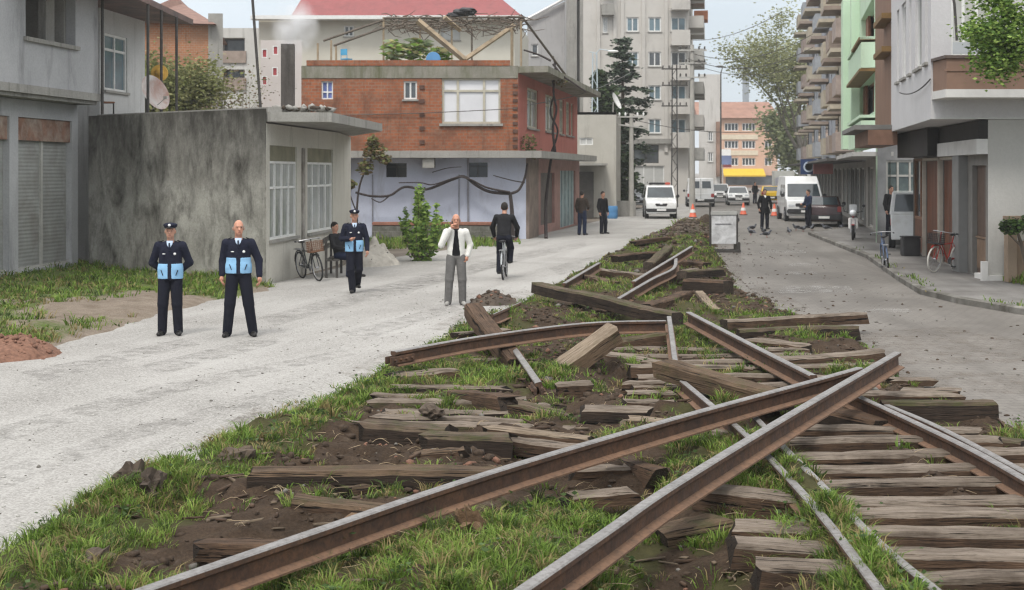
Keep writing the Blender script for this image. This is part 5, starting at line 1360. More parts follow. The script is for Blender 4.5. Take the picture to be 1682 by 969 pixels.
# street level: wall facing the camera, then the arcade back wall along the street
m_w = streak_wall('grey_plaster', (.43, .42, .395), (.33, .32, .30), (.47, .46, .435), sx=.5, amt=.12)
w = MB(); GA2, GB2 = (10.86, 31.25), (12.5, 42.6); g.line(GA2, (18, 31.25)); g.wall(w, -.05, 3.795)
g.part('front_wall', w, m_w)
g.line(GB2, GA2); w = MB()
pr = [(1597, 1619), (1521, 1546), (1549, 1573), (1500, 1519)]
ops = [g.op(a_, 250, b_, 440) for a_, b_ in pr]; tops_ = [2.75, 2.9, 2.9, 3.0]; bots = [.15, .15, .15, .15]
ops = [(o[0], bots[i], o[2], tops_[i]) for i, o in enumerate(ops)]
g.wall(w, -.05, 3.79, ops, .18); g.part('arcade_wall', w, mat('arcade_plaster', (.20, .19, .175), .85, .15, 2, .2, mode='World'))  # plaster darkened, recess shade put into its colour
m_ = MB(); o = ops[0]; g.slab(m_, o[0], o[2], o[1], o[3], -.18, -.12); dd = g.part('door', m_, mat('brown_door', (.115, .075, .055), .55, .25, 3, mode='World'))
m_ = MB(); g.slab(m_, o[0] + .1, o[2] - .1, .3, 1.0, -.118, -.09); g.slab(m_, o[0] + .1, o[2] - .1, 1.02, 1.06, -.118, -.06); g.part('kick_panel', m_, mat('tan_panel', (.2, .13, .085), .6, .2, 3), parent=dd)
for o in ops[1:3]:
    m_ = MB(); n = 5
    for k in range(n): g.slab(m_, o[0] + (o[2] - o[0]) * k / n + .01, o[0] + (o[2] - o[0]) * (k + 1) / n - .01, o[1], o[3], -.15, -.03)
    dd = g.part('wooden_door', m_, mat('red_brown_wood', (.12, .04, .018), .5, .4, 3, stretch=(1, 1, .2), mode='World'))
    m_ = MB(); g.slab(m_, o[0] - .06, o[0] - .003, 0, 3.0, .003, .1); g.slab(m_, o[2] + .003, o[2] + .06, 0, 3.0, .003, .1); g.slab(m_, o[0] - .05, o[2] + .05, 2.92, 2.99, .01, .09); g.part('door_frame', m_, mat('pale_frame', (.46, .42, .36), .6, .1, 4), parent=dd)
o = ops[3]; g.window((o[0], 1.15, o[2], 3.0), .1, 2, (), W_brown, G_dark, .08, sill=False); m_ = MB(); g.slab(m_, o[0], o[2], .15, 1.147, -.12, -.05); g.part('shop_panel', m_, mat('brown_shop_panel', (.13, .055, .03), .55, .3, 3))
m_ = MB(); u = g.uz(1584, 300)[0]; g.slab(m_, u - .45, u + .45, 0, 3.0, .003, .22); g.part('pilaster', m_, mat('bluish_pilaster', (.22, .218, .212), .8, .1, 2, mode='World'))
m_ = MB(); u0 = g.uz(1555, 280)[0]; g.slab(m_, u0, g.W, 3.003, 3.35, .003, .25); g.part('lintel', m_, mat('white_plaster', (.58, .57, .55)))
m_ = MB(); g.slab(m_, 0, u0 - .01, 3.03, 3.78, .003, .5); g.slab(m_, u0 + .01, g.W, 3.36, 3.78, .003, .2); g.part('shade_band', m_, mat('shade_black', (.022, .02, .019), .7, .3, 2, mode='World'))  # added black strips that paint the shade high in the arcade recess
m_ = MB(); m_.box((11.0, 31.6, .09), (.36, .9, .3)); m_.box((10.75, 31.18, .28), (.14, .1, .56)); g.part('plinth', m_, mat('white_plaster', (.58, .57, .55)))
# glass shop front beyond the wooden doors
g2 = Bld('glass_shop', (13.4, 46), 'shop with tall glass front and a brown clad upper wall beside the arcade')
SA, SB = (15.4, 47.9), (12.78, 47.9)
g2.line(SB, SA); so = (0.3, .3, g2.W - .2, 3.0); w = MB(); g2.wall(w, 0, 3.6, [so], .15); g2.part('shop_wall', w, mat('grey_shop', (.25, .25, .25), .8, .2, 2, mode='World'))
m_ = MB(); g2.slab(m_, 0, 1.6, -.02, .4, -.1, 1.4); g2.part('step', m_, M_pave)
g2.window(so, .1, 5, (.8,), W_grey, mat('green_tint_glass', (.10, .13, .125), .08, .5, 1.5, spec=.6, mode='World'), .07, sill=False)
CA, CB = (11.42, 41.05), (12.62, 47.6); g2.line(CB, CA); w = MB(); g2.wall(w, 3.85, 9.6)
g2.part('clad_wall', w, mat('brown_cladding', (.20, .115, .075), .7, .15, 2, mode='World', stretch=(3, 3, .3)))
m_ = MB(); o = g2.op(1428, 196, 1470, 232); g2.slab(m_, 1.0, g2.W + .3, 3.4, 3.85, -.1, .75); g2.part('canopy', m_, mat('brown_canopy', (.17, .095, .065), .7, .2, 3, mode='World'))
m_ = MB(); g2.slab(m_, .4, g2.W + .3, 3.86, 4.0, -.2, 1.15); g2.part('canopy_top', m_, mat('grey_felt', (.17, .165, .155), .9, .2, 2))
for z in (6.2, 7.2):
    m_ = MB(); g2.slab(m_, 3.6, g2.W + .1, z, z + .16, .003, .34); g2.part('window_hood', m_, mat('ochre_trim', (.17, .10, .035), .7, .2, 3))
# green building
M_green = streak_wall('mint_render', (.47, .61, .45), (.38, .48, .36), (.52, .66, .50), sx=.5, amt=.12)
g = Bld('mint_green_building', (15, 55), 'mint green building with boxed balconies and brown shutters')
A_, B2_ = (12.75, 48.0), (15.5, 62.0); g.line(B2_, A_)
ops = [g.op(1414, 2, 1436, 58), g.op(1410, 128, 1436, 182)]
ops = [(o[0], z0, o[2], z1) for o, z0, z1 in zip(ops, (7.35, 4.75), (8.9, 6.2))]
w = MB(); g.wall(w, 3.45, 10.2, ops, .5)
g.line(A_, (18, 48)); g.wall(w, -.05, 10.2); g.line(B2_, A_); g.part('wall', w, M_green)
for o in ops:
    g.window(o, .45, 3, (), W_brown, G_room, .1, sill=False)
    m_ = MB(); g.slab(m_, o[0], o[0] + 1.6, o[1], o[3], -.3, -.2); g.part('shutter', m_, mat('red_shutter_wood', (.21, .08, .045), .6, .3, 3, mode='World'))
m_ = MB()
for z in (3.5, 6.25): g.slab(m_, 5.0, g.W, z, z + .9, .002, .5); g.slab(m_, 5.0, g.W, z + 1.0, z + 1.1, .002, .55)
g.part('balcony_box', m_, M_green)
m_ = MB(); g.slab(m_, .2, 2.2, 3.6, 10.2, .002, .6); g.slab(m_, 3.5, 4.3, 3.6, 10.2, .002, .35); g.part('pier', m_, M_green)
m_ = MB(); g.slab(m_, 4.5, g.W, 6.25 - .12, 6.25 - .02, .002, .56); g.slab(m_, 9.0, g.W, 7.35 - .12, 7.35 - .02, .003, .58); g.part('cornice', m_, mat('ochre_trim', (.17, .10, .035)))
m_ = MB(); g.slab(m_, 0, g.W, 3.15, 3.3, -.6, .8); g.part('canopy', m_, mat('pale_canopy', (.42, .41, .39), .7, .1, 2))
w = MB(); g.wall(w, 0, 3.15, [(1.5, .2, 5, 2.8), (7, .2, 11, 2.8)], .2, out=-.5); g.part('shop_wall', w, M_conc)
for o in ((1.5, .2, 5, 2.8), (7, .2, 11, 2.8)): g.window(o, .15, 3, (), W_grey, G_dark, .08, out=-.5, sill=False)
# two older blocks with stacked balconies further down
def row_block(name, A_, B_, z1, wallm, label, balc, sn, cream, canopy=True):
    g = Bld(name, ((A_[0] + B_[0]) / 2, (A_[1] + B_[1]) / 2), label); g.line(B_, A_)
    ops = [(u, z, u + 1.3, z + 1.5) for z in (4.5, 7.3, 10.1, 12.9, 15.7) if z + 1.6 < z1 for u in np.arange(1.0, g.W - 1.5, sn)]
    w = MB(); g.wall(w, 3.3, z1, ops, .2); g.part('wall', w, wallm)
    for o in ops: g.window(o, .15, 2, (), W_white, G_room, .08, sill=False)
    for z in (3.6, 6.4, 9.2, 12.0, 14.8):
        if z + 1 > z1: continue
        for i, u in enumerate(np.arange(.3, g.W - 3, sn * 2)):
            m_ = MB(); d = .9; g.slab(m_, u, u + 3.4, z, z + .15, .002, d); g.slab(m_, u, u + 3.4, z + .153, z + .95, d - .08, d); g.slab(m_, u + 3.3, u + 3.4, z + .153, z + .95, .002, d - .083); g.slab(m_, u, u + .1, z + .153, z + .95, .002, d - .083)
            g.part('balcony', m_, balc[(i + int(z)) % len(balc)])
            m_ = MB(); g.slab(m_, u + .5, u + 2.9, z + .16, z + 2.25, .003, .05); g.part('balcony_door', m_, G_dark if (i + int(z)) % 2 else G_room)
            if (i * 3 + int(z)) % 3 == 0: m_ = MB(); g.slab(m_, u + .1, u + 3.3, z + 2.1, z + 2.3, .05, 1.15); g.part('awning', m_, (b1, b4)[i % 2])
    w = MB(); so = [(u, .2, u + 2.6, 2.8) for u in np.arange(.6, g.W - 3, 3.4)]; g.wall(w, 0, 3.3, so, .2, out=-.4); g.part('shop_wall', w, M_conc)
    for o in so: g.window(o, .15, 2, (), W_grey, G_dark if int(o[0]) % 2 else G_blue, .08, out=-.4, sill=False)
    if canopy: m_ = MB(); g.slab(m_, 0, g.W, 3.1, 3.22, -.4, 1.6); g.part('canopy', m_, mat('dark_canopy', (.09, .085, .08), .8, .3, 1, mode='World'))
    return g
b1 = mat('beige_balcony', (.42, .37, .29), .85, .2, 2, mode='World'); b2 = mat('pink_balcony', (.33, .27, .24), .85, .2, 2, mode='World'); b3 = mat('blue_balcony', (.33, .345, .365), .85, .15, 2, mode='World'); b4 = mat('brownish_parapet', (.3, .24, .2))
g = row_block('cream_balcony_block', (15.9, 62.1), (19.6, 83), 15.5, streak_wall('yellowed_render', (.50, .46, .36), (.34, .3, .25), (.56, .52, .43), amt=.25), 'yellowed block with beige and brown balconies next to the mint green one', [b1, b4, b2], 3.1, 0)
g2 = row_block('blue_balcony_block', (19.7, 83.2), (25.4, 118), 21.0, streak_wall('bluish_render', (.34, .36, .40), (.22, .23, .26), (.42, .44, .47), amt=.3), 'farthest block of the row with bluish walls and a dark shop canopy', [b3, b2, b1], 4.2, 0)
m_ = MB(); o = P(0, 300, 0); p = D(1328, 274, 86); m_.box((0, 0, 0), (1.0, .12, .95)); so = m_.build('round_logo_sign', mat('dark_blue_sign', (.03, .055, .14), .4, .15, 2)); so.location = (p.x, 86, p.z); tag(so, 'dark blue sign with a pale ring above the white high roof van', 'sign')
m_ = MB(); m_.lathe([(.34, 0), (.34, .02), (.24, .02), (.24, 0)], 24, Matrix.Translation((0, -.065, 0)) @ Matrix.Rotation(R(90), 4, 'X')); m_.build('ring_emblem', mat('pale_blue_paint', (.5, .58, .68), .4, .1, 3), so)
m_ = MB(); m_.box((.2, .1, -1.6), (.08, .08, 2.4)); m_.box((.2, .07, -p.z / 2), (.1, .1, p.z)); m_.build('post', W_grey, so)
p = D(1352, 275, 84); m_ = MB(); m_.box((0, 0, 0), (1.2, .14, .8)); o = m_.build('shop_sign_board', mat('reddish_sign', (.33, .13, .12), .5, .3, 1.5)); o.location = (p.x, 84, p.z); tag(o, 'faded red shop board hung under the dark canopy', 'sign')
m_ = MB(); m_.tube([(0, 0, .4), (0, .3, 1.5)], .03, 6); m_.build('hanger', W_grey, o)

# ------------------------------------------------------------------ pavement and kerb
K = [(15.5, 20.0), (9.9, 23.6), (9.3, 25.0), (8.85, 27.0), (8.72, 29.0), (9.25, 32.5), (10.7, 41.0), (12.3, 56.5), (14.4, 60), (15.0, 61.5)]
PV = K + [(17, 61.5), (19, 45), (19, 31), (22, 22)]
mb = MB(); slab_poly(mb, PV, -.03, .12); o = mb.build('pavement', M_pave); tag(o, kind='structure')
mb = MB(); kp = [Vector((x, y, 0)) for x, y in K]; pts = []
for i in range(len(kp) - 1):
    for k in range(6): pts.append(kp[i].lerp(kp[i + 1], k / 6))
profile_sweep(mb, [(-.09, -.05), (.09, -.05), (.09, .115), (.06, .135), (-.06, .135), (-.09, .115)], pts, [0] * 6)
o = mb.build('kerb', mat('kerb_stone', (.20, .19, .172), .9, .35, 2, .5, mode='World', stain=(.085, .078, .065), stain_amt=.8)); tag(o, kind='structure')
# small grass bed at the corner wall
def plot_z(x, y): return x * 0 + .10 + .10 * fbm(x, y, 3, 2)
field('grass_plot', lambda y: (y * 0 + 10.95, y * 0 + 17.0), list(np.arange(26.2, 31.2, .12)), lambda x, y: plot_z(x, y) * smooth(10.95, 11.5, x) * smooth(26.2, 27.0, y) + .02, M_verge, lambda x, y: np.clip(.75 + fbm(x, y, 3, 1.5) - .5, 0, 1))
yy = rg.uniform(27.4, 31.1, 7000); xx = rg.uniform(11.1, 16, 7000)
blades('grass', np.stack([xx, yy], 1), plot_z, .08, .26, .012, 9, (.5, .3, .1, .1))
n = 5000; yy = rg.uniform(46, 51.0, n); xx = rg.uniform(-5.4, .3, n); k = (xx - (-4.2 + (yy - 40) * .4) < .9) ; k &= fbm(xx, yy, 3, 1.2) > .42
blades('grass', np.stack([xx[k], yy[k]], 1), lambda x, y: x * 0, .1, .34, .012, 12, (.45, .3, .1, .15))
kk = rg.random(1500); px = np.interp(kk, np.linspace(0, 1, len(K)), [q[0] for q in K]) + rg.normal(0, .1, 1500); py_ = np.interp(kk, np.linspace(0, 1, len(K)), [q[1] for q in K]); 
k = (fbm(px, py_, 3, 1.1) > .55) & (py_ < 45)
blades('grass', np.stack([px[k] + .15, py_[k]], 1), lambda x, y: x * 0 + .1, .05, .16, .012, 13)
# patchy see-through colour for sheets on the road
def worn(name, col):
    m, t, b = _nodes(name); v = coords(t, 'World')
    b.inputs['Base Color'].default_value = c4(col); b.inputs['Roughness'].default_value = .7
    tr = N(t, 'ShaderNodeBsdfTransparent'); mx = N(t, 'ShaderNodeMixShader')
    t.links.new(ramp(t, noise(t, v, 3, 8, .85), [(.46, 0.0), (.66, .45)]), mx.inputs[0]); t.links.new(tr.outputs[0], mx.inputs[1]); t.links.new(b.outputs[0], mx.inputs[2])
    t.links.new(mx.outputs[0], t.nodes['Material Output'].inputs[0]); return m
M_streak = worn('pale_streak', (.5, .49, .47))
M_mud = worn('dried_mud', (.15, .115, .085))
mb = MB()
for q in ([(1405, 548), (1560, 536), (1690, 560), (1690, 596), (1420, 600)], [(1440, 606), (1700, 614), (1700, 648), (1470, 640)], [(1200, 478), (1260, 470), (1330, 505), (1300, 520)], [(1180, 400), (1215, 398), (1222, 470), (1190, 470)], [(560, 612), (640, 575), (690, 582), (600, 630)], [(700, 540), (800, 492), (860, 474), (880, 482), (760, 545)], [(300, 735), (420, 668), (450, 676), (340, 742)]):
    mb.add([P(x, y, .0075) for x, y in q], [tuple(range(len(q)))])
M_damp = worn('damp_gravel', (.135, .125, .112)); m2 = MB()
for q in ([(360, 690), (600, 640), (720, 648), (470, 706)], [(30, 612), (300, 556), (330, 566), (70, 626)], [(0, 700), (260, 632), (560, 575), (585, 582), (290, 645), (0, 728)], [(0, 770), (200, 705), (470, 636), (500, 645), (220, 722), (0, 806)], [(430, 520), (700, 450), (840, 424), (850, 430), (720, 462), (450, 536)], [(560, 545), (740, 500), (760, 508), (600, 558)], [(640, 470), (830, 420), (960, 398), (965, 404), (850, 430), (660, 482)], [(900, 440), (1010, 412), (1030, 418), (920, 452)], [(230, 600), (420, 556), (470, 560), (270, 615)]):
    m2.add([P(x, y, .004) for x, y in q], [tuple(range(len(q)))])
o = m2.build('damp_patches', M_damp); tag(o, kind='structure')
o = mb.build('mud_patches', M_mud); tag(o, kind='structure')
mb = MB()
for x0, x1, yc, hh in ((1275, 1405, 475, 6), (1285, 1345, 448, 2.5), (1290, 1340, 434, 2), (1240, 1330, 413, 2.5), (1420, 1500, 510, 3)):
    q = [P(x0, yc + hh, .009), P(x1, yc + hh, .009), P(x1 - 10, yc - hh, .009), P(x0 + 14, yc - hh, .009)]
    mb.add(q, [(0, 1, 2, 3)])
o = mb.build('road_streaks', M_streak); tag(o, kind='structure')  # pale patchy streaks lying on the road
# ================================================================== VEHICLES AND BICYCLES
M_tyre = mat('tyre_rubber', (.025, .025, .026), .85, .2, 6)
M_rim = mat('rim_metal', (.34, .34, .35), .4, .15, 6, metal=.6)
M_plast = mat('black_plastic', (.035, .035, .037), .6, .2, 6)
M_plate = mat('plate_white', (.72, .72, .70), .5, .05, 4)
M_lamp = mat('headlamp_glass', (.62, .64, .66), .15, .15, 4, spec=.6)
M_tail = mat('tail_red', (.33, .03, .025), .25, .2, 4, spec=.6)
M_cwin = mat('car_glass', (.035, .045, .05), .06, .4, 1.2, spec=.7)
M_cwhite = mat('white_car_paint', (.70, .71, .71), .3, .05, 1.0, coat=.4, stain=(.5, .49, .46), stain_amt=.25)

def vehicle(name, label, cat, loc, rz, L, W, hull, cabin, paint, wy, wr=.31, taper=.86, side=((.05, .48), (.54, .95)), rear_split=False, bumper=None, vis_front=True, panel=False, group='vehicles in the street', mirrors=True):
    """hull: side outline (y, z) of the lower body; cabin: (front base, front top, rear top, rear base); front looks along -y"""
    t = thing(name, loc, rz, label, cat, group)
    bm = bmesh.new(); zs = [p[1] for p in hull]; n = len(hull)
    def ring(poly, wf):
        return [[bm.verts.new((s * wf(y, z), y, z)) for y, z in poly] for s in (-1, 1)]
    zb = max(zs)
    hw = lambda y, z: W / 2 * (1 - .05 * max(0, (abs(y) / (L / 2)) ** 6)) * (1 - .04 * max(0, (.45 - z) / .3))
    a, b = ring(hull, hw)
    for i in range(n): j = (i + 1) % n; bm.faces.new((a[i], a[j], b[j], b[i]))
    bm.faces.new(list(reversed(a))); bm.faces.new(b)
    zc0, zc1 = cabin[0][1], cabin[1][1]
    cw = lambda y, z: W / 2 * (.985 - (1 - taper) * max(0, (z - zc0)) / (zc1 - zc0))
    c, d = ring(cabin, cw); m = len(cabin)
    for i in range(m): j = (i + 1) % m; bm.faces.new((c[i], c[j], d[j], d[i]))
    bm.faces.new(list(reversed(c))); bm.faces.new(d)
    bmesh.ops.recalc_face_normals(bm, faces=bm.faces[:])
    body = MB().bm(bm).build('body', paint, t, 35, bevel=.045)
    body.modifiers['bevel'].segments = 3
    def face_panel(p0, p1, u0, u1, v0, v1, off=.012):
        """panel on the cabin face between profile points p0 (low) and p1 (high): u across -1..1, v up 0..1"""
        dy, dz = p1[0] - p0[0], p1[1] - p0[1]; l = math.hypot(dy, dz); ny, nz = -dz / l, dy / l
        if (p0[0] > 0) == (ny < 0): ny, nz = -ny, -nz
        q = []
        for u, v in ((u0, v0), (u1, v0), (u1, v1), (u0, v1)):
            y, z = p0[0] + dy * v, p0[1] + dz * v
            q.append((u * cw(y, z), y + ny * off, z + nz * off))
        return q
    def part(nm, quads, m_, th=None):
        k = MB()
        for q in quads: k.add(q, [tuple(range(len(q)))])
        return k.build(nm, m_, t)
    part('windscreen', [face_panel(cabin[0], cabin[1], -.88, .88, .08, .92)], M_cwin)
    rb, rt = cabin[-1], cabin[-2]
    if rear_split: 
        for s in (-1, 1): part('rear_window', [face_panel(rb, rt, s * .10, s * .78, .34, .80)], M_cwin)
        part('door_seam', [face_panel(rb, rt, -.012, .012, -.6, .97, .01)], M_plast)
    else: part('rear_window', [face_panel(rb, rt, -.84, .84, .15, .9)], M_cwin)
    y0b, y0t, y1t, y1b = cabin[0][0], cabin[1][0], rt[0], rb[0]
    for s in (-1, 1):
        for i, (f0, f1) in enumerate(side if not panel else side[:1]):
            q = []
            for f, v in ((f0, .12), (f1, .12), (f1, .86), (f0, .86)):
                yb, yt = y0b + (y1b - y0b) * f, y0t + (y1t - y0t) * f
                z = zc0 + (zc1 - zc0) * v; y = yb + (yt - yb) * v
                q.append((s * (cw(y, z) + .008), y, z))
            part('side_window', [q if s > 0 else list(reversed(q))], M_cwin)
    for s in (-1, 1):
        for y in wy:
            k = MB(); Mx = Matrix.Translation((s * (W / 2 - .10), y, wr)) @ Matrix.Rotation(R(90) * s, 4, 'Y')
            k.lathe([(wr * .6, -.09), (wr * .93, -.10), (wr, -.06), (wr, .06), (wr * .93, .115), (wr * .62, .11)], 24, Mx)
            w_ = k.build('wheel', M_tyre, t, 40)
            k = MB(); k.lathe([(wr * .6, .105), (wr * .58, .118), (wr * .3, .09), (.05, .115), (.01, .118)], 20, Mx); k.build('rim', M_rim, w_, 40)
            k = MB(); Mx = Matrix.Translation((s * (W / 2 - .012), y, wr + .03)) @ Matrix.Rotation(R(90) * s, 4, 'Y'); k.lathe([(wr * 1.17, -.02), (wr * 1.17, .018), (wr * 1.02, .02), (wr * 1.02, -.02)], 24, Mx); k.build('wheel_arch', M_plast, t)
    F, Bk = -L / 2, L / 2
    zb_ = bumper or .5
    k = MB(); k.box((0, F + .05, zb_), (W * .97, .22, .24), bev=.05); k.build('front_bumper', M_plast if vis_front else paint, t, 40)
    k = MB(); k.box((0, Bk - .05, zb_), (W * .97, .22, .22), bev=.05); k.build('rear_bumper', M_plast, t, 40)
    for s in (-1, 1):
        k = MB(); k.box((s * W * .36, F + .11, zb_ + .27), (W * .2, .14, .16), bev=.04); k.build('headlight', M_lamp, t, 40)
        k = MB(); k.box((s * W * .42, Bk - .035, zb_ + .38), (W * .11, .1, .26 if not panel else .42), bev=.02); k.build('tail_light', M_tail, t, 40)
        if mirrors:
            k = MB(); k.box((s * (W / 2 + .1), cabin[0][0] + .22, zc0 + .14), (.18, .12, .17), bev=.03); k.build('mirror', M_plast, t, 40)
    k = MB(); k.box((0, F + .03, zb_ + .25), (W * .34, .1, .1), bev=.02); k.build('grille', M_plast, t)
    k = MB(); k.box((0, F - .07, zb_), (.5, .012, .11)); k.build('number_plate', M_plate, t)
    k = MB(); k.box((0, Bk + .067, zb_ + (.0 if not rear_split else .05)), (.5, .012, .11)); k.build('number_plate', M_plate, t)
    return t
van_hull = [(-2.1, .28), (-2.12, .62), (-2.02, .93), (-1.15, 1.12), (2.06, 1.12), (2.1, .3)]
van_cab = [(-1.22, 1.1), (-.62, 1.78), (-.3, 1.84), (1.95, 1.83), (2.06, 1.1)]
p = P(1083, 357.5); v = vehicle('panel_van', 'white panel van facing us beside the pale street pole, roof light bar on top', 'van', p, R(-3), 4.2, 1.74, van_hull, van_cab, M_cwhite, (-1.32, 1.3), .32, .88, ((.06, .36), (.42, .68)))
k = MB(); k.box((-.14, -.1, 1.93), (.9, .28, .12), bev=.03); lb = k.build('light_bar', M_plast, v); k = MB(); k.box((.45, -.1, 1.93), (.3, .28, .14), bev=.03); k.build('beacon', mat('red_beacon', (.5, .09, .06), .3, .1, 3), lb)
for x in (-.2, .2): k = MB(); k.box((x, -2.075, .80), (.26, .05, .09), bev=.015); k.build('vent_grille', M_plast, v)
mb_hull = [(-2.5, .3), (-2.52, .8), (-2.4, 1.02), (2.48, 1.02), (2.5, .3)]; mb_cab = [(-2.3, 1.0), (-1.7, 1.98), (-1.2, 2.12), (2.3, 2.12), (2.47, 1.0)]
p = P(1157, 340); vehicle('minibus', 'white high minibus seen from behind with two small rear windows', 'minibus', (p.x, p.y + 2.5, 0), R(174), 5.0, 2.05, mb_hull, mb_cab, M_cwhite, (-1.6, 1.6), .33, .9, ((.05, .3), (.36, .62), (.68, .95)), True, .48)
car_hull = [(-2.0, .25), (-2.05, .55), (-1.95, .78), (-.95, .92), (1.95, .95), (2.02, .55), (1.98, .27)]
car_cab = [(-1.05, .9), (-.3, 1.42), (1.0, 1.44), (1.75, .93)]
p = P(1211, 336.5); vehicle('hatchback_car', 'small white car facing us between the minibus and the man in the long coat', 'car', p, R(-6), 4.05, 1.68, car_hull, car_cab, M_cwhite, (-1.25, 1.25), .3, .82)
p = P(1191, 333); vehicle('hatchback_car', 'white car half hidden behind the minibus', 'car', (p.x, p.y + 3, 0), R(-8), 4.05, 1.68, car_hull, [(-1.05, .9), (-.35, 1.55), (1.5, 1.56), (1.9, .93)], M_cwhite, (-1.25, 1.25), .3, .82)
p = P(1273, 334.5); v = vehicle('taxi', 'yellow taxi seen from behind past the man in the long coat', 'taxi', (p.x, p.y + 2, 0), R(172), 4.2, 1.7, car_hull, [(-1.1, .9), (-.3, 1.42), (.9, 1.42), (1.5, .95)], mat('yellow_paint', (.62, .40, .02), .3, .06, 1, coat=.4), (-1.3, 1.3), .3, .82)
p = P(1056, 343); vehicle('hatchback_car', 'grey car mostly hidden behind the white panel van', 'car', (p.x - .3, p.y + 3, 0), R(-3), 4.05, 1.68, car_hull, car_cab, mat('silver_paint', (.34, .36, .38), .3, .06, 1, metal=.3), (-1.25, 1.25), .3, .82)
tr_hull = [(-2.5, .3), (-2.55, .75), (-2.4, 1.12), (-1.75, 1.25), (2.7, 1.25), (2.7, .35)]; tr_cab = [(-1.85, 1.22), (-1.05, 2.02), (-.55, 2.36), (2.55, 2.36), (2.68, 1.22)]
p = P(1331, 364.5); v = vehicle('high_roof_van', 'big white high roof van facing us below the round blue sign', 'van', (p.x, p.y + 2.6, 0), R(-5), 5.2, 1.98, tr_hull, tr_cab, M_cwhite, (-1.7, 1.75), .34, .9, ((.04, .26), (.32, .6)), False, .55)
k = MB(); k.box((0, -2.5, .86), (1.05, .1, .2), bev=.03); k.build('front_grille', M_plast, v)
dk_hull = [(-1.95, .25), (-2.02, .55), (-1.9, .78), (-.95, .92), (1.9, .98), (1.98, .6), (1.94, .27)]
p = P(1369, 373); v = vehicle('dark_car', 'dark maroon hatchback parked tail towards us beside the red moped', 'car', (p.x, p.y + 1.9, 0), R(167), 3.95, 1.66, dk_hull, [(-1.1, .9), (-.35, 1.4), (1.0, 1.43), (1.72, .96)], mat('maroon_paint', (.036, .015, .015), .25, .3, .8, coat=.5), (-1.2, 1.2), .29, .82, bumper=.46)
p = (13.45, 45.6); vehicle('delivery_van', 'white van tail just visible past the arcade doors, red lamp on its edge', 'van', (p[0], p[1], .12), R(164), 4.0, 1.7, van_hull, van_cab, M_cwhite, (-1.2, 1.2), .3, .9, ((.06, .36), (.42, .68)), False, .5)
# box lorry far down the street
p = P(1252, 318); t = thing('box_lorry', (p.x, 150, 0), R(-8), 'grey box lorry parked below the yellow awning', 'lorry', 'vehicles in the street')
k = MB(); k.box((0, 0, 1.75), (2.2, 4.2, 1.9), bev=.04); k.build('cargo_box', mat('grey_tarp', (.36, .355, .32), .7, .12, 2), t)
k = MB(); k.box((0, -2.9, 1.25), (2.0, 1.5, 1.5), bev=.12); k.build('cab', mat('dull_cab', (.25, .25, .27), .5, .1, 2), t)
k = MB(); k.box((0, -.4, .62), (.9, 6.4, .25)); k.build('chassis', M_plast, t)
for s in (-.9, .9):
    for y in (-2.8, 1.2): k = MB(); k.lathe([(.2, -.13), (.42, -.12), (.42, .12), (.2, .13)], 16, Matrix.Translation((s, y, .42)) @ Matrix.Rotation(R(90), 4, 'Y')); k.build('wheel', M_tyre, t)

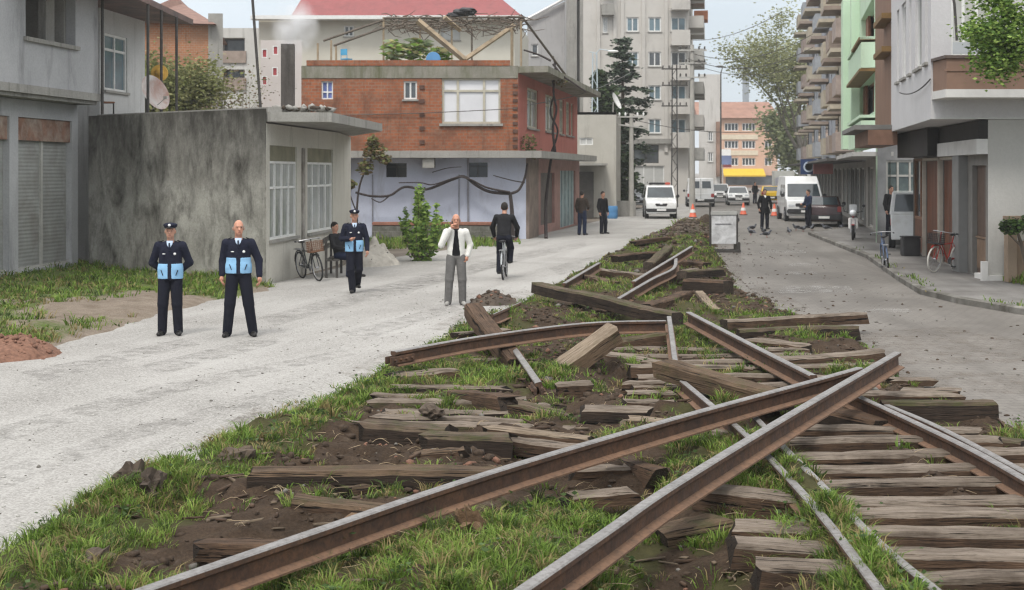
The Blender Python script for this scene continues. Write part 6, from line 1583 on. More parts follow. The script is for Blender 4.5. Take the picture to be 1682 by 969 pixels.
# ---- bicycles (front wheel towards -y)
def bicycle(label, loc, rz, frame, tyre=None, basket=None, lean=0.0, steer=0.0, rack=True, name='bicycle'):
    t = thing(name, loc, rz, label, 'bicycle', 'bicycles in the street'); t.rotation_euler = (0, lean, rz)
    r = .33; yf, yr = -.53, .53
    hub_f, hub_r, bb, seat, head = (0, yf, r), (0, yr, r), (0, .08, .28), (0, .24, .82), (0, -.36, .80)
    k = MB()
    for a, b in ((bb, head), (bb, seat), ((0, .2, .7), (0, -.33, .68)), (bb, hub_r)): k.tube([a, b], .017, 8)
    for s in (-.045, .045): k.tube([(s, yr, r), (s * .6, .2, .72)], .009, 6); k.tube([(s, yr, r), (s * .8, .1, .28)], .009, 6)
    k.tube([seat, (0, .25, .88)], .013, 6)
    fr = k.build('frame', frame, t, 40)
    k = MB()
    for s in (-.05, .05): k.tube([(s, yf, r), (s, -.42, .66), (s * .5, -.38, .72)], .011, 6)
    k.tube([(0, -.385, .7), (0, -.35, .86), (0, -.345, 1.0)], .015, 8); k.build('fork', frame, t, 40)
    k = MB(); k.tube([(-.29, -.16, .98), (-.26, -.28, 1.0), (-.1, -.36, 1.01), (.1, -.36, 1.01), (.26, -.28, 1.0), (.29, -.16, .98)], .012, 6); hb = k.build('handlebar', M_rim, t, 40)
    for s in (-1, 1): k = MB(); k.tube([(s * .29, -.16, .98), (s * .295, -.06, .975)], .018, 8); k.build('grip', M_plast, hb)
    for y in (yf, yr):
        k = MB(); Mx = Matrix.Translation((0, y, r)) @ Matrix.Rotation(R(90), 4, 'Y')
        k.tube([Mx @ Vector((r * math.cos(a) * .95, r * math.sin(a) * .95, 0)) for a in np.linspace(0, 2 * math.pi, 29)[:-1]], .021, 7, closed=True)
        w_ = k.build('wheel', tyre or M_tyre, t, 40)
        k = MB(); k.tube([Mx @ Vector((r * math.cos(a) * .88, r * math.sin(a) * .88, 0)) for a in np.linspace(0, 2 * math.pi, 29)[:-1]], .009, 5, closed=True); k.lathe([(.025, -.04), (.03, 0), (.025, .04)], 8, Mx)
        for q in range(16):
            a = q * math.pi / 8; k.tube([Mx @ Vector((0, 0, .03 * (-1) ** q)), Mx @ Vector((r * .88 * math.cos(a), r * .88 * math.sin(a), 0))], .0022, 3, cap=False)
        k.build('rim', M_rim, w_, 40)
        k = MB(); k.tube([Mx @ Vector((.36 * math.cos(a), .36 * math.sin(a), 0)) for a in np.linspace(R(100), R(215), 12)], .018, 5); k.build('mudguard', frame, t, 40)
    k = MB(); k.ell((0, .3, .92), (.085, .07, .035)); k.ell((0, .2, .915), (.035, .12, .028)); k.build('saddle', M_plast, t, True)
    k = MB(); k.lathe([(.09, -.004), (.09, .004)], 16, Matrix.Translation((.05, .08, .28)) @ Matrix.Rotation(R(90), 4, 'Y')); k.tube([(.06, .08, .28), (.075, .16, .14)], .009, 5); k.tube([(-.06, .08, .28), (-.075, 0, .42)], .009, 5); cr = k.build('crank', M_rim, t)
    for s, y, z in ((.12, .17, .13), (-.12, -.01, .43)): k = MB(); k.box((s, y, z), (.09, .08, .02)); k.build('pedal', M_plast, cr)
    if rack: k = MB(); k.box((0, .58, .72), (.12, .34, .014)); k.tube([(.05, .6, .72), (.05, yr, r)], .006, 5); k.tube([(-.05, .6, .72), (-.05, yr, r)], .006, 5); k.build('carrier', M_rim, t)
    if basket:
        k = MB(); bx, by, bz = .17, .12, .24
        for z in np.linspace(0, bz, 6): k.tube([(-bx, -.56 - by, .72 + z), (bx, -.56 - by, .72 + z), (bx, -.56 + by, .72 + z), (-bx, -.56 + by, .72 + z)], .006, 4, closed=True)
        for x in np.linspace(-bx, bx, 8): 
            for y in (-by, by): k.tube([(x, -.56 + y, .72), (x, -.56 + y, .72 + bz)], .005, 4)
        for y in np.linspace(-by, by, 6):
            for x in (-bx, bx): k.tube([(x, -.56 + y, .72), (x, -.56 + y, .72 + bz)], .005, 4)
        k.box((0, -.56, .72), (2 * bx, 2 * by, .02)); k.build('basket', basket, t)
    return t
p = P(1455, 445); bicycle('blue grey bicycle propped on the road just beyond the kerb', (p.x, p.y, .0), R(170), mat('blue_frame', (.09, .13, .22), .4, .2, 5), lean=R(5))
p = P(1556, 448, .12); bicycle('red bicycle with whitewall tyres and black basket in the arcade', (p.x + .1, p.y + .5, .12), R(-48), mat('red_frame', (.42, .035, .025), .35, .15, 5), mat('white_tyre', (.62, .60, .55), .7, .08, 5), M_plast, lean=R(6))
bicycle('dark old bicycle leaning under the window of the stained building', (-4.85, 33.0, 0), R(30), mat('dark_frame_paint', (.04, .045, .045), .5, .2, 5), None, mat('brown_basket', (.16, .08, .045), .8, .2, 8), lean=R(-8))
CYC = P(829, 459); cyc_bike = bicycle('bicycle with pale mudguards ridden away by the man in black', (CYC.x, CYC.y + .4, 0), R(-4 + 0), mat('pale_frame_paint', (.45, .47, .48), .4, .1, 5))
cyc_bike.rotation_euler = (0, R(2), R(176 - 180 + 180))

# ---- red moped
p = P(1402, 393, .12); t = thing('moped', (p.x, p.y, .12), R(-16), 'red moped with white leg shield and windscreen facing us', 'moped')
mred = mat('red_moped', (.30, .03, .03), .3, .15, 4, coat=.3)
for y in (-.6, .62):
    k = MB(); Mx = Matrix.Translation((0, y, .28)) @ Matrix.Rotation(R(90), 4, 'Y'); k.tube([Mx @ Vector((.24 * math.cos(a), .24 * math.sin(a), 0)) for a in np.linspace(0, 6.283, 25)[:-1]], .045, 8, closed=True); w_ = k.build('wheel', M_tyre, t, 40)
    k = MB(); k.lathe([(.2, -.02), (.2, .02), (.05, .04), (.05, -.04)], 16, Mx); k.build('rim', M_rim, w_)
k = MB(); k.tube([(0, -.3, .5), (0, .1, .35), (0, .6, .45)], .06, 8); k.box((0, .35, .62), (.26, .75, .2), bev=.06); k.tube([(0, -.42, .95), (0, -.34, .5)], .04, 8); k.build('body', mred, t, 40)
k = MB(); k.box((0, .38, .78), (.27, .7, .1), bev=.04); k.build('seat', M_plast, t)
for s in (-.07, .07): k = MB(); k.tube([(s, -.6, .28), (s, -.47, .75)], .022, 7); k.build('fork_leg', M_rim, t)
k = MB(); k.box((0, -.42, .60), (.34, .06, .42), bev=.025); k.build('leg_shield', mat('white_moped', (.66, .65, .63), .35, .06, 4), t)
k = MB(); k.ell((0, -.5, .98), (.13, .12, .12)); k.build('headlight', M_lamp, t, True)
k = MB(); k.box((0, -.45, 1.17), (.28, .015, .24), bev=.006); k.build('windscreen', mat('moped_screen', (.36, .37, .38), .15, .05, 3), t)
k = MB(); k.tube([(-.34, -.3, 1.03), (-.1, -.4, 1.0), (.1, -.4, 1.0), (.34, -.3, 1.03)], .015, 6); k.build('handlebar', M_plast, t)
k = MB(); k.box((0, -.62, .56), (.14, .44, .04), bev=.018); k.build('front_mudguard', mred, t)
for s in (-1, 1): k = MB(); k.tube([(s * .3, -.32, 1.03), (s * .36, -.34, 1.2)], .008, 5); k.ell((s * .37, -.34, 1.24), (.06, .02, .045)); k.build('mirror', M_plast, t)

# ---- barrier board, cones, bench, crate
p = P(1189, 415); t = thing('barrier_board', (p.x, p.y, 0), R(4), 'white barrier board on a low dark frame at the end of the dug strip', 'barrier')
k = MB(); k.box((0, 0, .74), (.80, .05, .92), bev=.01); k.build('panel', mat('scuffed_white', (.68, .685, .69), .6, .06, 5, stain=(.36, .36, .36), stain_scale=3, stain_amt=.45), t)
k = MB(); k.box((-.03, -.03, .92), (.52, .012, .035), R(0)); k.build('stripe', mat('grey_stripe', (.2, .2, .21), .6, .2, 5), t)
k = MB(); k.tube([(-.44, .02, .1), (-.44, .02, 1.6)], .035, 8); k.build('post', W_dark, t); k = MB(); k.tube([(.44, .02, .1), (.44, .02, 1.25)], .03, 8); k.build('post', W_dark, t)
k = MB(); k.box((0, -.2, .06), (1.0, .07, .08)); k.box((0, .3, .06), (1.0, .07, .08)); k.box((.44, .05, .2), (.09, .6, .3), bev=.02); k.box((-.44, .05, .1), (.09, .6, .12), bev=.02); k.build('base_frame', W_dark, t)
k = MB(); k.box((0, 0, 1.27), (.86, .1, .14), bev=.02); k.build('top_block', mat('grey_cap', (.40, .40, .38), .8, .15, 4), t)
M_cone = mat('cone_orange', (.62, .13, .07), .5, .1, 4)
cone0 = None
for px, y, lab in ((1138, 362, 'traffic cone poking up behind the rubble heap'), (1221, 353, 'squat traffic cone on the road between barrier board and white car'), (1272, 355, 'traffic cone on the road beyond the man in the long coat')):
    p = P(px, y); t = thing('traffic_cone', (p.x, p.y, 0), 0, lab, 'traffic cone', 'traffic cones closing the dug strip')
    if px == 1138: t.location.z = .15
    k = MB(); k.lathe([(.21, .04), (.2, .05), (.035, .72), (.02, .74)], 16); c_ = k.build('cone', M_cone, t, 40)
    k = MB(); k.lathe([(.155, .27), (.157, .27), (.115, .44), (.112, .44)], 16); k.build('reflective_band', M_plate, c_, 40)
    k = MB(); k.box((0, 0, .02), (.44, .44, .045), bev=.01); k.build('base', M_plast, t)
t = thing('wooden_bench', (-4.45, 34.3, 0), R(93), 'dark wooden bench against the stained building under its second window', 'bench')
k = MB(); k.box((0, -.1, .43), (1.7, .14, .04)); k.box((0, .07, .43), (1.7, .14, .04)); k.build('seat', W_dark, t)
k = MB(); k.box((0, .2, .72), (1.7, .03, .12)); k.box((0, .21, .9), (1.7, .03, .12)); k.build('backrest', W_dark, t)
for x in (-.75, .75):
    for y in (-.12, .14): k = MB(); k.box((x, y, .21 if y < 0 else .48), (.06, .06, .42 if y < 0 else .96)); k.build('leg', W_dark, t)
k = MB(); k.box((0, 0, .27), (.5, .42, .54), bev=.03); k.box((0, 0, .56), (.54, .46, .05), bev=.02); o = k.build('dark_bin', M_plast); o.location = (11.75, 40.4, .12); tag(o, 'black plastic bin standing on the pavement by the arcade doors', 'bin')
# ================================================================== PEOPLE
M_skin = mat('skin', (.46, .25, .175), .6, .10, 18, .1)
M_skin2 = mat('skin_ruddy', (.50, .25, .17), .55, .10, 18, .1)
def cloth(name, col, var=.18): return mat(name, col, .92, var, 7, 1.0, bscale=11, spec=.12)
C_navy = cloth('navy_jacket', (.016, .018, .032)); C_trou = cloth('dark_trousers', (.013, .014, .022)); C_sky = cloth('light_blue_panel', (.25, .46, .68), .06)
C_white = cloth('white_jacket', (.68, .67, .63), .07); C_grey = cloth('grey_trousers', (.135, .13, .125)); C_black = cloth('black_cloth', (.012, .012, .014)); C_shirt = cloth('pale_shirt', (.45, .55, .68), .06)
C_char = cloth('charcoal_coat', (.022, .022, .024)); C_brown = cloth('brown_jacket', (.05, .038, .03)); C_blue = cloth('blue_anorak', (.022, .03, .06))
M_shoe = mat('black_shoe', (.015, .014, .014), .45, .2, 8); M_shoe2 = mat('grey_shoe', (.30, .29, .27), .7, .2, 8)
M_hair = mat('dark_hair', (.022, .018, .015), .8, .3, 30, .4); M_hairg = mat('grey_hair', (.22, .20, .185), .8, .2, 30, .4); M_eye = mat('eye_dark', (.02, .015, .012), .3, .1, 9); M_lip = mat('lip', (.30, .12, .10), .6, .1, 9)

def arm(sh, el, wr): return (np.array(sh, float), np.array(el, float), np.array(wr, float))
def person(label, loc, rz, arms=None, legs=None, top=C_black, bot=C_trou, hem=.90, hair=M_hair, cap=False, skin=M_skin, officer=False, shoes=M_shoe, scale=1.0,
           open_front=None, lean=0.0, group='people standing and walking in the street', seated=False, collar=None, coat=None, voxel=.0135, head_turn=0.0, hands=True, bald=False, tie=False, z_off=0.0):
    sh = {s: np.array((s * .185, 0, 1.425)) for s in (-1, 1)}
    A = {-1: arm(sh[-1], (-.25, .02, 1.14), (-.24, -.06, .90)), 1: arm(sh[1], (.25, .02, 1.14), (.24, -.06, .90))}
    if arms: 
        for s, (e, w) in arms.items(): A[s] = arm(sh[s], e, w)
    Lg = {-1: ((-.09, 0, .93), (-.11, -.02, .50), (-.12, .02, .085)), 1: ((.09, 0, .93), (.11, -.02, .50), (.12, .02, .085))}
    if legs: Lg.update(legs)
    hipz = (Lg[-1][0][2] + Lg[1][0][2]) / 2; dz = hipz - .93; dy = (Lg[-1][0][1] + Lg[1][0][1]) / 2
    def up(p):
        """upper body: leans about the hips, rides on the pelvis"""
        x, y, z = p; c, s_ = math.cos(lean), math.sin(lean); z0 = z - .93
        return np.array((x, dy + y * c - z0 * s_, .93 + dz + z0 * c + y * s_))
    for s in A: A[s] = tuple(up(q) for q in A[s])
    hc = up((0, -.015, 1.655)); ca, sa = math.cos(head_turn), math.sin(head_turn)
    def H(x, y, z): return hc + np.array((x * ca - y * sa, x * sa + y * ca, z))
    tors = [('c', up((0, 0, 1.33)), up((0, 0, 1.06)), .150, .135, .66), ('c', up((-.12, .005, 1.41)), up((.12, .005, 1.41)), .072, .072, 1), ('c', (-.055, dy, .97 + dz), (.055, dy, .97 + dz), .096, .096, .9)]
    ar = []
    for s in A: ar += [('c', A[s][0], A[s][1], .056, .045, 1), ('c', A[s][1], A[s][2], .044, .031, 1)]
    lg = []
    for s in Lg: h, k_, a = [np.array(q, float) for q in Lg[s]]; lg += [('c', h, k_, .088, .06, 1), ('c', k_, a, .058, .042, 1)]
    head = [('e', H(0, .0, .015), (.074, .094, .106)), ('e', H(0, -.035, -.06), (.056, .058, .062)), ('c', H(0, -.09, -.002), H(0, -.108, -.026), .010, .017, 1, .012), ('e', H(.078, .01, -.01), (.014, .024, .034), .006), ('e', H(-.078, .01, -.01), (.014, .024, .034), .006),
            ('-e', H(.032, -.10, .008), (.018, .014, .012), .012), ('-e', H(-.032, -.10, .008), (.018, .014, .012), .012), ('c', H(-.035, -.086, .03), H(.035, -.086, .03), .011, .011, 1, .012), ('c', up((0, .015, 1.44)), H(0, .015, -.075), .058, .055, 1)]
    V = []; 
    V0, Q0 = sdf_mesh(head + tors + ar + lg + [('e', A[s][2] + .055 * (A[s][2] - A[s][1]) / np.linalg.norm(A[s][2] - A[s][1]), (.036, .036, .045)) for s in A], voxel, .02)
    mb = MB(); mb.add([tuple(v) for v in V0], [tuple(q) for q in Q0])
    if hands:
        for s in A:
            d = Vector(A[s][2] - A[s][1]).normalized(); side = Vector((0, -1, 0)); side = (side - d * side.dot(d)); side = side.normalized() if side.length > .1 else Vector((1, 0, 0))
            inn = d.cross(side).normalized() * (1 if d.cross(side).x * -s > 0 else -1)
            w = Vector(A[s][2]) + d * .075
            for i, (o_, l_) in enumerate(((-.026, .062), (-.009, .074), (.009, .07), (.026, .055))):
                b0 = w + side * o_; k1 = b0 + d * l_ * .5 + inn * .008; k2 = k1 + d * l_ * .32 + inn * .022; k3 = k2 + d * l_ * .12 + inn * .022
                mb.tube([tuple(b0), tuple(k1), tuple(k2), tuple(k3)], [.0105, .010, .009, .006], 6)
            b0 = w - d * .05 + side * .03; mb.tube([tuple(b0), tuple(b0 + side * .022 + d * .03 + inn * .01), tuple(b0 + side * .026 + d * .058 + inn * .022)], [.012, .011, .008], 6)
    body = mb.build('person', skin, None, True)
    def child(nm, VQ, m_): o = np_mesh(nm, VQ[0], quads=VQ[1], mats=m_, parent=body, smooth=True); return o
    upn = up((0, 0, 1)) - up((0, 0, 0)); upn = upn / np.linalg.norm(upn); h0 = up((0, 0, hem))
    hemcut = lambda G: -((G - h0) @ upn)
    jp = [('c', up((0, 0, 1.34)), up((0, 0, max(hem + .02, 1.02))), .178, .182 if officer else .165, .68), ('c', up((-.135, .005, 1.405)), up((.135, .005, 1.405)), .082, .082, 1), ('c', up((0, 0, 1.05)), up((0, 0, hem - .05)), .196 if officer else .165, .190 if officer else .168, .70)]
    ja = []
    for s in A:
        d = A[s][2] - A[s][1]; ja += [('c', A[s][0], A[s][1], .072, .060, 1), ('c', A[s][1], A[s][2] - .02 * d / np.linalg.norm(d), .060, .048, 1)]
    neck = [('-e', up((0, -.03, 1.50)), (.066, .075, .05), .01)]
    jk = jp + ja + neck
    cuts = [lambda G: np.where(((G - h0) @ upn) < 0, -((G - h0) @ upn), -1) if not seated else G[..., 0] * 0 - 1]
    # the hem cut must not trim hanging sleeves: build torso and sleeves apart, then unite
    def jacket_mesh(k=.02):
        lo = hem
        def torso_cut(G):
            d = -((G - h0) @ upn)
            arm_d = None
            for p_ in ja:
                q = _cone(G, *p_[1:6]); arm_d = q if arm_d is None else np.minimum(arm_d, q)
            r_ = np.where(arm_d < .012, np.minimum(d, arm_d), d)
            if open_front:
                z = (G - h0) @ upn; wdt = .03 + .065 * np.clip((.58 - z) / .58, 0, 1)
                r_ = np.where((G[..., 1] < dy - .03) & (arm_d > .0), np.maximum(r_, wdt - np.abs(G[..., 0])), r_)
            return r_
        return sdf_mesh(jk, voxel, k, [torso_cut])
    child('coat' if coat else 'jacket', jacket_mesh(), top)
    if coat:   # long skirt of the coat
        kz = coat; mid = [np.array(Lg[s][0]) * .5 + np.array(Lg[s][1]) * .5 for s in (-1, 1)]
        VQ = sdf_mesh([('c', (0, dy, .98 + dz), (-.08, dy - .0, kz), .19, .19, .75), ('c', (0, dy, .98 + dz), (.08, dy, kz), .19, .19, .75)], voxel, .03, [lambda G: np.maximum(kz - G[..., 2], G[..., 2] - (.99 + dz))])
        child('coat_skirt', VQ, top)
    tp_ = [('c', (-.05, dy, .965 + dz), (.05, dy, .965 + dz), .112, .112, .88)]
    for s in Lg:
        h, k_, a = [np.array(q, float) for q in Lg[s]]; e = a + (a - k_) / np.linalg.norm(a - k_) * .02
        tp_ += [('c', h, k_, .100, .086, 1), ('c', k_, e, .082, .072, 1)]
    wz = .93 + dz + .10
    child('trousers', sdf_mesh(tp_, voxel, .018, [lambda G: G[..., 2] - wz]), bot)
    for s in Lg:
        a = np.array(Lg[s][2], float); fx = s * .035; g0 = a[2] - .085
        VQ = sdf_mesh([('c', (a[0], a[1] + .035, g0 + .05), (a[0] + fx, a[1] - .165, g0 + .032), .050, .036, 1), ('c', a, (a[0], a[1], g0 + .06), .045, .048, 1)], .011, .02, [lambda G: g0 + .004 - G[..., 2]])
        child('shoe', VQ, shoes)
    for s in (-1, 1):
        k = MB(); c = H(s * .031, -.083, .006); k.ell(tuple(c), (.012, .008, .006), 8, 6); k.build('eye', M_eye, body, True)
        k = MB(); a, b_ = H(s * .016, -.094, .028), H(s * .048, -.082, .027); k.tube([tuple(a), tuple(b_)], .005, 5); k.build('eyebrow', hair if hair is not M_hairg else M_hairg, body)
    k = MB(); k.tube([tuple(H(-.02, -.088, -.062)), tuple(H(0, -.094, -.061)), tuple(H(.02, -.088, -.062))], .005, 5); k.build('mouth', M_lip, body)
    if cap:
        VQ = sdf_mesh([('e', H(0, .005, .075), (.098, .116, .055)), ('e', H(0, 0, .10), (.112, .122, .036))], .010, .02, [lambda G: hc[2] + .055 - G[..., 2]])
        cp = child('cap', VQ, C_navy)
        k = MB(); c = H(0, -.105, .056); k.ell(tuple(c), (.075, .055, .012), 12, 6); k.build('visor', M_shoe, cp, True)
        k = MB(); c = H(0, -.116, .098); k.ell(tuple(c), (.024, .01, .022), 10, 6); k.build('cap_badge', mat('silver_badge', (.75, .75, .74), .4, .05, 5), cp, True)
        VQ = sdf_mesh([('e', H(0, .02, .01), (.081, .094, .09))], .010, .02, [lambda G: np.maximum((hc[1] + .012) - G[..., 1], np.maximum(G[..., 2] - hc[2] - .06, hc[2] - .05 - G[..., 2]))]); child('hair', VQ, hair)
    elif bald:
        VQ = sdf_mesh([('e', H(0, .012, .005), (.0815, .0965, .085))], .010, .02, [lambda G: np.maximum((hc[1] - .035) - G[..., 1], np.maximum(G[..., 2] - hc[2] - .062, hc[2] - .06 - G[..., 2]))]); child('hair', VQ, hair)
    else:
        fr = np.array((math.sin(head_turn), -math.cos(head_turn), 0))
        VQ = sdf_mesh([('e', H(0, .012, .028), (.085, .102, .108))], .010, .02, [lambda G: np.maximum(((G - hc) @ fr) * .8 - .045 - (G[..., 2] - hc[2] - .045) * .9, hc[2] - .075 - G[..., 2] + 0 * G[..., 0])]); child('hair', VQ, hair)
    if officer:
        zb, zt = hem + .012, hem + .235
        b0, b1 = up((0, 0, zb)), up((0, 0, zt))
        def band(G):
            z = (G - b0) @ upn
            return np.maximum(np.maximum(np.abs(z - .12) - .12, .026 - np.abs(G[..., 0] - b0[0])), np.abs(G[..., 0] - b0[0]) - .210)
        VQ = sdf_mesh(jp, voxel * .8, .02, [band], grow=.006); child('reflective_panel', VQ, C_sky)
        for s in (-1, 1):   # badges and shirt collar
            c = up((s * .085, -.132, 1.30)); k = MB(); k.ell(tuple(c), (.022 if s > 0 else .026, .012, .02 if s > 0 else .009), 8, 6); k.build('badge', mat('silver_badge', (.75, .75, .74)), body, True)
            k = MB(); k.box(tuple(up((s * .148, .0, 1.492))), (.09, .07, .012), bev=.004, tilt=Euler((0, s * .35, 0))); k.build('epaulette', C_trou, body)
            c = up((s * .115, -.118, hem + .11)); k = MB(); k.box(tuple(c), (.012, .02, .09), tilt=Euler((0, s * .35, 0))); k.build('pocket_flap', C_navy, body)
        collar = C_shirt; tie = True
    if collar:
        k = MB(); q = [up(c) for c in ((-.052, -.075, 1.505), (.052, -.075, 1.505), (.038, -.118, 1.44), (0, -.128, 1.385), (-.038, -.118, 1.44))]; q2 = [c + np.array((0, .03, 0)) for c in q]
        k.add([tuple(c) for c in q + q2], [(0, 1, 2, 3, 4), (9, 8, 7, 6, 5)] + [(i, i + 5, (i + 1) % 5 + 5, (i + 1) % 5) for i in range(5)]); k.build('shirt_collar', collar, body)
    if tie: 
        k = MB(); q = [up(c) for c in ((0, -.128, 1.47), (0, -.138, 1.43), (0, -.146, 1.36))]; k.tube([tuple(c) for c in q], [.014, .012, .016], 6); k.build('tie', C_navy, body)
    if open_front:
        f0 = up((0, 0, .965))
        def strip(G):
            z = (G - f0) @ upn
            return np.maximum(-z, z - .53)
        VQ = sdf_mesh(jp, voxel, .02, [strip], grow=-.012); child('shirt', VQ, open_front)
    body.location = (loc[0], loc[1], z_off); body.rotation_euler = (0, 0, rz); body.scale = (scale,) * 3
    tag(body, label, 'person', group)
    return body

behind = {-1: ((-.29, .07, 1.15), (-.09, .17, .98)), 1: ((.29, .07, 1.15), (.09, .17, .98))}
p = P(280, 550.5); person('officer in peaked cap standing with hands behind his back', p, R(6), behind, {-1: ((-.09, 0, .93), (-.115, -.02, .50), (-.13, .02, .085)), 1: ((.09, 0, .93), (.105, -.02, .50), (.12, .02, .085))}, C_navy, C_trou, .89, cap=True, officer=True, scale=1.0)
p = P(392, 552.5); person('bareheaded officer with short grey hair, one fist hanging at his side', p, R(8), {-1: ((-.24, .06, 1.15), (-.25, .0, .93)), 1: ((.30, .03, 1.16), (.315, -.05, .915))}, {-1: ((-.09, 0, .93), (-.13, -.03, .50), (-.17, .01, .085)), 1: ((.09, 0, .93), (.15, -.02, .50), (.21, .03, .085))}, C_navy, C_trou, .955, hair=M_hairg, bald=True, skin=M_skin2, officer=True, head_turn=.2, scale=1.035)
p = P(582, 481); person('officer in peaked cap walking past the bench with one forearm raised', p, R(10), {-1: ((-.27, .04, 1.16), (-.10, -.20, 1.16)), 1: ((.27, .02, 1.15), (.27, -.08, .91))}, {-1: ((-.08, 0, .93), (-.08, -.05, .50), (-.04, -.02, .085)), 1: ((.08, 0, .93), (.10, .02, .51), (.08, .26, .17))}, C_navy, C_trou, .88, cap=True, officer=True, scale=1.0)
p = P(749, 501); wj = person('man in open white jacket and grey trousers holding a phone to his ear', p, R(4), {-1: ((-.29, -.06, 1.17), (-.10, -.165, 1.50)), 1: ((.28, .05, 1.17), (.22, -.02, .95))}, {-1: ((-.09, 0, .93), (-.13, -.02, .50), (-.155, .0, .085)), 1: ((.09, 0, .93), (.12, -.03, .50), (.13, .02, .085))}, C_white, C_grey, .83, hair=M_hairg, bald=True, skin=M_skin2, shoes=M_shoe2, open_front=C_black, scale=1.0)
k = MB(); k.box((-.078, -.125, 1.585), (.02, .05, .11), bev=.006); k.build('phone', M_plast, wj)
# rider of the bicycle: seen from behind, seated on the saddle
rid = person('man in black jacket riding the bicycle away from us', (CYC.x, CYC.y + .4), R(176), {-1: ((-.30, -.22, 1.20), (-.27, -.44, 1.02)), 1: ((.30, -.22, 1.20), (.27, -.44, 1.02))}, {-1: ((-.09, .22, .98), (-.13, -.14, .72), (-.12, -.02, .44)), 1: ((.09, .22, .98), (.12, -.06, .62), (.12, .14, .20))}, C_char, C_trou, .96, lean=R(10), scale=1.02)
# man on the bench
person('man in dark clothes sitting on the bench beside the leaning bicycle', (-4.28, 34.05), R(58), {-1: ((-.25, -.06, 1.16), (-.14, -.30, 1.02)), 1: ((.25, -.06, 1.16), (.14, -.30, 1.02))}, {-1: ((-.09, 0, .93), (-.14, -.42, .92), (-.14, -.40, .50)), 1: ((.09, 0, .93), (.14, -.42, .92), (.15, -.46, .50))}, C_char, C_blue, .88, seated=True, lean=R(-14), z_off=-.415, scale=1.0)
p = P(956, 386); person('man in dark jacket standing back to us by the teal folding doors', p, R(150), {-1: ((-.25, -.05, 1.15), (-.16, -.22, 1.05)), 1: ((.26, .0, 1.15), (.25, -.08, .92))}, None, C_brown, C_blue, .88, collar=None, scale=1.02, voxel=.017)
p = P(990, 384); person('slim man in black standing beside the concrete annex', p, R(40), None, {-1: ((-.08, 0, .93), (-.08, -.03, .50), (-.08, .0, .085)), 1: ((.08, 0, .93), (.12, -.05, .50), (.17, .02, .085))}, C_black, C_trou, .86, scale=1.0, voxel=.017)
p = P(1256, 376.5); person('man in long black coat walking towards us up the road', p, R(4), {-1: ((-.28, .02, 1.15), (-.27, -.06, .92)), 1: ((.28, .02, 1.15), (.28, -.06, .90))}, None, C_black, C_trou, .92, coat=.70, collar=C_white, scale=1.02, voxel=.017)
p = P(1328, 374.5); person('person in navy anorak standing at the tail of the maroon car', p, R(-70), {-1: ((-.25, -.05, 1.15), (-.14, -.26, 1.10)), 1: ((.25, -.05, 1.15), (.18, -.24, 1.02))}, None, C_blue, C_trou, .82, scale=1.0, voxel=.017)
person('man in dark suit standing at the glass shop entrance', (12.97, 46.9), R(20), None, None, C_char, C_trou, .84, scale=.97, voxel=.017, z_off=.40)
p = P(1240, 334.5); person('dark figure walking near the taxi, bareheaded', p, R(30), None, None, C_black, C_trou, .82, voxel=.02, hands=False)
p = P(1292, 341); person('thin figure in dark clothes left of the high roof van', p, R(-20), None, None, C_blue, C_trou, .82, voxel=.02, hands=False)

# ---- pigeons on the road
VQ = sdf_mesh([('e', (0, 0, .125), (.058, .115, .06)), ('c', (0, -.08, .15), (0, -.125, .205), .036, .026, 1), ('e', (0, -.135, .225), (.026, .032, .026)), ('c', (0, .08, .12), (0, .21, .095), .035, .016, .5), ('c', (0, -.155, .222), (0, -.185, .215), .008, .003, 1)], .009, .02)
M_pig = [mat('pigeon_grey', (.10, .105, .12), .8, .4, 14), mat('pigeon_dark', (.035, .035, .04), .8, .3, 14)]
pig = None
PIG = [(1212, 367, 'pigeon nearest the barrier board', 0), (1236, 379, 'pigeon left of the man in the long coat, farther of that pair', 1), (1234, 386.5, 'pigeon left of the man in the long coat, nearer of that pair', 1), (1254, 384.5, 'pigeon by the feet of the man in the long coat', 0), (1259, 390, 'pigeon nearest us on the road, in front of the man in the long coat', 1), (1296, 385, 'lone dark pigeon in the middle of the empty road', 1),
       (1308, 378.5, 'pigeon before the high roof van', 0), (1319, 380.5, 'pigeon beside the feet in navy anorak', 0), (1334, 379, 'pigeon in front of the navy anorak', 0), (1357, 379, 'pigeon under the tail of the maroon car', 0), (1382, 378, 'pigeon between maroon car and moped', 0)]
for i, (px, y, lab, dk) in enumerate(PIG):
    p = P(px, y)
    if pig is None:
        o = np_mesh('pigeon', VQ[0], quads=VQ[1], mats=M_pig[dk], smooth=True)
        for s in (-1, 1):
            k = MB(); k.tube([(s * .022, -.01, .08), (s * .024, -.01, .012)], .006, 5); k.tube([(s * .024, .01, .006), (s * .024, -.045, .006)], .006, 5); k.build('leg', mat('pigeon_leg', (.3, .1, .09), .7, .1, 5), o)
            k = MB(); k.ell((s * .05, .03, .135), (.018, .10, .042), 10, 6); k.build('wing', M_pig[1], o, True)
        pig = o
    else: o = copy_tree(pig)
    o.location = (p.x, p.y, .0); o.rotation_euler = (0, 0, i * 1.9); o.scale = (1.25,) * 3
    tag(o, lab, 'pigeon', 'pigeons feeding on the road')
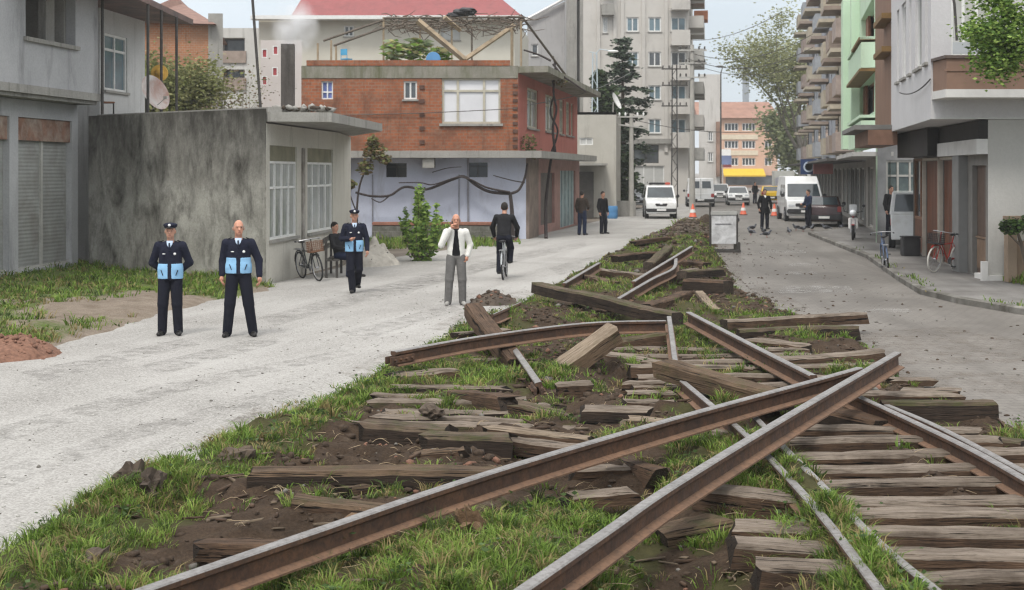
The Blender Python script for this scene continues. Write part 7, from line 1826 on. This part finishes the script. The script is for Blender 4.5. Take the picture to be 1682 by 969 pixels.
# ================================================================== TREES, VINES, POLES, CABLES, SMOKE
def leaves(name, C, size, mats, parent, seed=0, flat=.6, probs=None, aspect=1.7):
    rg = np.random.default_rng(seed); C = np.asarray(C); n = len(C)
    a = rg.random(n) * 2 * np.pi; tilt = (rg.random(n) - .5) * 2 * (1 - flat) * np.pi
    u = np.stack([np.cos(a), np.sin(a), 0 * a], 1)
    w = np.stack([-np.sin(a) * np.cos(tilt), np.cos(a) * np.cos(tilt), np.sin(tilt)], 1)
    s = size * (.6 + .8 * rg.random(n))[:, None]
    V = np.stack([C - u * s * .5 * aspect, C - w * s * .5, C + u * s * .5 * aspect, C + w * s * .5], 1).reshape(-1, 3)
    Q = np.arange(4 * n).reshape(-1, 4)
    mi = rg.choice(len(mats), n, p=probs)
    return np_mesh(name, V, quads=Q, mats=mats, parent=parent, mi=mi)
def cloud(rg, c, r, n, shell=.5):
    d = rg.normal(size=(n, 3)); d /= np.linalg.norm(d, axis=1)[:, None]
    return np.array(c) + d * (shell + (1 - shell) * rg.random((n, 1)) ** .5) * np.array(r) * rg.uniform(.75, 1.1, (n, 1))
M_bark = mat('bark', (.12, .095, .075), .95, .35, 6, .8, mode='World', stretch=(1, 1, .3))
M_barkp = mat('pale_bark', (.24, .22, .19), .9, .3, 3, .6, mode='World')
L_pine = [leafmat('pine_dark', (.04, .06, .04), .4, 3, 0), leafmat('pine_mid', (.075, .10, .065), .4, 3, 0)]
L_spring = [leafmat('spring_leaf', (.19, .21, .075), .3, 1.5), leafmat('spring_pale', (.27, .27, .12), .3, 1.5)]
L_fresh = [leafmat('fresh_leaf', (.19, .31, .06), .35, 3), leafmat('fresh_dark', (.085, .15, .035), .35, 3), leafmat('fresh_pale', (.29, .40, .10), .3, 3)]
L_dark = [leafmat('ivy_dark', (.03, .05, .022), .4, 2, .1), leafmat('ivy_mid', (.05, .075, .03), .4, 2, .1)]
L_olive = [leafmat('olive_leaf', (.14, .15, .055), .4, 2), leafmat('brown_leaf', (.17, .12, .065), .4, 2)]

def limbs(mb, base, d, L, r, depth, rr, tips, split=3, spread=.55, grav=0.0):
    p = Vector(base); d = Vector(d).normalized(); pts = [p.copy()]; rs = [r]; n = 4
    for i in range(n):
        d = (d + Vector((rr.uniform(-.16, .16), rr.uniform(-.16, .16), rr.uniform(-.06, .12) - grav))).normalized(); p = p + d * L / n; pts.append(p.copy()); rs.append(r * (1 - .42 * (i + 1) / n))
        if depth <= 1: tips.append((p.copy(), depth))
    mb.tube(pts, rs, 7 if depth > 1 else 4)
    if depth <= 0: return
    for k in range(split):
        q = pts[rr.choice((2, 3, 4)) if k else 4]
        nd = (d + Vector((rr.uniform(-1, 1), rr.uniform(-1, 1), rr.uniform(-.35, .6))) * spread).normalized()
        limbs(mb, q, nd, L * rr.uniform(.58, .8), r * .5, depth - 1, rr, tips, split, spread, grav)

def tree(name, base, h, r, label, seed, lmats, leaf=.25, per=26, sprd=.7, depth=3, tilt=(0, 0), trunk_frac=.3, bark=None, cat='tree', split=3, flat=.4, spread=.55):
    rr = random.Random(seed); rg = np.random.default_rng(seed); t = thing(name, base, 0, label, cat)
    mb = MB(); tips = []; d = Vector((tilt[0], tilt[1], 1))
    tp0 = [(0, 0, -.1), (tilt[0] * h * .15, tilt[1] * h * .15, h * trunk_frac * .5), (tilt[0] * h * trunk_frac, tilt[1] * h * trunk_frac, h * trunk_frac)]
    mb.tube(tp0, [r * 1.25, r, r * .85], 10)
    for k in range(split + 1): limbs(mb, tp0[-1], Vector((rr.uniform(-.6, .6), rr.uniform(-.6, .6), 1)), h * (1 - trunk_frac) * .5, r * .6, depth - 1, rr, tips, split, spread)
    mb.build('trunk', bark or M_bark, t, 50)
    C = np.concatenate([np.array(p)[None] + rg.normal(size=(per, 3)) * sprd * (.6 + .5 * rr.random()) * np.array([1, 1, .75]) for p, _ in tips])
    if per: leaves('crown', C, leaf, lmats, t, seed, flat)
    return t
# big plane tree just coming into leaf at the end of the street
p = P(1303, 330); tree('plane_tree', (D(1318, 300, 128).x, 128, 0), 15.0, .30, 'huge pale plane tree coming into leaf above the end of the street', 4, [leafmat('mist_leaf', (.29, .31, .15), .25, 1.5), leafmat('mist_pale', (.36, .37, .21), .25, 1.5)], .15, 40, .85, 4, trunk_frac=.26, bark=M_barkp, split=3, spread=.62)  # leaf colours lightened, distance haze put into them
tree('roadside_tree', (D(1322, 300, 165).x, 165, 0), 9.5, .3, 'darker leafy tree beside the apricot block under the plane tree', 9, [leafmat('mid_leaf', (.13, .16, .07), .3, 1.5), leafmat('mist_leaf2', (.2, .22, .11), .3, 1.5)], .3, 60, 1.1, 3, trunk_frac=.15)
tree('garden_tree', (D(268, 150, 60).x, 58, 0), 7.2, .2, 'yellow green tree behind the porch posts before the orange brick block', 12, L_spring + L_olive[:1], .10, 110, .55, 3, trunk_frac=.35)
tree('bare_tree', (D(378, 150, 62).x, 62, 0), 6.6, .13, 'thin bare tree rising behind the stained wall', 17, L_olive, .08, 3, .4, 4, trunk_frac=.3, bark=M_barkp)
# conifer with layered boughs
def conifer(base, h, label, seed):
    rr = random.Random(seed); rg = np.random.default_rng(seed); t = thing('conifer_tree', base, 0, label, 'tree'); mb = MB(); C = []
    mb.tube([(0, 0, -.1), (.05, 0, h * .5), (0, 0, h)], [.26, .16, .02], 8)
    z = 1.6
    while z < h - .2:
        f = 1 - z / h; n = rr.choice((4, 5, 6)); L = (.35 + 3.5 * f ** .7) * rr.uniform(.5, 1.2); a0 = rr.uniform(0, 6.28)
        for k in range(n):
            a = a0 + k * 6.28 / n + rr.uniform(-.3, .3); l = L * rr.uniform(.65, 1.12)
            pts = [Vector((0, 0, z)), Vector((math.cos(a) * l * .5, math.sin(a) * l * .5, z + .05 * l)), Vector((math.cos(a) * l, math.sin(a) * l, z - .12 * l + rr.uniform(-.1, .2)))]
            mb.tube([tuple(q) for q in pts], [.05 * f + .015, .03 * f + .01, .006], 4)
            m_ = int(44 * l) + 12; tt = rg.random(m_) ** .7
            P0 = np.array(pts[0]); P1 = np.array(pts[2]); c = P0 + (P1 - P0) * tt[:, None] + rg.normal(size=(m_, 3)) * np.array([.16, .16, .10]) * (.5 + .9 * tt[:, None]); c[:, 2] += .05 * l * np.sin(tt * 3.14)
            C.append(c)
        z += rr.uniform(.5, 1.0) * (.55 + .6 * f)
    mb.build('trunk', M_bark, t); leaves('crown', np.concatenate(C), .17, L_pine, t, seed, .5, aspect=2.2); return t
conifer((D(1022, 100, 92).x, 92, 0), 11.6, 'dark conifer standing before the apartment tower', 5)
# dense ivy mass between annex and conifer
rgt = np.random.default_rng(8); t = thing('ivy_bush', (D(992, 200, 88).x, 88, 0), 0, 'dense dark ivy clad tree beside the conifer behind the annex', 'tree')
k = MB(); k.tube([(0, 0, 0), (.1, 0, 4), (0, 0, 8.2)], [.2, .15, .05], 8); k.build('trunk', M_bark, t)
C = np.concatenate([cloud(rgt, c, r, 900, .3) for c, r in (((-.1, 0, 5.2), (1.0, 1, 1.6)), ((.1, 0, 7.2), (.9, .9, 1.4)), ((.3, 0, 3.3), (1.0, 1, 1.5)), ((-.3, 0, 8.3), (.55, .55, .9)), ((.8, 0, 6.1), (.5, .5, .8)))]); leaves('crown', C, .22, L_dark, t, 3, .3)
t = thing('shade_shrub', (D(1030, 300, 86).x, 86, 0), 0, 'dark shrub growing in the gap beside the annex', 'shrub')
k = MB(); k.tube([(0, 0, 0), (0, 0, 1.8)], .05, 6); k.build('stem', M_bark, t); leaves('foliage', np.concatenate([cloud(rgt, c, (.6, .6, .8), 350, .3) for c in ((0, 0, 1), (.1, 0, 2.1), (-.1, 0, 3.1))]), .18, L_dark, t, 4, .3)
# upright leafy shrub on the gravel edge in front of the lilac wall
def upright_shrub(base, h, w, label, seed, n=26, mats=L_fresh, leaf=.085, name='leafy_shrub', per=95):
    rr = random.Random(seed); rg = np.random.default_rng(seed); t = thing(name, base, 0, label, 'shrub'); mb = MB(); C = []
    for k in range(n):
        a = rr.uniform(0, 6.28); q = rr.random() ** .5; hh = h * (1 - .45 * q * q) * rr.uniform(.72, 1.02); rad = w * .5 * q
        b = Vector((math.cos(a) * rad * .25, math.sin(a) * rad * .25, 0)); m_ = Vector((math.cos(a) * rad * .9, math.sin(a) * rad * .9, hh * .5)); e = Vector((math.cos(a) * rad * 1.15 + rr.uniform(-.08, .08), math.sin(a) * rad * 1.15, hh))
        mb.tube([tuple(b), tuple(m_), tuple(e)], [.018, .012, .004], 4)
        tt = rg.random(per) ** .8; P0, P1, P2 = map(np.array, (b, m_, e)); T_ = tt[:, None]
        C.append((1 - T_) ** 2 * P0 + 2 * (1 - T_) * T_ * P1 + T_ ** 2 * P2 + rg.normal(size=(per, 3)) * .055 * (.6 + (1 - T_)))
    mb.build('stem', M_bark, t); leaves('foliage', np.concatenate(C), leaf, mats, t, seed, .25); return t
p = P(692, 428); upright_shrub((p.x, p.y, 0), 2.3, 1.35, 'bright green upright shrub at the gravel edge before the lilac wall', 3, 24, per=80)
p = P(500, 462); 
# potted shrub with twisted stems at the corner wall
p = P(1662, 470, .1); t = thing('twisted_shrub', (11.0, 30.1, .1), 0, 'small round shrub on twisted dark stems before the corner wall', 'shrub')
rr = random.Random(3); k = MB()
k.tube([(.42, 0, 0), (.3, 0, .45), (.18, 0, .95), (.05, -.05, 1.3)], [.055, .05, .04, .025], 8); k.tube([(.5, .05, 0), (.42, 0, .5), (.28, 0, 1.0), (.35, 0, 1.4)], [.05, .04, .035, .02], 8); k.tube([(.25, 0, .8), (0, 0, 1.05), (-.15, 0, 1.2)], [.03, .02, .01], 6); k.tube([(.35, 0, 1.3), (.7, 0, 1.35), (.9, 0, 1.5)], [.03, .02, .01], 6)
k.build('stem', M_bark, t, 50); leaves('foliage', np.concatenate([cloud(rgt, c, r, m_, .35) for c, r, m_ in (((.0, 0, 1.3), (.3, .3, .2), 420), ((.8, 0, 1.45), (.42, .4, .42), 900), ((.95, .1, 1.9), (.3, .3, .3), 380), ((.4, 0, 1.4), (.25, .25, .16), 260))]), .06, L_dark + [L_fresh[1]], t, 6, .3)
# planter wall in front of it
t = thing('planter_wall', (12.6, 30.75, .1), 0, 'brown and cream parapet wall at the corner behind the twisted shrub', 'garden wall')
k = MB(); k.box((.1, 0, .5), (3.2, .18, .9)); k.build('panel', mat('tan_render', (.22, .155, .105), .85, .15, 2, .2), t)
k = MB(); k.box((.1, -.02, 1.18), (3.2, .14, .45)); k.build('upper_panel', mat('cream_panel', (.40, .385, .35), .85, .12, 2, .2), t)
k = MB(); k.box((.1, -.02, 1.46), (3.3, .26, .1), bev=.01); k.box((-1.42, -.03, .72), (.2, .25, 1.38)); k.build('coping', mat('tan_coping', (.26, .195, .14), .85, .15, 2, .2), t)
# tree whose branches hang into the frame from the right
t = thing('street_tree', (12.3, 27.2, 0), 0, 'street tree whose fresh green branches hang over the balcony', 'tree'); mb = MB(); rr = random.Random(8); tips = []
mb.tube([(0, 0, -.1), (.05, 0, 2.5), (-.1, 0, 5.4)], [.2, .16, .13], 10)
for d, L in (((-1, .05, -.02), 2.3), ((-.8, -.2, .35), 2.2), ((-.3, .3, 1), 2.0), ((.7, .1, .6), 2.0), ((-.9, .2, .18), 2.2)): limbs(mb, (-.1, 0, 5.2), d, L * .6, .07, 2, rr, tips, 3, .55, .02)
mb.build('trunk', M_bark, t, 50)
C = np.concatenate([np.array(q)[None] + rgt.normal(size=(120, 3)) * .155 for q, _ in tips]); leaves('crown', C, .052, L_fresh, t, 5, .35)

# ---- brick house vines
def vine(label, base, paths, mats, tufts=(), name='grape_vine', leaf=.1):
    t = thing(name, base, 0, label, 'vine'); b = Vector(base); k = MB()
    for pts, r in paths:
        pp = [Vector(q) - b for q in pts]; sm = []
        for i in range(len(pp) - 1):
            p0, p1, p2, p3 = pp[max(0, i - 1)], pp[i], pp[i + 1], pp[min(len(pp) - 1, i + 2)]
            for j in range(6): u = j / 6; sm.append(.5 * (2 * p1 + (p2 - p0) * u + (2 * p0 - 5 * p1 + 4 * p2 - p3) * u * u + (3 * p1 - p0 - 3 * p2 + p3) * u ** 3))
        sm.append(pp[-1]); k.tube(sm, [r * (1 - .35 * i / len(sm)) for i in range(len(sm))], 6)
    k.build('stem', mat('dark_vine_bark', (.05, .04, .038), .9, .3, 6, .6, mode='World'), t, 50)
    if tufts: leaves('foliage', np.concatenate([cloud(rgt, Vector(c) - b, r, n, .2) for c, r, n in tufts]), leaf, mats, t, 7, .3)
    return t
q = lambda pts, Y: [D(x, y, Y) for x, y in pts]
b0 = D(840, 380, 52.4)
vine('thick vine trunk with dark boughs looped across the lilac wall', (b0.x, 52.4, 0), [(q([(842, 396), (841, 350), (838, 318)], 52.4), .11), (q([(838, 318), (805, 315), (782, 304), (762, 290), (740, 296), (700, 311), (665, 307), (640, 321), (610, 322), (584, 316)], 52.4), .07), (q([(838, 318), (852, 312), (862, 292), (866, 268)], 52.4), .065), (q([(838, 316), (800, 308), (776, 296)], 52.3), .05), (q([(776, 296), (752, 291), (712, 303), (690, 300), (655, 300)], 52.3), .035), (q([(640, 321), (625, 332), (610, 326)], 52.3), .03), (q([(862, 300), (840, 296), (810, 288)], 52.5), .03), (q([(710, 283), (735, 276), (758, 274)], 52.6), .02)], None)
b0 = D(596, 330, 50.6)
vine('ragged brownish creeper at the corner of the lilac wall', (b0.x, 50.6, 0), [(q([(590, 400), (586, 350), (592, 300), (610, 262)], 50.6), .05), (q([(586, 350), (575, 320), (570, 300)], 50.6), .03)], L_olive, [(D(615, 250, 50.6), (.5, .4, .35), 330), (D(600, 275, 50.6), (.35, .35, .3), 150), (D(573, 303, 50.6), (.3, .3, .2), 240), (D(632, 262, 50.6), (.3, .3, .22), 120), (D(612, 232, 50.6), (.25, .3, .25), 150)], leaf=.09)
YV = 56.5; nx = .95
b0 = D(911, 270, 57)
vine('twisted vine climbing the pink side wall up to the roof', (b0.x, 57, 0), [([P(897, 392) * 1, D(897, 330, 57), D(905, 262, 57), D(912, 245, 57)], .07), (q([(912, 250), (908, 210), (914, 180), (909, 150), (912, 110), (908, 92)], 56.2), .06), (q([(906, 250), (916, 215), (904, 185), (910, 150), (904, 120)], 56.4), .05), (q([(908, 105), (925, 125), (940, 135), (962, 150)], 56), .05), (q([(905, 100), (885, 90), (860, 82)], 55), .05)], L_olive, [(D(920, 132, 56), (.3, .3, .25), 90), (D(868, 235, 52.6), (.35, .3, .4), 200), (D(880, 252, 53.4), (.4, .3, .25), 160)], leaf=.07)
# ---- pergola on the roof
g = Bld('roof_pergola', (-3, 55, 0), 'tumbledown timber pergola with bare vines on the brick house roof', 'pergola')
def beam(pts, Y0, Y1, r, nm, m_):
    k = MB(); k.tube([D(pts[0][0], pts[0][1], Y0), D(pts[1][0], pts[1][1], Y1)], r, 6 if r < .06 else 4); return g.part(nm, k, m_)
PB = mat('pergola_wood', (.30, .235, .16), .85, .25, 4, mode='World'); PD = mat('pergola_dark', (.12, .10, .08), .85, .25, 4, mode='World')
for a, b, Y0, Y1, r, m_ in (((686, 34), (763, 98), 53, 53, .13, PB), ((763, 98), (844, 42), 53, 55, .10, PB), ((730, 28), (756, 50), 53, 53.5, .10, PB)): beam((a, b), Y0, Y1, r, 'brace', m_)
for px, y0, Y in ((630, 28, 53.5), (544, 66, 53), (522, 71, 53), (552, 74, 54.5), (856, 34, 53.5), (840, 46, 54.5), (742, 40, 57), (775, 44, 57), (690, 36, 57), (842, 34, 58)): beam(((px, y0), (px, HY - (6.6 - EYE) * F_PX / Y + 1)), Y, Y, .045, 'post', PD if px % 2 else PB)
for a, b, Y0, Y1 in (((531, 67), (630, 33), 53, 53.5), ((548, 75), (632, 45), 53, 53.5), ((630, 30), (858, 28), 53.5, 53.5), ((630, 42), (700, 38), 55, 55), ((690, 36), (842, 33), 57, 57), ((700, 28), (742, 40), 53.5, 57), ((800, 28), (842, 34), 53.5, 58), ((858, 28), (928, 122), 53.5, 57)): beam((a, b), Y0, Y1, .05, 'beam', PD)
k = MB(); rr = random.Random(6)
for _ in range(230):
    x = rr.uniform(636, 866); y = rr.uniform(26, 52); Y = rr.uniform(53, 57); a = D(x, y, Y); L = rr.uniform(.3, 1.3)
    d = Vector((rr.uniform(-1, 1), rr.uniform(-.4, .4), rr.uniform(-.45, .3))) * L; k.tube([a, a + d * .5 + Vector((0, 0, rr.uniform(-.15, .15))), a + d], [.025, .018, .008], 4)
g.part('bare_vine', k, M_bark)
k = MB(); 
for x, y, r in ((748, 24, .22), (757, 21, .26), (768, 19, .27), (740, 25, .15)): c = D(x, y, 53.6); k.ell(tuple(c), (r * 1.3, r, r * .6), 10, 6, jit=.2, rng=rr)
g.part('tarpaulin', k, M_plast)
# roof garden things
for (px, py, Y, r, lab, seed) in ((650, 88, 53, .55, 'wide spiky potted plant on the brick house roof nearest the tall post', 2), (684, 84, 53.4, .6, 'grey green potted plant on the roof beside the blue tub', 3), (722, 84, 54.2, .42, 'leafy potted plant behind the blue tub on the roof', 5)):
    c = D(px, py, Y); t = thing('potted_plant', (c.x, Y, 6.6), 0, lab, 'potted plant', 'plants on the brick house roof'); k = MB(); k.lathe([(.16, 0), (.2, .3), (.22, .32), (.2, .3)], 14); k.build('pot', mat('clay_pot', (.3, .15, .1), .85, .2, 4), t)
    leaves('foliage', cloud(np.random.default_rng(seed), (0, 0, .3 + r * .75), (r, .4, r * .85), 230, .1), .13, [leafmat('straw_leaf', (.33, .30, .14), .3, 3), leafmat('sage_leaf', (.27, .32, .19), .3, 3), L_fresh[0]], t, seed, .2, aspect=3.0)
c = D(712, 90, 52.9); k = MB(); k.lathe([(.26, -.3), (.28, -.28), (.285, 0), (.28, .28), (.26, .3)], 20, Matrix.Rotation(R(82), 4, 'X')); o = k.build('blue_tub', mat('blue_plastic', (.05, .16, .42), .4, .1, 4), None, 40); o.location = (c.x, 53, 6.9); tag(o, 'bright blue tub lying on its side on the roof edge', 'tub')
c = D(568, 92, 53); plain_chair('plastic_chair', (c.x, 53.2, 6.61), 2.6, mat('sky_blue_plastic', (.08, .33, .55), .4, .1, 4), mat('sky_blue_plastic', (.1, .4, .6)), 'sky blue plastic chair near the roof corner of the brick house', .8)

# ---- poles and lamps
t = thing('utility_pole', (D(1037, 300, 80).x, 80, 0), 0, 'pale concrete pole with two cross arms by the white panel van', 'utility pole')
k = MB(); k.tube([(0, 0, -.1), (0, 0, 6.0)], [.17, .11], 12); k.build('pole', mat('pole_concrete', (.40, .385, .35), .85, .12, 2, .2), t)
for z, a in ((5.8, 0), (5.25, .35)): k = MB(); k.box((0, -.1, z), (1.7, .08, .08), a * .3, tilt=None if not a else Euler((0, .12, .2))); k.build('cross_arm', W_grey, t)
for x in (-.7, -.35, .35, .7): k = MB(); k.lathe([(.02, 0), (.06, .03), (.05, .1), (.06, .14), (.02, .2)], 10, Matrix.Translation((x, -.1, 5.86))); k.build('insulator', W_white, t)
t = thing('lattice_lamp_post', (D(977, 200, 84).x, 84, 0), 0, 'pale blue lattice lamp post rising behind the concrete annex', 'street lamp')
mbl = mat('pale_blue_steel', (.45, .52, .56), .5, .1, 3); k = MB()
for s in (-1, 1):
    for q_ in (-1, 1): k.tube([(s * .26, q_ * .2, 0), (s * .12, q_ * .1, 9.9)], .035, 5)
for i in range(16):
    z = i * .6; w0 = .26 - .14 * z / 9.9; s = (-1) ** i; k.tube([(-s * w0, -.18, z), (s * w0, -.18, z + .6)], .018, 4)
k.build('lattice_mast', mbl, t)
k = MB(); k.tube([(0, 0, 9.8), (.3, -.1, 10.1), (.9, -.3, 10.0)], .03, 6); k.tube([(0, 0, 9.9), (-.35, 0, 9.95)], .03, 6); k.build('lamp_arm', mbl, t)
k = MB(); k.ell((1.1, -.35, 9.95), (.34, .14, .08)); k.build('lamp_head', W_white, t, True)
c = D(1012, 166, 77.8); t = thing('satellite_dish', (c.x - .05, 78.2, 5.97), R(70), 'white satellite dish seen edge on at the annex roof corner', 'satellite dish')
k = MB(); Mx = Matrix.Translation((0, 0, .62)) @ Matrix.Rotation(R(65), 4, 'X'); k.lathe([(.02, .0), (.2, .02), (.36, .07), (.5, .14), (.51, .15), (.5, .15), (.35, .085), (.19, .035), (.02, .012)], 24, Mx); k.build('dish', W_white, t, 40)
k = MB(); k.tube([(0, .1, 0), (0, .08, .62)], .03, 6); k.tube([(0, -.1, .2), (0, -.5, .5)], .012, 5); k.build('mast', W_grey, t)
t = thing('power_pole', (D(1137, 300, 96).x, 96, 0), 0, 'tall concrete power pole at the tower corner behind the minibus', 'utility pole')
k = MB(); k.tube([(0, 0, -.1), (0, 0, 11.5)], [.22, .13], 12); k.build('pole', mat('pole_concrete', (.4, .385, .35)), t)
for z in (9.2, 10.2, 11.1): k = MB(); k.box((0, -.16, z), (2.0, .1, .1)); a_ = k.build('cross_arm', W_grey, t); [MB().lathe([(.03, 0), (.07, .04), (.05, .12), (.07, .17), (.02, .24)], 8, Matrix.Translation((x, -.16, z + .05))).build('insulator', W_dark, a_) for x in (-.85, -.45, .45, .85)]
t = thing('transformer_pole', (D(1108, 300, 100).x, 100, 0), 0, 'dark lattice pole crowded with insulators in front of the tower', 'utility pole')
k = MB()
for s in (-1, 1): k.tube([(s * .22, 0, 0), (s * .16, 0, 10.4)], .05, 5)
for i in range(17): z = i * .6; s = (-1) ** i; k.tube([(-s * .2, 0, z), (s * .2, 0, z + .6)], .022, 4)
k.build('lattice_mast', W_dark, t)
for z in (7.4, 8.9, 10.1): k = MB(); k.box((0, -.05, z), (1.9, .09, .09)); a_ = k.build('cross_arm', W_dark, t); [MB().lathe([(.025, 0), (.06, .05), (.04, .11), (.06, .16), (.02, .22)], 8, Matrix.Translation((x, -.05, z + .05))).build('insulator', W_dark, a_) for x in (-.85, -.4, .4, .85)]
t = thing('street_lamp', (D(1184, 300, 142).x, 142, 0), 0, 'thin dark street lamp against the sky beside the narrow white block', 'street lamp')
k = MB(); k.tube([(0, 0, 0), (0, 0, 12.8), (.15, 0, 13.3), (.1, 0, 13.6)], [.1, .07, .05, .04], 8); k.build('pole', W_dark, t); k = MB(); k.ell((-.1, 0, 13.5), (.45, .2, .12)); k.build('lamp_head', W_dark, t, True)
t = thing('distant_tower', (D(1225, 200, 420).x, 420, 0), 0, 'hazy grey tower rising far behind the apricot block', 'tower')
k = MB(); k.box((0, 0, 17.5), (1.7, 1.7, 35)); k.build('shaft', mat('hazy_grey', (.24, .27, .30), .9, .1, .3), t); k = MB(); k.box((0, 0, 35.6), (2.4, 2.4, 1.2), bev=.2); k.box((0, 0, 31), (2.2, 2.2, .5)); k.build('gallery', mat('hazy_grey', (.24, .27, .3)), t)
# ---- overhead cables
def cable(A, B, sag, r, label):
    A, B = Vector(A), Vector(B); k = MB(); k.tube([A.lerp(B, i / 16) - Vector((0, 0, sag * 4 * (i / 16) * (1 - i / 16))) - A for i in range(17)], r, 5)
    o = k.build('overhead_cable', W_dark); o.location = A; return tag(o, label, 'cable', 'overhead cables across the street')
cable(D(1138, 88, 96), D(1335, 56, 90), .9, .022, 'highest sagging cable from the power pole to the far row')
cable(D(1130, 96, 96), D(1335, 78, 90), 1.0, .022, 'second sagging cable from the power pole to the far row')
cable(D(1146, 108, 96), D(1332, 100, 92), .8, .018, 'lower sagging cable from the power pole to the far row')
cable(D(1138, 66, 96), D(1284, 20, 70), .4, .02, 'steep cable climbing from the power pole over the street')
cable(D(866, 172, 52.4), D(1037, 118, 80), .3, .02, 'pale cable from the pink wall towards the conifer')
cable(D(1037, 196, 80), D(1330, 206, 88), .6, .02, 'low cable crossing in front of the apricot block')
cable(D(497, 190, 52), D(850, 178, 51.8), .05, .015, 'thin wire stretched across the red brick wall')
cable(D(1478, 152, 36), D(1528, 130, 31), .15, .018, 'dark wire looping along the pale corner wall')
# ---- chimney smoke
bm = bmesh.new(); bmesh.ops.create_icosphere(bm, subdivisions=3, radius=1); o = MB().bm(bm).build('chimney_smoke', bpy.data.materials.new('smoke'))
c = D(484, 44, 35.5); o.location = (c.x, 35.5, c.z); o.scale = (.72, .5, .85); tag(o, kind='stuff')
m = o.data.materials[0]; m.use_nodes = True; t_ = m.node_tree
for n_ in list(t_.nodes): t_.nodes.remove(n_)
out = N(t_, 'ShaderNodeOutputMaterial'); vol = N(t_, 'ShaderNodeVolumePrincipled'); vol.inputs['Color'].default_value = (.95, .95, .96, 1)
tc = N(t_, 'ShaderNodeTexCoord'); ln = N(t_, 'ShaderNodeVectorMath', _operation='LENGTH'); t_.links.new(tc.outputs['Object'], ln.inputs[0])
nz = N(t_, 'ShaderNodeTexNoise', Scale=1.6, Detail=4); t_.links.new(tc.outputs['Object'], nz.inputs['Vector'])
fo = N(t_, 'ShaderNodeMapRange'); fo.inputs['From Min'].default_value = .95; fo.inputs['From Max'].default_value = .1; t_.links.new(ln.outputs['Value'], fo.inputs['Value'])
cn = N(t_, 'ShaderNodeMapRange'); cn.inputs['From Min'].default_value = .4; cn.inputs['From Max'].default_value = .7; cn.inputs['To Max'].default_value = 7; t_.links.new(nz.outputs['Fac'], cn.inputs['Value'])
mu = N(t_, 'ShaderNodeMath', _operation='MULTIPLY'); t_.links.new(fo.outputs[0], mu.inputs[0]); t_.links.new(cn.outputs[0], mu.inputs[1]); t_.links.new(mu.outputs[0], vol.inputs['Density']); t_.links.new(vol.outputs[0], out.inputs['Volume'])

# ---- broad leaved weeds among the grass
rt = np.random.default_rng(31); n = 420
wy = 7 + 17 * rt.random(n) ** 1.2; wx = interp(L_EDGE, wy) + .1 + rt.random(n) * (interp(R_EDGE, wy) - interp(L_EDGE, wy) - .4); k = veg(wx, wy) > .35; wx, wy = wx[k], wy[k]
C = []
for x, y in zip(wx, wy):
    m_ = rt.integers(6, 22); s = rt.uniform(.03, .09); z = float(bed_z(x, y)); C.append(np.stack([x + rt.normal(0, s, m_), y + rt.normal(0, s, m_), z + .015 + abs(rt.normal(0, s * .9, m_))], 1))
o = leaves('weeds', np.concatenate(C), .024, [leafmat('weed_dark', (.05, .085, .028), .3, 4), leafmat('weed_leaf', (.075, .12, .04), .3, 4)], None, 5, .35); tag(o, kind='stuff')

# ---- light haze in the street air
k = MB(); k.box((0, 1070, 19.8), (2500, 2400, 43.6)); o = k.build('haze', bpy.data.materials.new('haze_air')); tag(o, kind='stuff')
m = o.data.materials[0]; m.use_nodes = True; t_ = m.node_tree
for n_ in list(t_.nodes): t_.nodes.remove(n_)
out = N(t_, 'ShaderNodeOutputMaterial'); vol = N(t_, 'ShaderNodeVolumePrincipled'); vol.inputs['Color'].default_value = (.93, .95, .97, 1); vol.inputs['Density'].default_value = .00045
t_.links.new(vol.outputs[0], out.inputs['Volume'])
